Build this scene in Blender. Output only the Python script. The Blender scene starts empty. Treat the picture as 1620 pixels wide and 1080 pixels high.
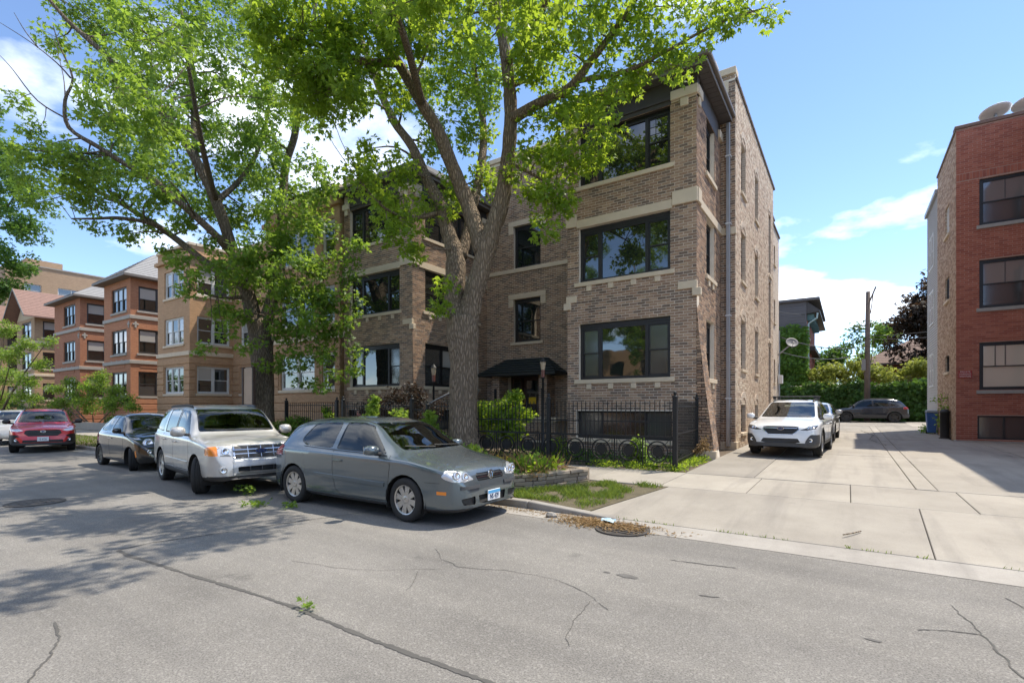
import bpy, bmesh, math, random
import numpy as np
from mathutils import Vector, Matrix
from mathutils.bvhtree import BVHTree
from mathutils import noise as mnoise
R_ = math.radians
random.seed(7); rng = np.random.default_rng(7)
SC = bpy.context.scene
COL = SC.collection

# ------------------------------------------------------------------ camera
CAM_F, CAM_CX, CAM_YH, CAM_H = 795.0, 810.0, 643.0, 1.65      # in pixels of the 1620 px wide photograph
CAM_A = math.atan2(532, 795)
cd = bpy.data.cameras.new('camera'); cam = bpy.data.objects.new('camera', cd); COL.objects.link(cam)
cam.location = (0, 0, CAM_H); cam.rotation_euler = (math.pi / 2, 0, CAM_A)
cd.sensor_width = 36.0; cd.lens = CAM_F / 1620 * 36.0
cd.shift_y = (CAM_YH - 540) / 1620.0
cd.clip_start = 0.05; cd.clip_end = 3000
SC.camera = cam

# ------------------------------------------------------------------ sky, sun, exposure
SUN_EL, SUN_AZ = R_(62.5), R_(31)           # azimuth from +Y towards +X
SUN_DIR = Vector((math.cos(SUN_EL) * math.sin(SUN_AZ), math.cos(SUN_EL) * math.cos(SUN_AZ), math.sin(SUN_EL)))
w = bpy.data.worlds.new('World'); SC.world = w; w.use_nodes = True
nt = w.node_tree; nt.nodes.clear()
def wn(t, **k):
    n = nt.nodes.new(t)
    for a, b in k.items(): setattr(n, a, b)
    return n
sky = wn('ShaderNodeTexSky', sky_type='NISHITA', sun_disc=False)
sky.sun_elevation = SUN_EL; sky.sun_rotation = SUN_AZ
sky.air_density = 1.0; sky.dust_density = 0.0; sky.ozone_density = 2.2; sky.altitude = 2500
tc = wn('ShaderNodeTexCoord')
sep = wn('ShaderNodeSeparateXYZ'); nt.links.new(tc.outputs['Generated'], sep.inputs[0])
# clouds: project the direction on a plane overhead, fair-weather cumulus from noise
mz = wn('ShaderNodeMath', operation='ADD'); mz.inputs[1].default_value = 0.16; nt.links.new(sep.outputs[2], mz.inputs[0])
mzm = wn('ShaderNodeMath', operation='MAXIMUM'); mzm.inputs[1].default_value = 0.05; nt.links.new(mz.outputs[0], mzm.inputs[0])
dx = wn('ShaderNodeMath', operation='DIVIDE'); nt.links.new(sep.outputs[0], dx.inputs[0]); nt.links.new(mzm.outputs[0], dx.inputs[1])
dy = wn('ShaderNodeMath', operation='DIVIDE'); nt.links.new(sep.outputs[1], dy.inputs[0]); nt.links.new(mzm.outputs[0], dy.inputs[1])
cmb = wn('ShaderNodeCombineXYZ'); nt.links.new(dx.outputs[0], cmb.inputs[0]); nt.links.new(dy.outputs[0], cmb.inputs[1])
cmb.inputs[2].default_value = 5.1
cn = wn('ShaderNodeTexNoise'); cn.inputs['Scale'].default_value = 1.15; cn.inputs['Detail'].default_value = 9; cn.inputs['Roughness'].default_value = 0.56
nt.links.new(cmb.outputs[0], cn.inputs['Vector'])
cr = wn('ShaderNodeValToRGB'); cr.color_ramp.elements[0].position = 0.52; cr.color_ramp.elements[1].position = 0.70
nt.links.new(cn.outputs[0], cr.inputs[0])
cm = wn('ShaderNodeMath', operation='MULTIPLY'); cm.inputs[1].default_value = 0.85; nt.links.new(cr.outputs[0], cm.inputs[0])
mixc = wn('ShaderNodeMix', data_type='RGBA'); nt.links.new(cm.outputs[0], mixc.inputs[0]); nt.links.new(sky.outputs[0], mixc.inputs[6])
mixc.inputs[7].default_value = (9.5, 9.6, 9.8, 1)
bg = wn('ShaderNodeBackground'); bg.inputs[1].default_value = 0.10
nt.links.new(mixc.outputs[2], bg.inputs[0])
wo = wn('ShaderNodeOutputWorld'); nt.links.new(bg.outputs[0], wo.inputs[0])

sl = bpy.data.lights.new('sun', 'SUN'); so = bpy.data.objects.new('sun', sl); COL.objects.link(so)
sl.energy = 2.1; sl.angle = R_(0.53); sl.color = (1.0, 0.92, 0.79)
so.rotation_euler = (-SUN_DIR).to_track_quat('-Z', 'Y').to_euler(); so.location = (20, 20, 60)

vs = SC.view_settings
vs.view_transform = 'Standard'; vs.look = 'None'; vs.exposure = 1.62; vs.gamma = 1.0; vs.use_curve_mapping = False
SC.cycles.max_bounces = 6; SC.cycles.diffuse_bounces = 3; SC.cycles.glossy_bounces = 3
SC.cycles.transparent_max_bounces = 12; SC.cycles.transmission_bounces = 4
SC.cycles.use_denoising = True
SC.cycles.caustics_reflective = False; SC.cycles.caustics_refractive = False

# ------------------------------------------------------------------ photograph pixel -> world helpers
CV = Vector((-math.sin(CAM_A), math.cos(CAM_A), 0)); CR = Vector((math.cos(CAM_A), math.sin(CAM_A), 0))
def px(x, y, z):                       # pixel of the photograph at camera depth z
    return Vector((0, 0, CAM_H)) + CV * z + CR * ((x - CAM_CX) / CAM_F * z) + Vector((0, 0, (CAM_YH - y) / CAM_F * z))
def pxY(x, y, Y):                      # pixel on the vertical plane Y
    u = (x - CAM_CX) / CAM_F
    return px(x, y, Y / (CV.y + u * CR.y))
def pxX(x, y, X):
    u = (x - CAM_CX) / CAM_F
    return px(x, y, X / (CV.x + u * CR.x))
def depth(p): return p[0] * CV.x + p[1] * CV.y
def proj(p):
    z = depth(p); u = p[0] * CR.x + p[1] * CR.y
    return CAM_CX + CAM_F * u / z, CAM_YH - CAM_F * (p[2] - CAM_H) / z
def zg(Y):                             # lot level behind the kerb: a gentle rise to the alley
    return 0.13 + 0.0135 * max(0.0, min(Y, 60) - 7)

# ------------------------------------------------------------------ object helpers
PLOC = {}
def tag(o, label=None, cat=None, group=None, kind=None):
    if label: o['label'] = label
    if cat: o['category'] = cat
    if group: o['group'] = group
    if kind: o['kind'] = kind
    return o
def empty(name, loc=(0, 0, 0), rz=0.0, label=None, cat=None, group=None):
    o = bpy.data.objects.new(name, None); COL.objects.link(o); o.location = loc; o.rotation_euler = (0, 0, rz)
    o.empty_display_size = 0.3
    PLOC[o.name] = Vector(loc)
    return tag(o, label, cat, group)
def link(name, me, mat=None, parent=None, world=True):
    o = bpy.data.objects.new(name, me); COL.objects.link(o)
    if mat is not None and me is not None and not me.materials: me.materials.append(mat)
    if parent is not None:
        o.parent = parent
        if world:                       # mesh data is in world coordinates, parent is unrotated
            L = PLOC.get(parent.name)
            if L is not None: o.matrix_parent_inverse = Matrix.Translation(-L)
    return o
def poly_mesh(name, V, F, smooth=False):
    me = bpy.data.meshes.new(name); me.from_pydata([tuple(v) for v in V], [], F); me.update()
    if smooth: me.shade_smooth()
    return me
class MB:
    def __init__(s): s.v = []; s.f = []
    def add(s, V, F):
        b = len(s.v); s.v += [tuple(v) for v in V]; s.f += [tuple(i + b for i in f) for f in F]; return s
    def box(s, x0, x1, y0, y1, z0, z1):
        V = [(x, y, z) for z in (z0, z1) for y in (y0, y1) for x in (x0, x1)]
        return s.add(V, [(0, 2, 3, 1), (4, 5, 7, 6), (0, 1, 5, 4), (2, 6, 7, 3), (0, 4, 6, 2), (1, 3, 7, 5)])
    def hexa(s, b, t):                  # bottom loop of 4, top loop of 4 (counter-clockwise from above)
        return s.add(list(b) + list(t), [(3, 2, 1, 0), (4, 5, 6, 7), (0, 1, 5, 4), (1, 2, 6, 5), (2, 3, 7, 6), (3, 0, 4, 7)])
    def prism(s, loop, ext):            # planar loop extruded by a vector
        n = len(loop); e = Vector(ext)
        V = [Vector(p) for p in loop] + [Vector(p) + e for p in loop]
        F = [tuple(range(n))[::-1], tuple(range(n, 2 * n))] + [(i, (i + 1) % n, n + (i + 1) % n, n + i) for i in range(n)]
        return s.add(V, F)
    def tube(s, path, rad, n=8, cap=True):
        P = [Vector(p) for p in path]; m = len(P)
        rr = rad if isinstance(rad, (list, tuple)) else [rad] * m
        b = len(s.v); up = None
        for i in range(m):
            d = (P[min(i + 1, m - 1)] - P[max(i - 1, 0)])
            d = d.normalized() if d.length > 1e-9 else Vector((0, 0, 1))
            if up is None:
                a = Vector((0, 0, 1)) if abs(d.z) < 0.9 else Vector((1, 0, 0))
                up = (a - d * a.dot(d)).normalized()
            else:
                up = (up - d * up.dot(d)); up = up.normalized() if up.length > 1e-6 else d.orthogonal().normalized()
            q = d.cross(up)
            for k in range(n):
                t = 2 * math.pi * k / n
                s.v.append(tuple(P[i] + (up * math.cos(t) + q * math.sin(t)) * rr[i]))
        for i in range(m - 1):
            for k in range(n):
                k2 = (k + 1) % n
                s.f.append((b + i * n + k, b + i * n + k2, b + (i + 1) * n + k2, b + (i + 1) * n + k))
        if cap:
            s.f.append(tuple(b + k for k in range(n))[::-1]); s.f.append(tuple(b + (m - 1) * n + k for k in range(n)))
        return s
    def lathe(s, prof, o=(0, 0, 0), ax=(0, 0, 1), n=16, cap=False):      # prof: (radius, height)
        ax = Vector(ax).normalized(); u = ax.orthogonal().normalized(); q = ax.cross(u); o = Vector(o); b = len(s.v)
        for r, h in prof:
            for k in range(n):
                t = 2 * math.pi * k / n; s.v.append(tuple(o + ax * h + (u * math.cos(t) + q * math.sin(t)) * r))
        for i in range(len(prof) - 1):
            for k in range(n):
                k2 = (k + 1) % n; s.f.append((b + i * n + k, b + i * n + k2, b + (i + 1) * n + k2, b + (i + 1) * n + k))
        if cap:
            s.f.append(tuple(b + k for k in range(n))[::-1]); s.f.append(tuple(b + (len(prof) - 1) * n + k for k in range(n)))
        return s
    def build(s, name, mat=None, parent=None, smooth=False, bevel=0.0, world=True, seg=1):
        me = poly_mesh(name, s.v, s.f, smooth)
        o = link(name, me, mat, parent, world)
        if bevel:
            m = o.modifiers.new('bevel', 'BEVEL'); m.width = bevel; m.segments = seg; m.limit_method = 'ANGLE'; m.angle_limit = R_(40)
        return o
class Pl:
    """a vertical wall plane: s along u, t = world height, d = distance out of the wall"""
    def __init__(p, x, y, ux, uy):
        p.o = Vector((x, y, 0)); p.u = Vector((ux, uy, 0)).normalized(); p.n = Vector((p.u.y, -p.u.x, 0))
    def at(p, s, t, d=0.0): return p.o + p.u * s + p.n * d + Vector((0, 0, t))
    def box(p, mb, s0, s1, t0, t1, d0, d1):
        b = [p.at(s0, t0, d1), p.at(s1, t0, d1), p.at(s1, t0, d0), p.at(s0, t0, d0)]
        t = [p.at(s0, t1, d1), p.at(s1, t1, d1), p.at(s1, t1, d0), p.at(s0, t1, d0)]
        return mb.hexa(b, t)
    def wbox(p, name, mat, parent, s0, s1, t0, t1, d0, d1, bevel=0.0):
        return p.box(MB(), s0, s1, t0, t1, d0, d1).build(name, mat, parent, bevel=bevel)

# ------------------------------------------------------------------ material helpers
MATS = {}
class NG:
    def __init__(s, name):
        s.m = bpy.data.materials.new(name); s.m.use_nodes = True; s.t = s.m.node_tree; s.t.nodes.clear()
    def n(s, t, ins=None, **k):
        x = s.t.nodes.new(t)
        for a, b in k.items(): setattr(x, a, b)
        for a, b in (ins or {}).items():
            if hasattr(b, 'links') or hasattr(b, 'is_linked'): s.t.links.new(b, x.inputs[a])
            else: x.inputs[a].default_value = b
        return x
    def noise(s, vec, scale, detail=4, rough=0.55): return s.n('ShaderNodeTexNoise', {'Vector': vec, 'Scale': scale, 'Detail': detail, 'Roughness': rough}).outputs[0]
    def ramp(s, f, stops):
        x = s.n('ShaderNodeValToRGB', {0: f}); e = x.color_ramp.elements
        while len(e) < len(stops): e.new(0.5)
        for i, (p, c) in enumerate(stops):
            e[i].position = p; e[i].color = (c, c, c, 1) if isinstance(c, (int, float)) else (*c, 1)
        return x.outputs[0]
    def mix(s, f, a, b, bt='MIX'):
        x = s.n('ShaderNodeMix', data_type='RGBA', blend_type=bt)
        for i, v in ((0, f), (6, a), (7, b)):
            if hasattr(v, 'is_linked'): s.t.links.new(v, x.inputs[i])
            elif i == 0: x.inputs[0].default_value = v
            else: x.inputs[i].default_value = (*v, 1) if len(v) == 3 else v
        return x.outputs[2]
    def math(s, op, a, b=0.0):
        return s.n('ShaderNodeMath', {0: a, 1: b}, operation=op).outputs[0]
    def pos(s): return s.n('ShaderNodeNewGeometry').outputs['Position']
    def obj(s): return s.n('ShaderNodeTexCoord').outputs['Object']
    def bump(s, h, st=0.3, dist=0.02): return s.n('ShaderNodeBump', {'Height': h, 'Strength': st, 'Distance': dist}).outputs[0]
    def out(s, sh): s.n('ShaderNodeOutputMaterial', {0: sh}); return s.m
    def pbsdf(s, col, rough=0.8, metal=0.0, spec=0.5, normal=None, coat=0.0, **kw):
        ins = {}
        for k, v in (('Base Color', col), ('Roughness', rough), ('Metallic', metal), ('Specular IOR Level', spec), ('Coat Weight', coat)):
            if isinstance(v, tuple) and len(v) == 3: v = (*v, 1)
            ins[k] = v
        if normal is not None: ins['Normal'] = normal
        for k, v in kw.items(): ins[k] = v
        return s.n('ShaderNodeBsdfPrincipled', ins).outputs[0]
def simple(name, col, rough=0.7, metal=0.0, spec=0.5, var=0.18, scale=6.0, bump=0.15, bscale=60.0, coat=0.0, local=False, bdist=0.005):
    if name in MATS: return MATS[name]
    g = NG(name); v = g.obj() if local else g.pos()
    c = g.mix(g.noise(v, scale, 5), tuple(x * (1 - var) for x in col), tuple(min(1, x * (1 + var)) for x in col)) if var else col
    nrm = g.bump(g.noise(v, bscale, 3), bump, bdist) if bump else None
    MATS[name] = g.out(g.pbsdf(c, rough, metal, spec, nrm, coat)); return MATS[name]
def brick_mat(name, cols, mottle=0.25, rough=0.88):
    """per-brick colour: object random (single bricks) + island random (joined bricks)"""
    g = NG(name)
    r = g.math('FRACT', g.math('ADD', g.n('ShaderNodeObjectInfo').outputs['Random'], g.n('ShaderNodeNewGeometry').outputs['Random Per Island']))
    st = [(i / len(cols), c) for i, c in enumerate(cols)]
    x = g.n('ShaderNodeValToRGB', {0: r}); x.color_ramp.interpolation = 'CONSTANT'
    e = x.color_ramp.elements
    while len(e) < len(st): e.new(0.5)
    for i, (p, c) in enumerate(st): e[i].position = p; e[i].color = (*c, 1)
    c = x.outputs[0]; v = g.pos()
    c = g.mix(mottle, c, g.mix(g.noise(v, 38, 4), (0.02, 0.016, 0.013), (0.62, 0.5, 0.4)), 'OVERLAY')
    big = g.noise(v, 0.55, 4)
    c = g.mix(0.2, c, g.mix(big, (0.25, 0.25, 0.25), (0.75, 0.75, 0.75)), 'OVERLAY')
    MATS[name] = g.out(g.pbsdf(c, rough, 0, 0.3, g.bump(g.noise(v, 120, 3), 0.35, 0.004))); return MATS[name]
def brick_tex(name, c1, c2, mortar, course=0.076, length=0.225, axis='Y', stain=(0.6, 0.58, 0.55), st_amt=0.35, mort=0.012):
    """surfaces seen too obliquely or too far to tell bricks apart"""
    g = NG(name); v = g.pos(); sp = g.n('ShaderNodeSeparateXYZ', {0: v})
    if axis == 'XY': h = g.math('ADD', sp.outputs[0], sp.outputs[1])
    else: h = sp.outputs[0 if axis == 'X' else 1]
    cv = g.n('ShaderNodeCombineXYZ', {0: h, 1: sp.outputs[2]}).outputs[0]
    b = g.n('ShaderNodeTexBrick', {'Vector': cv, 'Color1': (*c1, 1), 'Color2': (*c2, 1), 'Mortar': (*mortar, 1), 'Scale': 1.0, 'Mortar Size': mort / 2, 'Mortar Smooth': 0.2, 'Bias': 0.0, 'Brick Width': length, 'Row Height': course})
    c = g.mix(0.5, b.outputs[0], g.mix(g.noise(v, 26, 4), (0.2, 0.2, 0.2), (0.8, 0.8, 0.8)), 'OVERLAY')
    s = g.ramp(g.noise(v, 0.45, 6, 0.65), [(0.45, 0.0), (0.75, 1.0)])
    c = g.mix(g.math('MULTIPLY', s, st_amt), c, stain)
    hgt = g.math('SUBTRACT', 1.0, b.outputs['Fac'])
    hgt = g.math('ADD', hgt, g.math('MULTIPLY', g.noise(v, 70, 3), 0.35))
    MATS[name] = g.out(g.pbsdf(c, 0.9, 0, 0.25, g.bump(hgt, 0.7, 0.008))); return MATS[name]
# ================================================================== ground materials
def asphalt():
    g = NG('asphalt'); v = g.pos()
    agg = g.noise(v, 75, 3, 0.8); med = g.noise(v, 9, 5, 0.6); big = g.noise(v, 0.5, 5, 0.6)
    c = g.mix(g.ramp(big, [(0.3, 0.0), (0.7, 1.0)]), (0.150, 0.142, 0.131), (0.215, 0.204, 0.188))
    c = g.mix(0.62, c, g.mix(g.ramp(agg, [(0.38, 0.0), (0.62, 1.0)]), (0.22, 0.22, 0.22), (0.80, 0.79, 0.77)), 'OVERLAY')
    c = g.mix(0.14, c, g.mix(g.ramp(med, [(0.3, 0.0), (0.7, 1.0)]), (0.3, 0.3, 0.3), (0.7, 0.7, 0.7)), 'OVERLAY')
    vo = g.n('ShaderNodeTexVoronoi', {'Vector': v, 'Scale': 62.0}).outputs['Color']
    stone = g.ramp(g.n('ShaderNodeSeparateColor', {0: vo}).outputs[0], [(0.86, 0.0), (0.9, 1.0)])
    c = g.mix(g.math('MULTIPLY', stone, 0.22), c, (0.40, 0.38, 0.35))
    oil = g.ramp(g.noise(v, 1.7, 3), [(0.66, 0.0), (0.74, 1.0)])
    c = g.mix(g.math('MULTIPLY', oil, 0.35), c, (0.06, 0.058, 0.055))
    sp_ = g.n('ShaderNodeSeparateXYZ', {0: v}); wx = g.math('MULTIPLY', sp_.outputs[0], .06)
    lane = g.n('ShaderNodeCombineXYZ', {0: wx, 1: g.math('MULTIPLY', sp_.outputs[1], .9), 2: 0.0}).outputs[0]
    c = g.mix(0.45, c, g.mix(g.ramp(g.noise(lane, 1.6, 5, .6), [(.32, 0.), (.68, 1.)]), (.36, .36, .365), (.64, .635, .62)), 'OVERLAY')   # tyre-worn lanes along the street
    return g.out(g.pbsdf(c, 0.9, 0, 0.3, g.bump(g.math('ADD', agg, g.math('MULTIPLY', med, 0.5)), 0.4, 0.008)))
def concrete(name='concrete', c1=(0.275, 0.25, 0.215), c2=(0.365, 0.335, 0.29)):
    g = NG(name); v = g.pos(); oi = g.n('ShaderNodeObjectInfo').outputs['Random']
    big = g.ramp(g.noise(v, 0.8, 6, 0.65), [(0.3, 0.0), (0.7, 1.0)]); fine = g.noise(v, 140, 2, 0.7)
    c = g.mix(big, c1, c2)
    c = g.mix(0.5, c, g.mix(oi, (0.36, 0.36, 0.36), (0.62, 0.615, 0.60)), 'OVERLAY')
    c = g.mix(0.35, c, g.mix(g.ramp(fine, [(0.3, 0.0), (0.7, 1.0)]), (0.3, 0.3, 0.3), (0.72, 0.71, 0.7)), 'OVERLAY')
    st = g.ramp(g.noise(v, 2.4, 6, 0.7), [(0.6, 0.0), (0.78, 1.0)])
    c = g.mix(g.math('MULTIPLY', st, 0.62), c, (0.2, 0.185, 0.165))
    mp = g.n('ShaderNodeMapping', {'Vector': v, 'Scale': (2.2, .18, 1)}).outputs[0]
    c = g.mix(g.math('MULTIPLY', g.ramp(g.noise(mp, 1.1, 5, .6), [(.50, 0.), (.70, 1.)]), .42), c, (.17, .155, .14))
    sp = g.ramp(g.noise(v, 14, 3, 0.7), [(0.69, 0.0), (0.73, 1.0)])
    c = g.mix(g.math('MULTIPLY', sp, 0.4), c, (0.16, 0.15, 0.135))
    return g.out(g.pbsdf(c, 0.9, 0, 0.25, g.bump(g.math('ADD', fine, g.math('MULTIPLY', g.noise(v, 6, 4), 1.5)), 0.3, 0.008)))
M_ASPH = asphalt(); M_CONC = concrete(); M_CURB = concrete('kerb_concrete', (0.27, 0.25, 0.225), (0.40, 0.375, 0.34))
M_SOIL = simple('soil', (0.12, 0.09, 0.062), 0.95, var=0.4, scale=3, bump=0.8, bscale=25, bdist=0.03)
M_TAR = simple('crack_dark', (0.085, 0.08, 0.073), 0.9, var=0.3, bump=0.4)
M_JOINT = simple('joint_dirt', (0.075, 0.068, 0.055), 0.95, var=0.4, scale=12, bump=0.5)
M_TURF = simple('turf', (0.115, 0.095, 0.055), 0.95, var=0.55, scale=7, bump=0.8, bscale=40, bdist=0.03)

# ================================================================== the ground itself
KY = 6.87                                                   # kerb face
tag(MB().add([(-900, -900, -0.10), (900, -900, -0.10), (900, 1400, -0.10), (-900, 1400, -0.10)], [(0, 1, 2, 3)]).build('ground', M_SOIL), kind='structure')
tag(MB().add([(-160, -16, 0), (70, -16, 0), (70, KY, 0), (-160, KY, 0)], [(0, 1, 2, 3)]).build('road', M_ASPH), kind='structure')
road = bpy.data.objects['road']
m = MB(); ys = [KY + .02, 7.0, 9.4, 11.36, 20, 30, 40, 60, 140]
for a, b in zip(ys, ys[1:]):
    xr_ = -3.62 if b < 9.5 else 70
    m.add([(-160, a, zg(a) - .05), (xr_, a, zg(a) - .05), (xr_, b, zg(b) - .05), (-160, b, zg(b) - .05)], [(0, 1, 2, 3)])
tag(m.build('lot_ground', M_SOIL), kind='structure')

def slab(parent, name, pts, dz=0.0, th=0.12, mat=None, jit=0.004):
    j = random.uniform(-jit, jit); a, b = random.uniform(-.0015, .0015), random.uniform(-.0015, .0015)
    t = [(x, y, zg(y) + dz + j + a * (x - pts[0][0]) + b * (y - pts[0][1])) for x, y in pts]
    bt = [(x, y, zg(y) + dz - th) for x, y in pts]
    o = MB().hexa(bt, t).build(name, mat or M_CONC, parent, bevel=0.008)
    return o
G_ = 0.005
def grid_slabs(parent, xs, ys, name='slab', dz=0.0, xf=None):
    for y0, y1 in zip(ys, ys[1:]):
        for x0, x1 in zip(xs, xs[1:]):
            f = xf or (lambda x, y: x)
            slab(parent, name, [(f(x0, y0) + G_, y0 + G_), (f(x1, y0) - G_, y0 + G_), (f(x1, y1) - G_, y1 - G_), (f(x0, y1) + G_, y1 - G_)], dz)
def plain_structure(name, mesh_mb, mat): return tag(mesh_mb.build(name, mat), kind='structure')

# sidewalk: slabs 1.52 m long
walk_bed = MB().add([(-110, 9.38, zg(9.38) - .035), (22, 9.38, zg(9.38) - .035), (22, 11.38, zg(11.38) - .035), (-110, 11.38, zg(11.38) - .035)], [(0, 1, 2, 3)])
walk = plain_structure('sidewalk', walk_bed, M_JOINT)
xs = [-1.47 + 1.5 * k for k in range(-26, 12)]
grid_slabs(walk, xs, [9.42, 11.35])
# driveway: apron, flat drive and back court
drv_bed = MB()
drv_bed.add([(-3.4, 6.9, .0), (22, 6.9, .0), (22, 9.4, zg(9.4) - .03), (-2.82, 9.4, zg(9.4) - .03)], [(0, 1, 2, 3)])
for a, b in ((11.36, 20), (20, 34), (34, 48)):
    drv_bed.add([(-3.0, a, zg(a) - .03), (22, a, zg(a) - .03), (22, b, zg(b) - .03), (-3.0, b, zg(b) - .03)], [(0, 1, 2, 3)])
drive = plain_structure('driveway', drv_bed, M_JOINT)
def apron(x0, x1, y0=6.93, y1=9.40):
    t = [(x0[0], y0, .03), (x1[0], y0, .03), (x1[1], y1, zg(y1)), (x0[1], y1, zg(y1))]
    t = [(x + (G_ if i in (0, 3) else -G_), y, z) for i, (x, y, z) in enumerate(t)]
    MB().hexa([(x, y, z - .12) for x, y, z in t], t).build('slab', M_CONC, drive, bevel=0.008)
ax = [(-3.35, -2.78), (0.77, 0.86), (4.6, 4.6), (8.4, 8.4), (12.2, 12.2), (16, 16)]
for a, b in zip(ax, ax[1:]): apron(a, b)
grid_slabs(drive, [-3.0, -1.62], [11.38, 17.3, 23.5, 29.5, 36.0])
grid_slabs(drive, [-1.62, 1.0], [11.38, 17.3, 23.5, 29.5, 36.0])
grid_slabs(drive, [1.0, 1.3], [11.38, 23.5, 36.0])
grid_slabs(drive, [1.3, 3.9], [11.38, 16.5, 20.6, 24.7])
grid_slabs(drive, [3.9, 8.0, 12.1, 16.2], [11.38, 16.5, 20.6, 24.7])
grid_slabs(drive, [1.3, 3.28], [24.7, 30.2, 36.0])
grid_slabs(drive, [-9.0, -5, -1, 3.0, 7.0, 11.0], [36.02, 39.5, 43.2])
# gutter and kerb
gut = MB()
def gz(y): return 0.004 + (y - 6.45) * 0.05
gut.add([(-3.0, 6.42, .004), (22, 6.42, .004), (22, 6.91, .028), (-3.0, 6.91, .028)], [(0, 1, 2, 3)])
gut.add([(-110, 6.42, .004), (-3.0, 6.42, .004), (-3.0, 6.9, .012), (-110, 6.9, .012)], [(0, 1, 2, 3)])
gutter = plain_structure('gutter', gut, M_CURB)
kerb = plain_structure('kerb', MB().box(-110, -46, KY, KY + .16, -.1, .13), M_CURB)
x = -46.0
while x < -4.4:
    x1 = min(x + 3.0, -4.3)
    MB().box(x + .004, x1 - .004, KY, KY + .16, -.1, .13).build('kerb_stone', M_CURB, kerb, bevel=0.03, seg=3)
    x = x1
b = [(-4.3, KY, -.1), (-2.75, KY - .02, -.1), (-2.75, KY + .14, -.1), (-4.3, KY + .16, -.1)]
t = [(-4.3, KY, .13), (-2.75, KY - .02, .035), (-2.75, KY + .14, .04), (-4.3, KY + .16, .13)]
MB().hexa(b, t).build('kerb_stone', M_CURB, kerb, bevel=0.025, seg=3)

# cracks, seams and stains
def ribbon(pts, w, z, jit=0.02, step=0.12, zf=None, seed=1):
    rr = random.Random(seed); out = []
    for (a, b) in zip(pts, pts[1:]):
        a = Vector(a); b = Vector(b); n = max(1, int((b - a).length / step))
        for k in range(n): out.append(a.lerp(b, k / n))
    out.append(Vector(pts[-1])); V = []; F = []
    for i, p in enumerate(out):
        d = (out[min(i + 1, len(out) - 1)] - out[max(i - 1, 0)]).normalized(); q = Vector((-d.y, d.x))
        k_ = Vector((p.x + seed * 7.3, p.y, seed)); o = q * jit * (1.6 * mnoise.noise(k_ * 1.3) + .9 * mnoise.noise(k_ * 5) + .5 * mnoise.noise(k_ * 17)); ww = w * (1 + .75 * mnoise.noise(k_ * 3.1) + .35 * rr.uniform(-1, 1))
        if i in (0, len(out) - 1): ww *= 0.2
        for sgn in (-1, 1):
            c = p + o + q * sgn * ww; V.append((c.x, c.y, (zf(c.y) if zf else 0) + z))
    for i in range(len(out) - 1): F.append((2 * i, 2 * i + 2, 2 * i + 3, 2 * i + 1))
    return V, F
def gpx(x, y):                                            # photo pixel on the road plane
    z = CAM_F * CAM_H / (y - CAM_YH); p = px(x, y, z); return (p.x, p.y)
def crack(pix, w, jit=0.02, seed=1, parent=road, name='crack', z=0.004):
    V, F = ribbon([gpx(*p) for p in pix], w, z, jit, 0.025, None, seed); MB().add(V, F).build(name, M_TAR, parent)
crack([(790, 1085), (660, 1040), (560, 1000), (470, 963), (390, 935), (330, 918), (250, 893), (200, 878), (186, 870)], 0.020, 0.008, 3, name='seam')
crack([(186, 870), (240, 858), (330, 846), (420, 832), (520, 818), (600, 806)], 0.009, 0.014, 4, name='seam')
crack([(80, 985), (82, 1010), (60, 1050), (40, 1085)], 0.007, 0.05, 5)
crack([(690, 868), (700, 884), (725, 896), (800, 902), (860, 912), (905, 925), (935, 945), (960, 965)], 0.0035, 0.03, 6)
crack([(660, 903), (655, 918), (640, 935)], 0.003, 0.02, 7)
crack([(935, 950), (905, 985), (898, 1010), (902, 1022)], 0.003, 0.02, 8)
crack([(460, 888), (530, 897), (600, 902), (700, 900)], 0.0025, 0.02, 9)
crack([(1500, 956), (1535, 978), (1560, 1000), (1575, 1025), (1600, 1060), (1620, 1075)], 0.006, 0.04, 10)
crack([(1590, 945), (1620, 962)], 0.007, 0.02, 11)
crack([(1060, 885), (1115, 893), (1165, 898)], 0.008, 0.03, 12)
crack([(1105, 941), (1140, 944)], 0.009, 0.02, 13)
crack([(1450, 996), (1500, 998), (1550, 1004)], 0.008, 0.02, 14)
def blob(pix, rx, ry, mat, parent, name, z=0.005, seed=0, zf=None):
    c = Vector(gpx(*pix)) if zf is None else Vector(pix); rr = random.Random(seed); n = 18; V = []
    for k in range(n):
        t = 2 * math.pi * k / n; r = rr.uniform(.65, 1.2); V.append((c.x + math.cos(t) * rx * r, c.y + math.sin(t) * ry * r, z))
    MB().add(V, [tuple(range(n))]).build(name, mat, parent)
M_STAIN = simple('oil_stain', (0.115, 0.108, 0.10), 0.85, var=0.35, scale=14)
for i, (p, rx, ry) in enumerate([((992, 911), .10, .055), ((960, 905), .04, .02), ((1380, 1012), .05, .02)]):
    blob(p, rx, ry, M_STAIN, road, 'stain', .0045, i)
# old utility cover
mh = empty('manhole_cover', (-11.6, 2.62, 0.0), 0, 'dark round iron manhole cover flush in the road beside the parked cars', 'manhole cover')
M_IRON = simple('cast_iron', (0.07, 0.062, 0.055), 0.75, 0.3, var=0.4, scale=9, bump=0.5)
MB().lathe([(.40, .002), (.40, .012), (.34, .012), (.335, .006)], (-11.6, 2.62, 0), n=32).build('rim', M_IRON, mh)
MB().lathe([(.33, .004), (.33, .01), (.0, .012)], (-11.6, 2.62, 0), n=32).build('lid', M_IRON, mh)
for k in range(5):
    MB().box(-11.85 + 0.1, -11.35 - .1, 2.42 + k * .1 - .015, 2.42 + k * .1 + .015, .009, .017).build('rib', M_IRON, mh)
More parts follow.
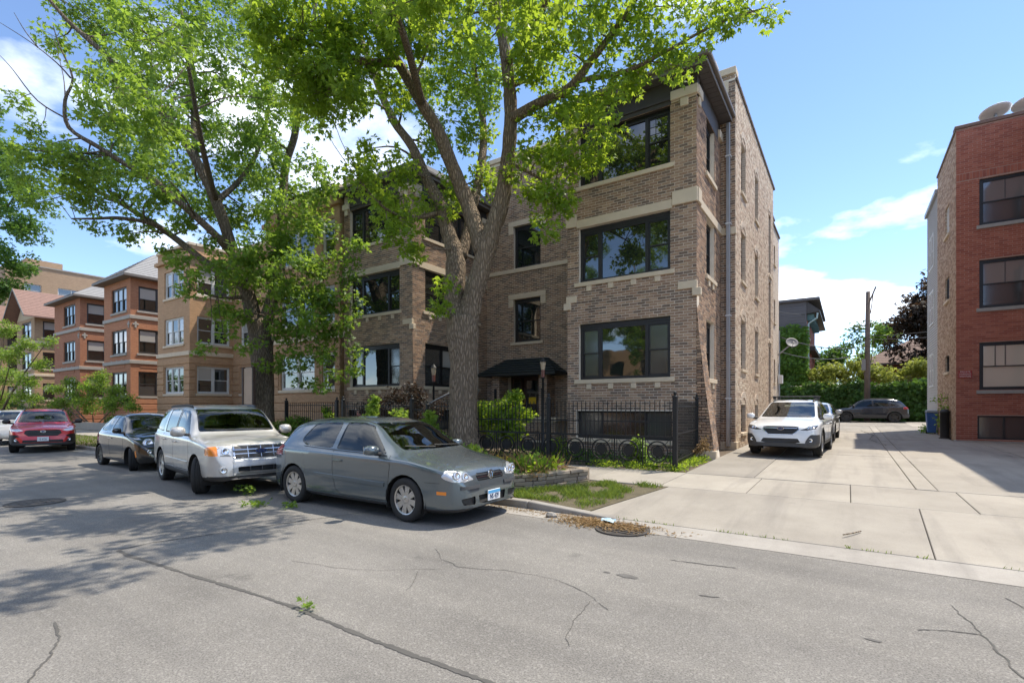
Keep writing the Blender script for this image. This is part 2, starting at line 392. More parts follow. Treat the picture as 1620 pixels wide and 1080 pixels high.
# storm grate with leaf litter at the kerb
sx, sy = gpx(985, 838)
gr = empty('storm_grate', (sx, sy, 0), 0, 'round iron storm drain grate half covered by brown leaf litter', 'drain grate')
m = MB().lathe([(.36, .002), (.36, .02), (.31, .02), (.31, .002)], (sx, sy, 0), n=32); m.build('rim', M_IRON, gr)
MB().lathe([(.31, .003), (0, .003)], (sx, sy, 0), n=24).build('pit', simple('pit_black', (0.012, 0.011, 0.01), 0.95, var=0, bump=0), gr)
for k in range(7):
    q = -.27 + .09 * k; hl = math.sqrt(max(.0, .31 ** 2 - q * q)); MB().box(sx - hl, sx + hl, sy + q - .022, sy + q + .022, .006, .02).build('bar', M_IRON, gr)

# expansion joints with weeds and short concrete cracks
V, F = ribbon([(6.4, 12.0), (5.2, 14.2), (4.6, 16.8), (3.6, 19.2)], .014, .008, .04, .1, zg, 22); MB().add(V, F).build('crack', M_JOINT, drive)
V, F = ribbon([(1.05, 21.2), (.7, 24), (.9, 27), (.5, 31)], .014, .008, .05, .1, zg, 23); MB().add(V, F).build('crack', M_JOINT, drive)
# ================================================================== brickwork engine
M_DB = brick_mat('dark_face_brick', [(0.30, 0.20, 0.14), (0.40, 0.275, 0.19), (0.195, 0.143, 0.11), (0.35, 0.23, 0.155), (0.46, 0.325, 0.225), (0.235, 0.175, 0.135), (0.37, 0.255, 0.175)])
M_MORT = simple('mortar', (0.74, 0.65, 0.53), 0.95, var=0.2, scale=5, bump=0.4, bscale=90)
M_STONE = simple('limestone', (0.62, 0.51, 0.37), 0.85, var=0.16, scale=3, bump=0.3, bscale=45)
M_BLACKF = simple('black_window_frame', (0.018, 0.017, 0.017), 0.42, var=0.2, bump=0.05)
M_BROWNF = simple('brown_trim', (0.06, 0.048, 0.04), 0.6, var=0.25, bump=0.1)
def pane_mat(name, col=(0.012, 0.016, 0.015), rough=0.025, wob=0.012):
    g = NG(name); v = g.pos()
    nrm = g.bump(g.noise(v, 1.3, 2), wob * 10, 0.02)
    MATS[name] = g.out(g.pbsdf(col, rough, 0.0, 1.0, nrm, 0.0, IOR=1.75)); return MATS[name]
M_PANE = pane_mat('window_glass'); M_PANE_SH = pane_mat('glass_over_shade', (0.62, 0.54, 0.43), 0.08); M_PANE_G = pane_mat('glass_grey_screen', (0.06, 0.06, 0.057), 0.12); M_PANE_BL = pane_mat('glass_over_blind', (.42, .41, .38), .1)

def gen_bricks(pl, S0, S1, T0, T1, holes=(), course=0.08, length=0.245, joint=0.016, proud=0.009, s0f=None, s1f=None, header_rows=None, seed=1, dfun=None):
    """list of (s0,s1,t0,t1,d) clipped at the panel edges and at the holes"""
    rr = random.Random(seed); out = []; row = 0; t = T0
    while t < T1 - 0.02:
        t1 = min(t + course - joint, T1); tm = (t + t1) / 2
        a = s0f(tm) if s0f else S0; b = s1f(tm) if s1f else S1
        hs = sorted([(h[0], h[1]) for h in holes if h[2] < tm < h[3]])
        spans = []; c = a
        for h0, h1 in hs:
            if h1 <= a or h0 >= b: continue
            if h0 > c: spans.append((c, h0))
            c = max(c, h1)
        if c < b: spans.append((c, b))
        L = length; off = (row % 2) * 0.5 * L
        if header_rows and row % header_rows == 0: L = length * 0.5
        for (p, q) in spans:
            k = math.floor((p - S0 - off) / L)
            while True:
                x0 = S0 + off + k * L; x1 = x0 + L - joint; k += 1
                if x0 >= q - 0.01: break
                x0 = max(x0, p); x1 = min(x1, q)
                if x1 - x0 < 0.02: continue
                out.append((x0 + rr.uniform(-.002, .002), x1 + rr.uniform(-.002, .002), t + rr.uniform(-.0015, .0015), t1 + rr.uniform(-.0015, .0015), proud + rr.uniform(-.003, .003), (L == length and x1 - x0 > length - joint - .004)))
        t += course; row += 1
    return out
BRICKS = {}            # building -> list of (pl, brick)
def lay(pl, bricks, building, d=0.0):
    BRICKS.setdefault(building.name, [building, []])[1].extend((pl, b, d) for b in bricks)
def flush_bricks(bname, mat, single=300):
    building, L = BRICKS[bname]
    vis = []
    for i, (pl, b, d) in enumerate(L):
        if not b[5]: continue
        c = pl.at((b[0] + b[1]) / 2, (b[2] + b[3]) / 2, d); z = depth(c)
        if z < 1: continue
        X, Y = proj(c)
        if not (5 < X < 1615 and 5 < Y < 1075): continue
        view = (Vector((0, 0, CAM_H)) - c)
        area = pl.n.dot(view.normalized()) / view.length_squared
        if area > 0: vis.append((area, i))
    vis.sort(reverse=True); pick = set(i for _, i in vis[:single]) if single else set()
    V = []; F = []; cache = {}
    for i, (pl, b, d) in enumerate(L):
        s0, s1, t0, t1, pr, full = b
        if i in pick:
            key = (round(pl.u.x, 3), round(pl.u.y, 3))
            if key not in cache:
                hw, hh = (0.245 - .016) / 2, (0.08 - .016) / 2
                P2 = Pl(0, 0, pl.u.x, pl.u.y); e = .003
                f4 = [P2.at(-hw + e, -hh + e, .012), P2.at(hw - e, -hh + e, .012), P2.at(hw - e, hh - e, .012), P2.at(-hw + e, hh - e, .012)]
                m4 = [P2.at(-hw, -hh, .009), P2.at(hw, -hh, .009), P2.at(hw, hh, .009), P2.at(-hw, hh, .009)]
                b4 = [P2.at(-hw, -hh, -.004), P2.at(hw, -hh, -.004), P2.at(hw, hh, -.004), P2.at(-hw, hh, -.004)]
                me = poly_mesh('brick', b4 + m4 + f4, [(8, 9, 10, 11)] + [(k, (k + 1) % 4, 4 + (k + 1) % 4, 4 + k) for k in range(4)] + [(4 + k, 4 + (k + 1) % 4, 8 + (k + 1) % 4, 8 + k) for k in range(4)])
                me.materials.append(mat); cache[key] = me
            o = bpy.data.objects.new('brick', cache[key]); COL.objects.link(o); o.parent = building
            o.location = pl.at((s0 + s1) / 2, (t0 + t1) / 2, d + pr - .011) - PLOC[building.name]
            continue
        k = len(V)
        V += [pl.at(s0, t0, d - .004), pl.at(s1, t0, d - .004), pl.at(s1, t1, d - .004), pl.at(s0, t1, d - .004), pl.at(s0, t0, d + pr), pl.at(s1, t0, d + pr), pl.at(s1, t1, d + pr), pl.at(s0, t1, d + pr)]
        F += [(k + 4, k + 5, k + 6, k + 7), (k, k + 1, k + 5, k + 4), (k + 1, k + 2, k + 6, k + 5), (k + 2, k + 3, k + 7, k + 6), (k + 3, k, k + 4, k + 7)]
    me = poly_mesh('brickwork', V, F); o = link('brickwork', me, mat, building); o['kind'] = 'stuff'
def backing(pl, S0, S1, T0, T1, holes, mat, parent, name='wall', thick=0.25, s1f=None, s0f=None, d=0.0):
    """mortar-coloured wall with real openings: a grid of boxes round the holes"""
    ss = sorted(set([S0, S1] + [v for h in holes for v in h[:2] if S0 < v < S1]))
    tt = sorted(set([T0, T1] + [v for h in holes for v in h[2:4] if T0 < v < T1]))
    if s1f or s0f:
        n = 10; tt = sorted(set(tt + [T0 + (T1 - T0) * k / n for k in range(n + 1)]))
    m = MB()
    for t0, t1 in zip(tt, tt[1:]):
        tm = (t0 + t1) / 2; run = None
        cells = []
        for a, b in zip(ss, ss[1:]):
            sm = (a + b) / 2
            if any(h[0] < sm < h[1] and h[2] < tm < h[3] for h in holes): continue
            if cells and abs(cells[-1][1] - a) < 1e-6: cells[-1][1] = b
            else: cells.append([a, b])
        for a, b in cells:
            b0 = b1 = b; a0 = a1 = a
            if s1f and abs(b - S1) < 1e-6: b0, b1 = s1f(t0), s1f(t1)
            if s0f and abs(a - S0) < 1e-6: a0, a1 = s0f(t0), s0f(t1)
            m.hexa([pl.at(a0, t0, d), pl.at(b0, t0, d), pl.at(b0, t0, d - thick), pl.at(a0, t0, d - thick)], [pl.at(a1, t1, d), pl.at(b1, t1, d), pl.at(b1, t1, d - thick), pl.at(a1, t1, d - thick)])
    return m.build(name, mat, parent)
def win(pl, parent, s0, s1, t0, t1, cols, fm=None, gm=None, fw=0.055, rec=0.10, head=0.0, double=True, sill=None, sill_over=0.12, corbels=0, mull=0.05, dd=0.0, grid=0, name='window', sillm=None):
    """window unit set into the wall; cols = list of (width fraction, kind) kind d = double hung, f = fixed"""
    fm = fm or M_BLACKF; gm = gm or M_PANE
    d1 = dd - rec; d0 = d1 - 0.08; m = MB(); tt1 = t1 - head
    if head: pl.box(m, s0, s1, tt1 - .01, t1, d0, d1 + .015)
    pl.box(m, s0, s0 + fw, t0, tt1, d0, d1); pl.box(m, s1 - fw, s1, t0, tt1, d0, d1)
    pl.box(m, s0 + fw, s1 - fw, t0, t0 + fw, d0, d1); pl.box(m, s0 + fw, s1 - fw, tt1 - fw, tt1, d0, d1)
    W = s1 - s0 - 2 * fw - mull * (len(cols) - 1); tot = sum(c[0] for c in cols); x = s0 + fw; pan = []
    for i, (f, k) in enumerate(cols):
        x1 = x + W * f / tot
        if i < len(cols) - 1: pl.box(m, x1, x1 + mull, t0 + fw, tt1 - fw, d0, d1 + .004)
        a, b = t0 + fw, tt1 - fw; sw = 0.038
        if k == 'd':
            mid = (a + b) / 2
            for (p, q, dep) in ((a, mid + .02, -.045), (mid - .02, b, -.02)):
                pl.box(m, x, x + sw, p, q, d1 + dep - .03, d1 + dep); pl.box(m, x1 - sw, x1, p, q, d1 + dep - .03, d1 + dep)
                pl.box(m, x + sw, x1 - sw, p, p + sw, d1 + dep - .03, d1 + dep); pl.box(m, x + sw, x1 - sw, q - sw, q, d1 + dep - .03, d1 + dep)
                pan.append((x + sw, x1 - sw, p + sw, q - sw, d1 + dep - .018))
                if grid and dep > -.03:
                    for g_ in range(1, grid):
                        xx = x + sw + (x1 - x - 2 * sw) * g_ / grid; pl.box(m, xx - .008, xx + .008, p + sw, q - sw, d1 + dep - .02, d1 + dep - .008)
                    for g_ in (1, 2):
                        zz = p + sw + (q - p - 2 * sw) * g_ / 3; pl.box(m, x + sw, x1 - sw, zz - .008, zz + .008, d1 + dep - .021, d1 + dep - .009)
        else: pan.append((x, x1, a, b, d1 - .04))
        x = x1 + mull
    o = m.build(name, fm, parent)
    for i, (a, b, p, q, dep) in enumerate(pan):
        g = gm[i % len(gm)] if isinstance(gm, (list, tuple)) else gm
        w_ = pl.box(MB(), a, b, p, q, dep - .008, dep); po = w_.build('pane', g, o, world=False)
        po.matrix_parent_inverse = Matrix.Identity(4)
    if sill:
        sm = sillm or M_STONE
        so_ = pl.box(MB(), s0 - sill_over, s1 + sill_over, t0 - sill, t0 - .002, -.12, dd + .07).build('sill', sm, o, world=False, bevel=.008)
        for c in range(corbels):
            cx_ = s0 + (s1 - s0) * (c + .5) / corbels
            pl.box(MB(), cx_ - .085, cx_ + .085, t0 - sill - .17, t0 - sill - .002, -.05, dd + .05).build('corbel', sm, o, world=False, bevel=.008)
    return o

# ================================================================== the brown brick apartment building
YB, YM, YRC = 14.5, 17.7, 19.5           # bay fronts, main front at the right corner, court wall
XB0, XB1 = -7.54, -3.52                  # right bay
LB0, LB1 = -18.72, -14.5                 # left bay
XR = -3.07                               # right side wall
main = empty('apartment_building', (-11, 18, 0.2), 0, 'three storey dark brown brick apartment building with black windows and stone sills', 'apartment building')
FL = [2.50, 5.58, 8.62]                  # sill heights
HD = [4.27, 7.31, 10.30]                 # window head heights
TOPB = 10.62
def bay(x0, x1, mirror=False, seed=1):
    """one projecting bay; the outer corner pier is battered (flares to the ground)"""
    F = Pl(x0, YB, 1, 0); W = x1 - x0
    flare = lambda t: W + (0.50 * max(0.0, (4.6 - t) / 4.4) ** 1.25 if not mirror else 0.12 * max(0.0, (4.6 - t) / 4.4))
    ws0, ws1 = 0.40, W - 0.72
    holes = [(ws0, ws1, FL[i], HD[i]) for i in range(3)] + [(ws0 - .1, ws1 + .05, .66, 1.52)]
    backing(F, 0, W, 0.10, TOPB, holes, M_MORT, main, 'bay_wall', 0.25, s1f=flare)
    bb = [] 
    bb += gen_bricks(F, 0, W, 0.12, TOPB - .3, holes, s1f=flare, seed=seed)
    lay(F, bb, main)
    for i in range(3):
        pat = [(0.62, 'd'), (1.6, 'f'), (0.68, 'd')]
        win(F, main, ws0, ws1, FL[i], HD[i], pat, head=(.10 if i < 2 else .06), rec=.13, sill=.13, sill_over=.13, corbels=4 if i < 2 else 0, fw=.09, mull=.10, gm=([M_PANE_G, M_PANE_G, M_PANE, M_PANE_G, M_PANE_G] if i == 0 else M_PANE), grid=3 if i == 2 else 0)
    win(F, main, ws0 - .1, ws1 + .05, .66, 1.52, [(1, 'f'), (1.8, 'f'), (1, 'f')], rec=.16, fw=.06, gm=[M_PANE_G, pane_mat('basement_curtain', (.07, .042, .028), .1), M_PANE_G], sill=.12, name='basement_window')
    # stone belt over the second floor windows, stepped up at the piers
    F.wbox('stone_band', M_STONE, main, .34, W - .66, HD[1] + .002, HD[1] + .26, -.1, .05, .01)
    F.wbox('stone_band', M_STONE, main, W - .66, W + .04, HD[1] + .06, HD[1] + .46, -.1, .075, .012)
    F.wbox('stone_band', M_STONE, main, -.04, .34, HD[1] + .06, HD[1] + .46, -.1, .075, .012)
    # corner quoin blocks under the second floor
    F.wbox('quoin', M_STONE, main, W - .50, W + .03, FL[1] - .62, FL[1] - .40, -.05, .06, .012)
    F.wbox('quoin', M_STONE, main, W - .10, W + .14, FL[1] - .84, FL[1] - .621, -.05, .10, .012)
    F.wbox('quoin', M_STONE, main, -.03, .34, FL[1] - .62, FL[1] - .40, -.05, .06, .012)
    F.wbox('quoin', M_STONE, main, -.10, .14, FL[1] - .84, FL[1] - .621, -.05, .10, .012)
    # darker soldier panel on the piers of each floor
    # pier caps and base
    for a, b in ((-.05, .40), (W - .70, W + .06)):
        F.wbox('pier_cap', M_STONE, main, a, b, TOPB - .26, TOPB, -.3, .09, .015)
        F.wbox('pier_cap', M_STONE, main, (a + b) / 2 - .11, (a + b) / 2 + .11, TOPB - .50, TOPB - .262, -.05, .06, .01)
    F.wbox('base_stone', M_STONE, main, -.02, ws0 - .15, .05, .44, -.1, .06, .015)
    F.wbox('base_stone', M_STONE, main, W - .45, flare(.3) + .05, .05, .44, -.1, .06, .015)
    # wooden frieze over the top window
    F.wbox('frieze', M_BROWNF, main, .40, W - .70, HD[2] - .01, TOPB + .34, -.2, .014)
    F.wbox('frieze', M_BROWNF, main, .41, W - .71, HD[2] + .12, HD[2] + .2, .0, .05)
    F.wbox('frieze', M_BROWNF, main, -.05, W + .02, TOPB, TOPB + .36, -.3, -.01)
    return F, W, flare
fr, Wr, flr = bay(XB0, XB1, False, 1)
fl_, Wl, fll = bay(LB0, LB1, True, 2)
# returns: right side of the right bay (one window per floor) and right side of the left bay (three lights per floor)
def bay_return(X, y0, y1, s_w0, s_w1, cols, flare, seed, corb):
    P = Pl(X, y0, 0, 1); L = y1 - y0
    fx = (lambda t: flare(t))
    holes = [(s_w0, s_w1, FL[i], HD[i]) for i in range(3)] + [(s_w0 + .1, s_w1 - .1, .66, 1.52)]
    n = 12
    m = MB(); bb = gen_bricks(P, .0, L, 0.12, TOPB - .3, holes, seed=seed)
    backing(P, 0.26, L, 0.10, TOPB, holes, M_MORT, main, 'bay_wall', 0.25)
    lay(P, bb, main)
    for i in range(3):
        win(P, main, s_w0, s_w1, FL[i], HD[i], cols, head=.08, rec=.13, sill=.13, sill_over=.13, corbels=corb if i < 2 else 0, fw=.08, mull=.10, gm=[M_PANE_G, M_PANE_G, M_PANE_G, M_PANE_BL] if i == 0 else M_PANE)
    win(P, main, s_w0 + .1, s_w1 - .1, .66, 1.52, [(1, 'f')], rec=.14, fw=.06, gm=M_PANE_G, name='basement_window')
    P.wbox('stone_band', M_STONE, main, .36, L - .02, HD[1] + .002, HD[1] + .26, -.1, .05, .01)
    P.wbox('stone_band', M_STONE, main, .003, .36, HD[1] + .06, HD[1] + .46, -.1, .072, .012)
    P.wbox('pier_cap', M_STONE, main, .003, .48, TOPB - .26, TOPB - .001, -.2, .085, .015)
    P.wbox('pier_cap', M_STONE, main, L - .45, L - .02, TOPB - .26, TOPB - .001, -.2, .085, .015)
    P.wbox('pier_cap', M_STONE, main, .14, .34, TOPB - .50, TOPB - .262, -.05, .06, .01)
    P.wbox('base_stone', M_STONE, main, .003, .55, .05, .44, -.1, .055, .015)
    P.wbox('frieze', M_BROWNF, main, .48, L - .45, HD[2] - .01, TOPB + .34, -.2, .014)
    P.wbox('frieze', M_BROWNF, main, .0, L - .02, TOPB, TOPB + .355, -.3, -.012)
    return P
bay_return(XB1, YB, YM, 1.15, 2.25, [(1, 'd')], flr, 3, 2)
bay_return(LB1, YB, YRC, .72, 4.30, [(1, 'd'), (1.1, 'd'), (1, 'd')], fll, 4, 6)
# battered cheek of the right bay corner: wedge of brick between the return wall and the flared front edge
def batter(F, W, flare, y_len, seed):
    V = []; Fc = []; n = 14; m = MB()
    ts = [0.10 + (4.6 - 0.10) * k / n for k in range(n + 1)]
    for a, b in zip(ts, ts[1:]):
        e0, e1 = flare(a), flare(b)
        m.hexa([F.at(W, a, 0), F.at(e0, a, 0), F.at(e0, a, -y_len), F.at(W, a, -y_len)], [F.at(W, b, 0), F.at(e1, b, 0), F.at(e1, b, -y_len), F.at(W, b, -y_len)])
    m.build('battered_pier', M_MORT, main)
    t = .44; row = 0; rr = random.Random(seed); V = []; Fc = []
    while t < 4.56:
        e0, e1 = flare(t), flare(t + .067)
        P0 = lambda s, tt, d, e: F.at(e + d, tt, -s)
        x = 0.0 if row % 2 else -.12
        while x < y_len - .02:
            a, b = max(0, x), min(y_len, x + .232); x += .245
            if b - a < .03: continue
            d = .009 + rr.uniform(-.003, .003); k = len(V)
            V += [P0(a, t, -.004, e0), P0(b, t, -.004, e0), P0(b, t + .067, -.004, e1), P0(a, t + .067, -.004, e1), P0(a, t, d, e0), P0(b, t, d, e0), P0(b, t + .067, d, e1), P0(a, t + .067, d, e1)]
            Fc += [(k + 4, k + 5, k + 6, k + 7), (k, k + 1, k + 5, k + 4), (k + 1, k + 2, k + 6, k + 5), (k + 2, k + 3, k + 7, k + 6), (k + 3, k, k + 4, k + 7)]
        t += .08; row += 1
    o = link('brickwork', poly_mesh('brickwork', V, Fc), M_DB, main); o['kind'] = 'stuff'
batter(fr, Wr, flr, .62, 31)
batter(fl_, Wl, fll, .55, 32)
# court wall between the bays with the entrance
CW = Pl(LB1 - .1, YRC, 1, 0); cwL = XB0 + .3 - (LB1 - .1)
cs = lambda X: X - (LB1 - .1)
ENT0, ENT1 = cs(-13.25), cs(-11.05)
holes = [(cs(-12.95), cs(-11.5), 4.62, 6.62), (cs(-12.95), cs(-11.5), 8.05, 10.0), (ENT0, ENT1, .9, 3.15)]
backing(CW, 0, cwL, .1, 13.2, holes, M_MORT, main, 'court_wall')
lay(CW, gen_bricks(CW, 0, cwL, .44, 13.1, holes, seed=5), main)
for (t0, t1) in ((4.62, 6.62), (8.05, 10.0)):
    win(CW, main, cs(-12.95), cs(-11.5), t0, t1, [(1, 'd')], rec=.13, sill=.13 if t0 < 5 else None, sill_over=.15, fw=.08, head=.05)
    CW.wbox('lintel', M_STONE, main, cs(-12.95) - .28, cs(-11.5) + .28, t1 + .002, t1 + .24, -.1, .035, .01)
    for s in (cs(-12.95) - .28, cs(-11.5)): CW.wbox('lintel', M_STONE, main, s + .002, s + .278, t1 - .34, t1, -.1, .033, .01)
CW.wbox('stone_band', M_STONE, main, .0, cwL, 7.85, 8.04, -.1, .06, .01)
CW.wbox('parapet_cap', M_STONE, main, -.1, cwL + .1, 13.2, 13.42, -.35, .10, .015)
# the front wall right of the bay and its stepped parapet
MF = Pl(XB1 - .4, YM, 1, 0); mfL = XR - (XB1 - .4)
backing(MF, 0, mfL, .1, 12.4, [], M_MORT, main, 'front_wall')
lay(MF, gen_bricks(MF, 0, mfL, .5, 12.36, seed=6), main)
MF.wbox('base_stone', M_STONE, main, .3, mfL + .05, .1, .5, -.3, .06, .015)
MF.wbox('stone_band', M_STONE, main, .0, mfL + .03, HD[1] - .02, HD[1] + .22, -.1, .05, .01)
SP = Pl(XB0 - .5, YM, 1, 0)                                  # parapet seen above the eave
spx = lambda X: X - (XB0 - .5)
for (a, b, t) in ((XR - .62, XR, 12.75), (XR - 1.6, XR - .622, 13.15), (XB0 - .3, XR - 1.602, 13.5)):
    SP.wbox('parapet', M_MORT, main, spx(a), spx(b), 12.2, t - .22, -.35, -.002)
    lay(SP, gen_bricks(SP, spx(a), spx(b), 12.4, t - .24, seed=8), main)
    SP.wbox('parapet_cap', M_STONE, main, spx(a) - .03, spx(b) + .03, t - .22, t, -.42, .07, .015)
MF.wbox('quoin', M_STONE, main, mfL - .42, mfL - .2, 11.95, 12.35, -.05, .03, .01)
# eaves with soffit and gutter over the bays
M_EAVE = simple('dark_eave_paint', (0.17, 0.145, 0.125), 0.55, var=0.2); M_SOFF = simple('soffit_boards', (0.10, 0.09, 0.088), 0.7, var=0.2)
M_SHING = simple('grey_shingle', (0.12, 0.115, 0.11), 0.95, var=0.3, scale=9, bump=0.7, bscale=30, bdist=.02)
def eave(x0, x1, yb):
    e = .34; z0 = TOPB + .36
    MB().box(x0 - e, x1 + e, YB - e, yb, z0, z0 + .04).build('soffit', M_SOFF, main)
    for k in range(9):
        yy = YB - e + .1 + k * .09
        if k < 3: MB().box(x0 - e + .06, x1 + e - .06, yy, yy + .075, z0 - .012, z0 - .001).build('soffit_board', M_SOFF, main)
    for k in range(10):
        MB().box(x1 + .03, x1 + e - .04, YB + .2 + k * .26, YB + .2 + k * .26 + .24, z0 - .012, z0 - .001).build('soffit_board', M_SOFF, main)
    MB().box(x0 - e - .02, x1 + e + .02, YB - e - .03, YB - e, z0 - .03, z0 + .2).build('fascia', M_EAVE, main, bevel=.006)
    MB().box(x1 + e, x1 + e + .03, YB - e, yb, z0 - .03, z0 + .2).build('fascia', M_EAVE, main, bevel=.006)
    MB().box(x0 - e - .10, x1 + e + .10, YB - e - .13, YB - e - .032, z0 + .10, z0 + .22).build('gutter', M_EAVE, main, bevel=.02)
    MB().box(x1 + e + .032, x1 + e + .13, YB - e - .03, yb, z0 + .10, z0 + .22).build('gutter', M_EAVE, main, bevel=.02)
    MB().hexa([(x0 - e, YB - e, z0 + .201), (x1 + e, YB - e, z0 + .201), (x1 + e, yb, z0 + .201), (x0 - e, yb, z0 + .201)], [(x0 + .4, YB + .6, z0 + .9), (x1 - .4, YB + .6, z0 + .9), (x1 - .4, yb, z0 + 1.1), (x0 + .4, yb, z0 + 1.1)]).build('roof', M_SHING, main)
eave(XB0, XB1, YM - .002); eave(LB0, LB1, YRC - .002)
# right side wall of common brick with arched windows
M_COMMON = brick_tex('common_brick', (0.62, 0.50, 0.38), (0.46, 0.35, 0.26), (0.75, 0.66, 0.54), 0.08, 0.22, 'Y', (0.70, 0.64, 0.55), 0.35, 0.02)
SW = Pl(XR, YM, 0, 1); L1, L2 = 9.9, 13.6
sw = [(1.05, 1.95), (4.1, 4.95)]
holes = []
for i, (t0, t1) in enumerate(((2.95, 4.65), (6.0, 7.7), (9.05, 10.8))): holes += [(a, b, t0, t1) for a, b in sw] + [(8.2, 8.95, t0 - 1.3, t1 - .2)]
holes += [(1.05, 1.95, .75, 1.75), (4.1, 4.95, .75, 1.75)]
backing(SW, 0.26, L1, .1, 12.35, holes, M_COMMON, main, 'side_wall', .3)
M_TANBR = brick_mat('tan_common_bricks', [(.64, .53, .41), (.70, .59, .46), (.55, .43, .32), (.67, .56, .44), (.60, .48, .36), (.46, .35, .26), (.72, .63, .52)], .22)
BRICKS['side'] = [main, [(SW, b_, 0.0) for b_ in gen_bricks(SW, .02, L1, .12, 12.3, holes, seed=15, course=.08, length=.225, joint=.014, proud=.011)]]
flush_bricks('side', M_TANBR, 0)
backing(SW, L1, L2, .1, 10.9, [(11.3, 11.9, 2.9, 4.1), (11.3, 11.9, 6.0, 7.2), (11.3, 11.9, 9.0, 10.0)], M_COMMON, main, 'side_wall', .3, d=-.12)
for h in holes: win(SW, main, h[0], h[1], h[2], h[3], [(1, 'd')], rec=.11, fw=.05, sill=.10, sill_over=.06, gm=M_PANE)
for t0 in (2.9, 6.0, 9.0): win(SW, main, 11.3, 11.9, t0, t0 + (1.0 if t0 > 8 else 1.2), [(1, 'd')], rec=.11, fw=.05, sill=.10, sill_over=.06, dd=-.12)
for h in holes:                                             # shallow brick arches over the openings
    m = MB(); c = (h[0] + h[1]) / 2; hw = (h[1] - h[0]) / 2; n = 9; r = hw * 1.25; zc = h[3] - math.sqrt(r * r - hw * hw) 
    a0 = math.asin(hw / r)
    for k in range(n):
        p0, p1 = -a0 + 2 * a0 * k / n + .012, -a0 + 2 * a0 * (k + 1) / n - .012
        q = lambda p, rr_: SW.at(c + math.sin(p) * rr_, zc + math.cos(p) * rr_, .0)
        m.prism([q(p0, r), q(p1, r), q(p1, r + .2), q(p0, r + .2)][::-1], SW.n * .03)
    m.build('window_arch', M_COMMON, main)
M_COPING = simple('tile_coping', (0.16, 0.12, 0.09), 0.7, var=0.25)
k = 0.1
while k < L1 - .05:
    SW.wbox('coping_tile', M_COPING, main, k, k + .56, 12.35, 12.47, -.36, .06, .02); k += .6
SW.wbox('coping_tile', M_COPING, main, L1, L2 + .05, 10.9, 11.0, -.5, -.05, .02)
MB().box(LB0 - .3, XR - .3, YRC + .3, YM + L2, 11.9, 12.0).build('roof', M_SHING, main)
MB().box(LB0, XR - .32, YM + L2 - .3, YM + L2, .1, 11.2).build('rear_wall', M_COMMON, main)
LW = Pl(LB0, YM + L2, 0, -1)
backing(LW, 0, YM + L2 - YB, .1, 11.9, [], M_COMMON, main, 'side_wall', .3)
# hidden inner walls that stop light leaking through the window recesses
M_ROOM = simple('room_dark', (0.03, 0.028, 0.026), 0.9, var=0.1, bump=0)
MB().box(LB0 + .4, XR - .5, YRC + .6, YRC + .7, .2, 11.8).build('inner_wall', M_ROOM, main)
for a, b in ((XB0, XB1), (LB0, LB1)): MB().box(a + .3, b - .3, YB + .5, YB + .6, .2, TOPB).build('inner_wall', M_ROOM, main)
# downspout on the right corner
M_ZINC = simple('galvanised_pipe', (0.33, 0.33, 0.34), 0.45, 0.6, var=0.15)
dsx, dsy = XB1 + .26, YM - .14
ds = MB().box(dsx - .06, dsx + .06, dsy - .05, dsy + .05, .35, 10.9).build('downspout', M_ZINC, main, bevel=.012)
for z in (1.9, 4.6, 7.6, 9.8): MB().box(dsx - .085, dsx + .085, dsy - .06, dsy + .14, z, z + .04).build('bracket', simple('white_bracket', (.6, .6, .6), .5), ds, world=False)
# satellite dish, conduits and meter boxes on the side wall
M_WHITE = simple('white_paint', (0.72, 0.72, 0.70), 0.5, var=0.06, bump=.05)
dish = empty('satellite_dish', tuple(SW.at(13.0, 5.0, .3)), 0, 'pale grey satellite dish bracketed to the tan brick side wall', 'satellite dish')
def dish_parts(root, c, ax, r, arm_to, mat):
    pr = [(0.001, 0.0)] + [(r * k / 6, .18 * r * (k / 6) ** 2) for k in range(1, 7)]
    MB().lathe(pr + [(r, .18 * r + .012)] + [(r * k / 6, .18 * r * (k / 6) ** 2 + .012) for k in range(5, 0, -1)], c, ax, 24).build('reflector', mat, root, smooth=True)
    MB().tube([Vector(c), Vector(c) - Vector(ax) * .12, arm_to], .035, 8).build('mount', M_ZINC, root)
    MB().tube([Vector(c) + Vector((0, 0, -r * .9)), Vector(c) + Vector(ax) * r * 1.1 + Vector((0, 0, -r * .5))], .012, 6).build('feed_arm', M_ZINC, root)
dc = SW.at(13.0, 5.05, .55)
dish_parts(dish, dc, (0.35, -0.75, 0.55), .31, SW.at(13.0, 4.45, -.1), simple('dish_grey', (.17, .17, .18), .6))
for s, z0, z1 in ((13.25, .4, 5.8), (13.05, .6, 4.0)): MB().tube([SW.at(s, z0, -.06), SW.at(s, z1, -.06)], .03, 6).build('conduit', M_ZINC, main)
SW.wbox('meter_box', M_WHITE, main, 12.9, 13.25, 2.9, 3.35, -.1, .12, .01)
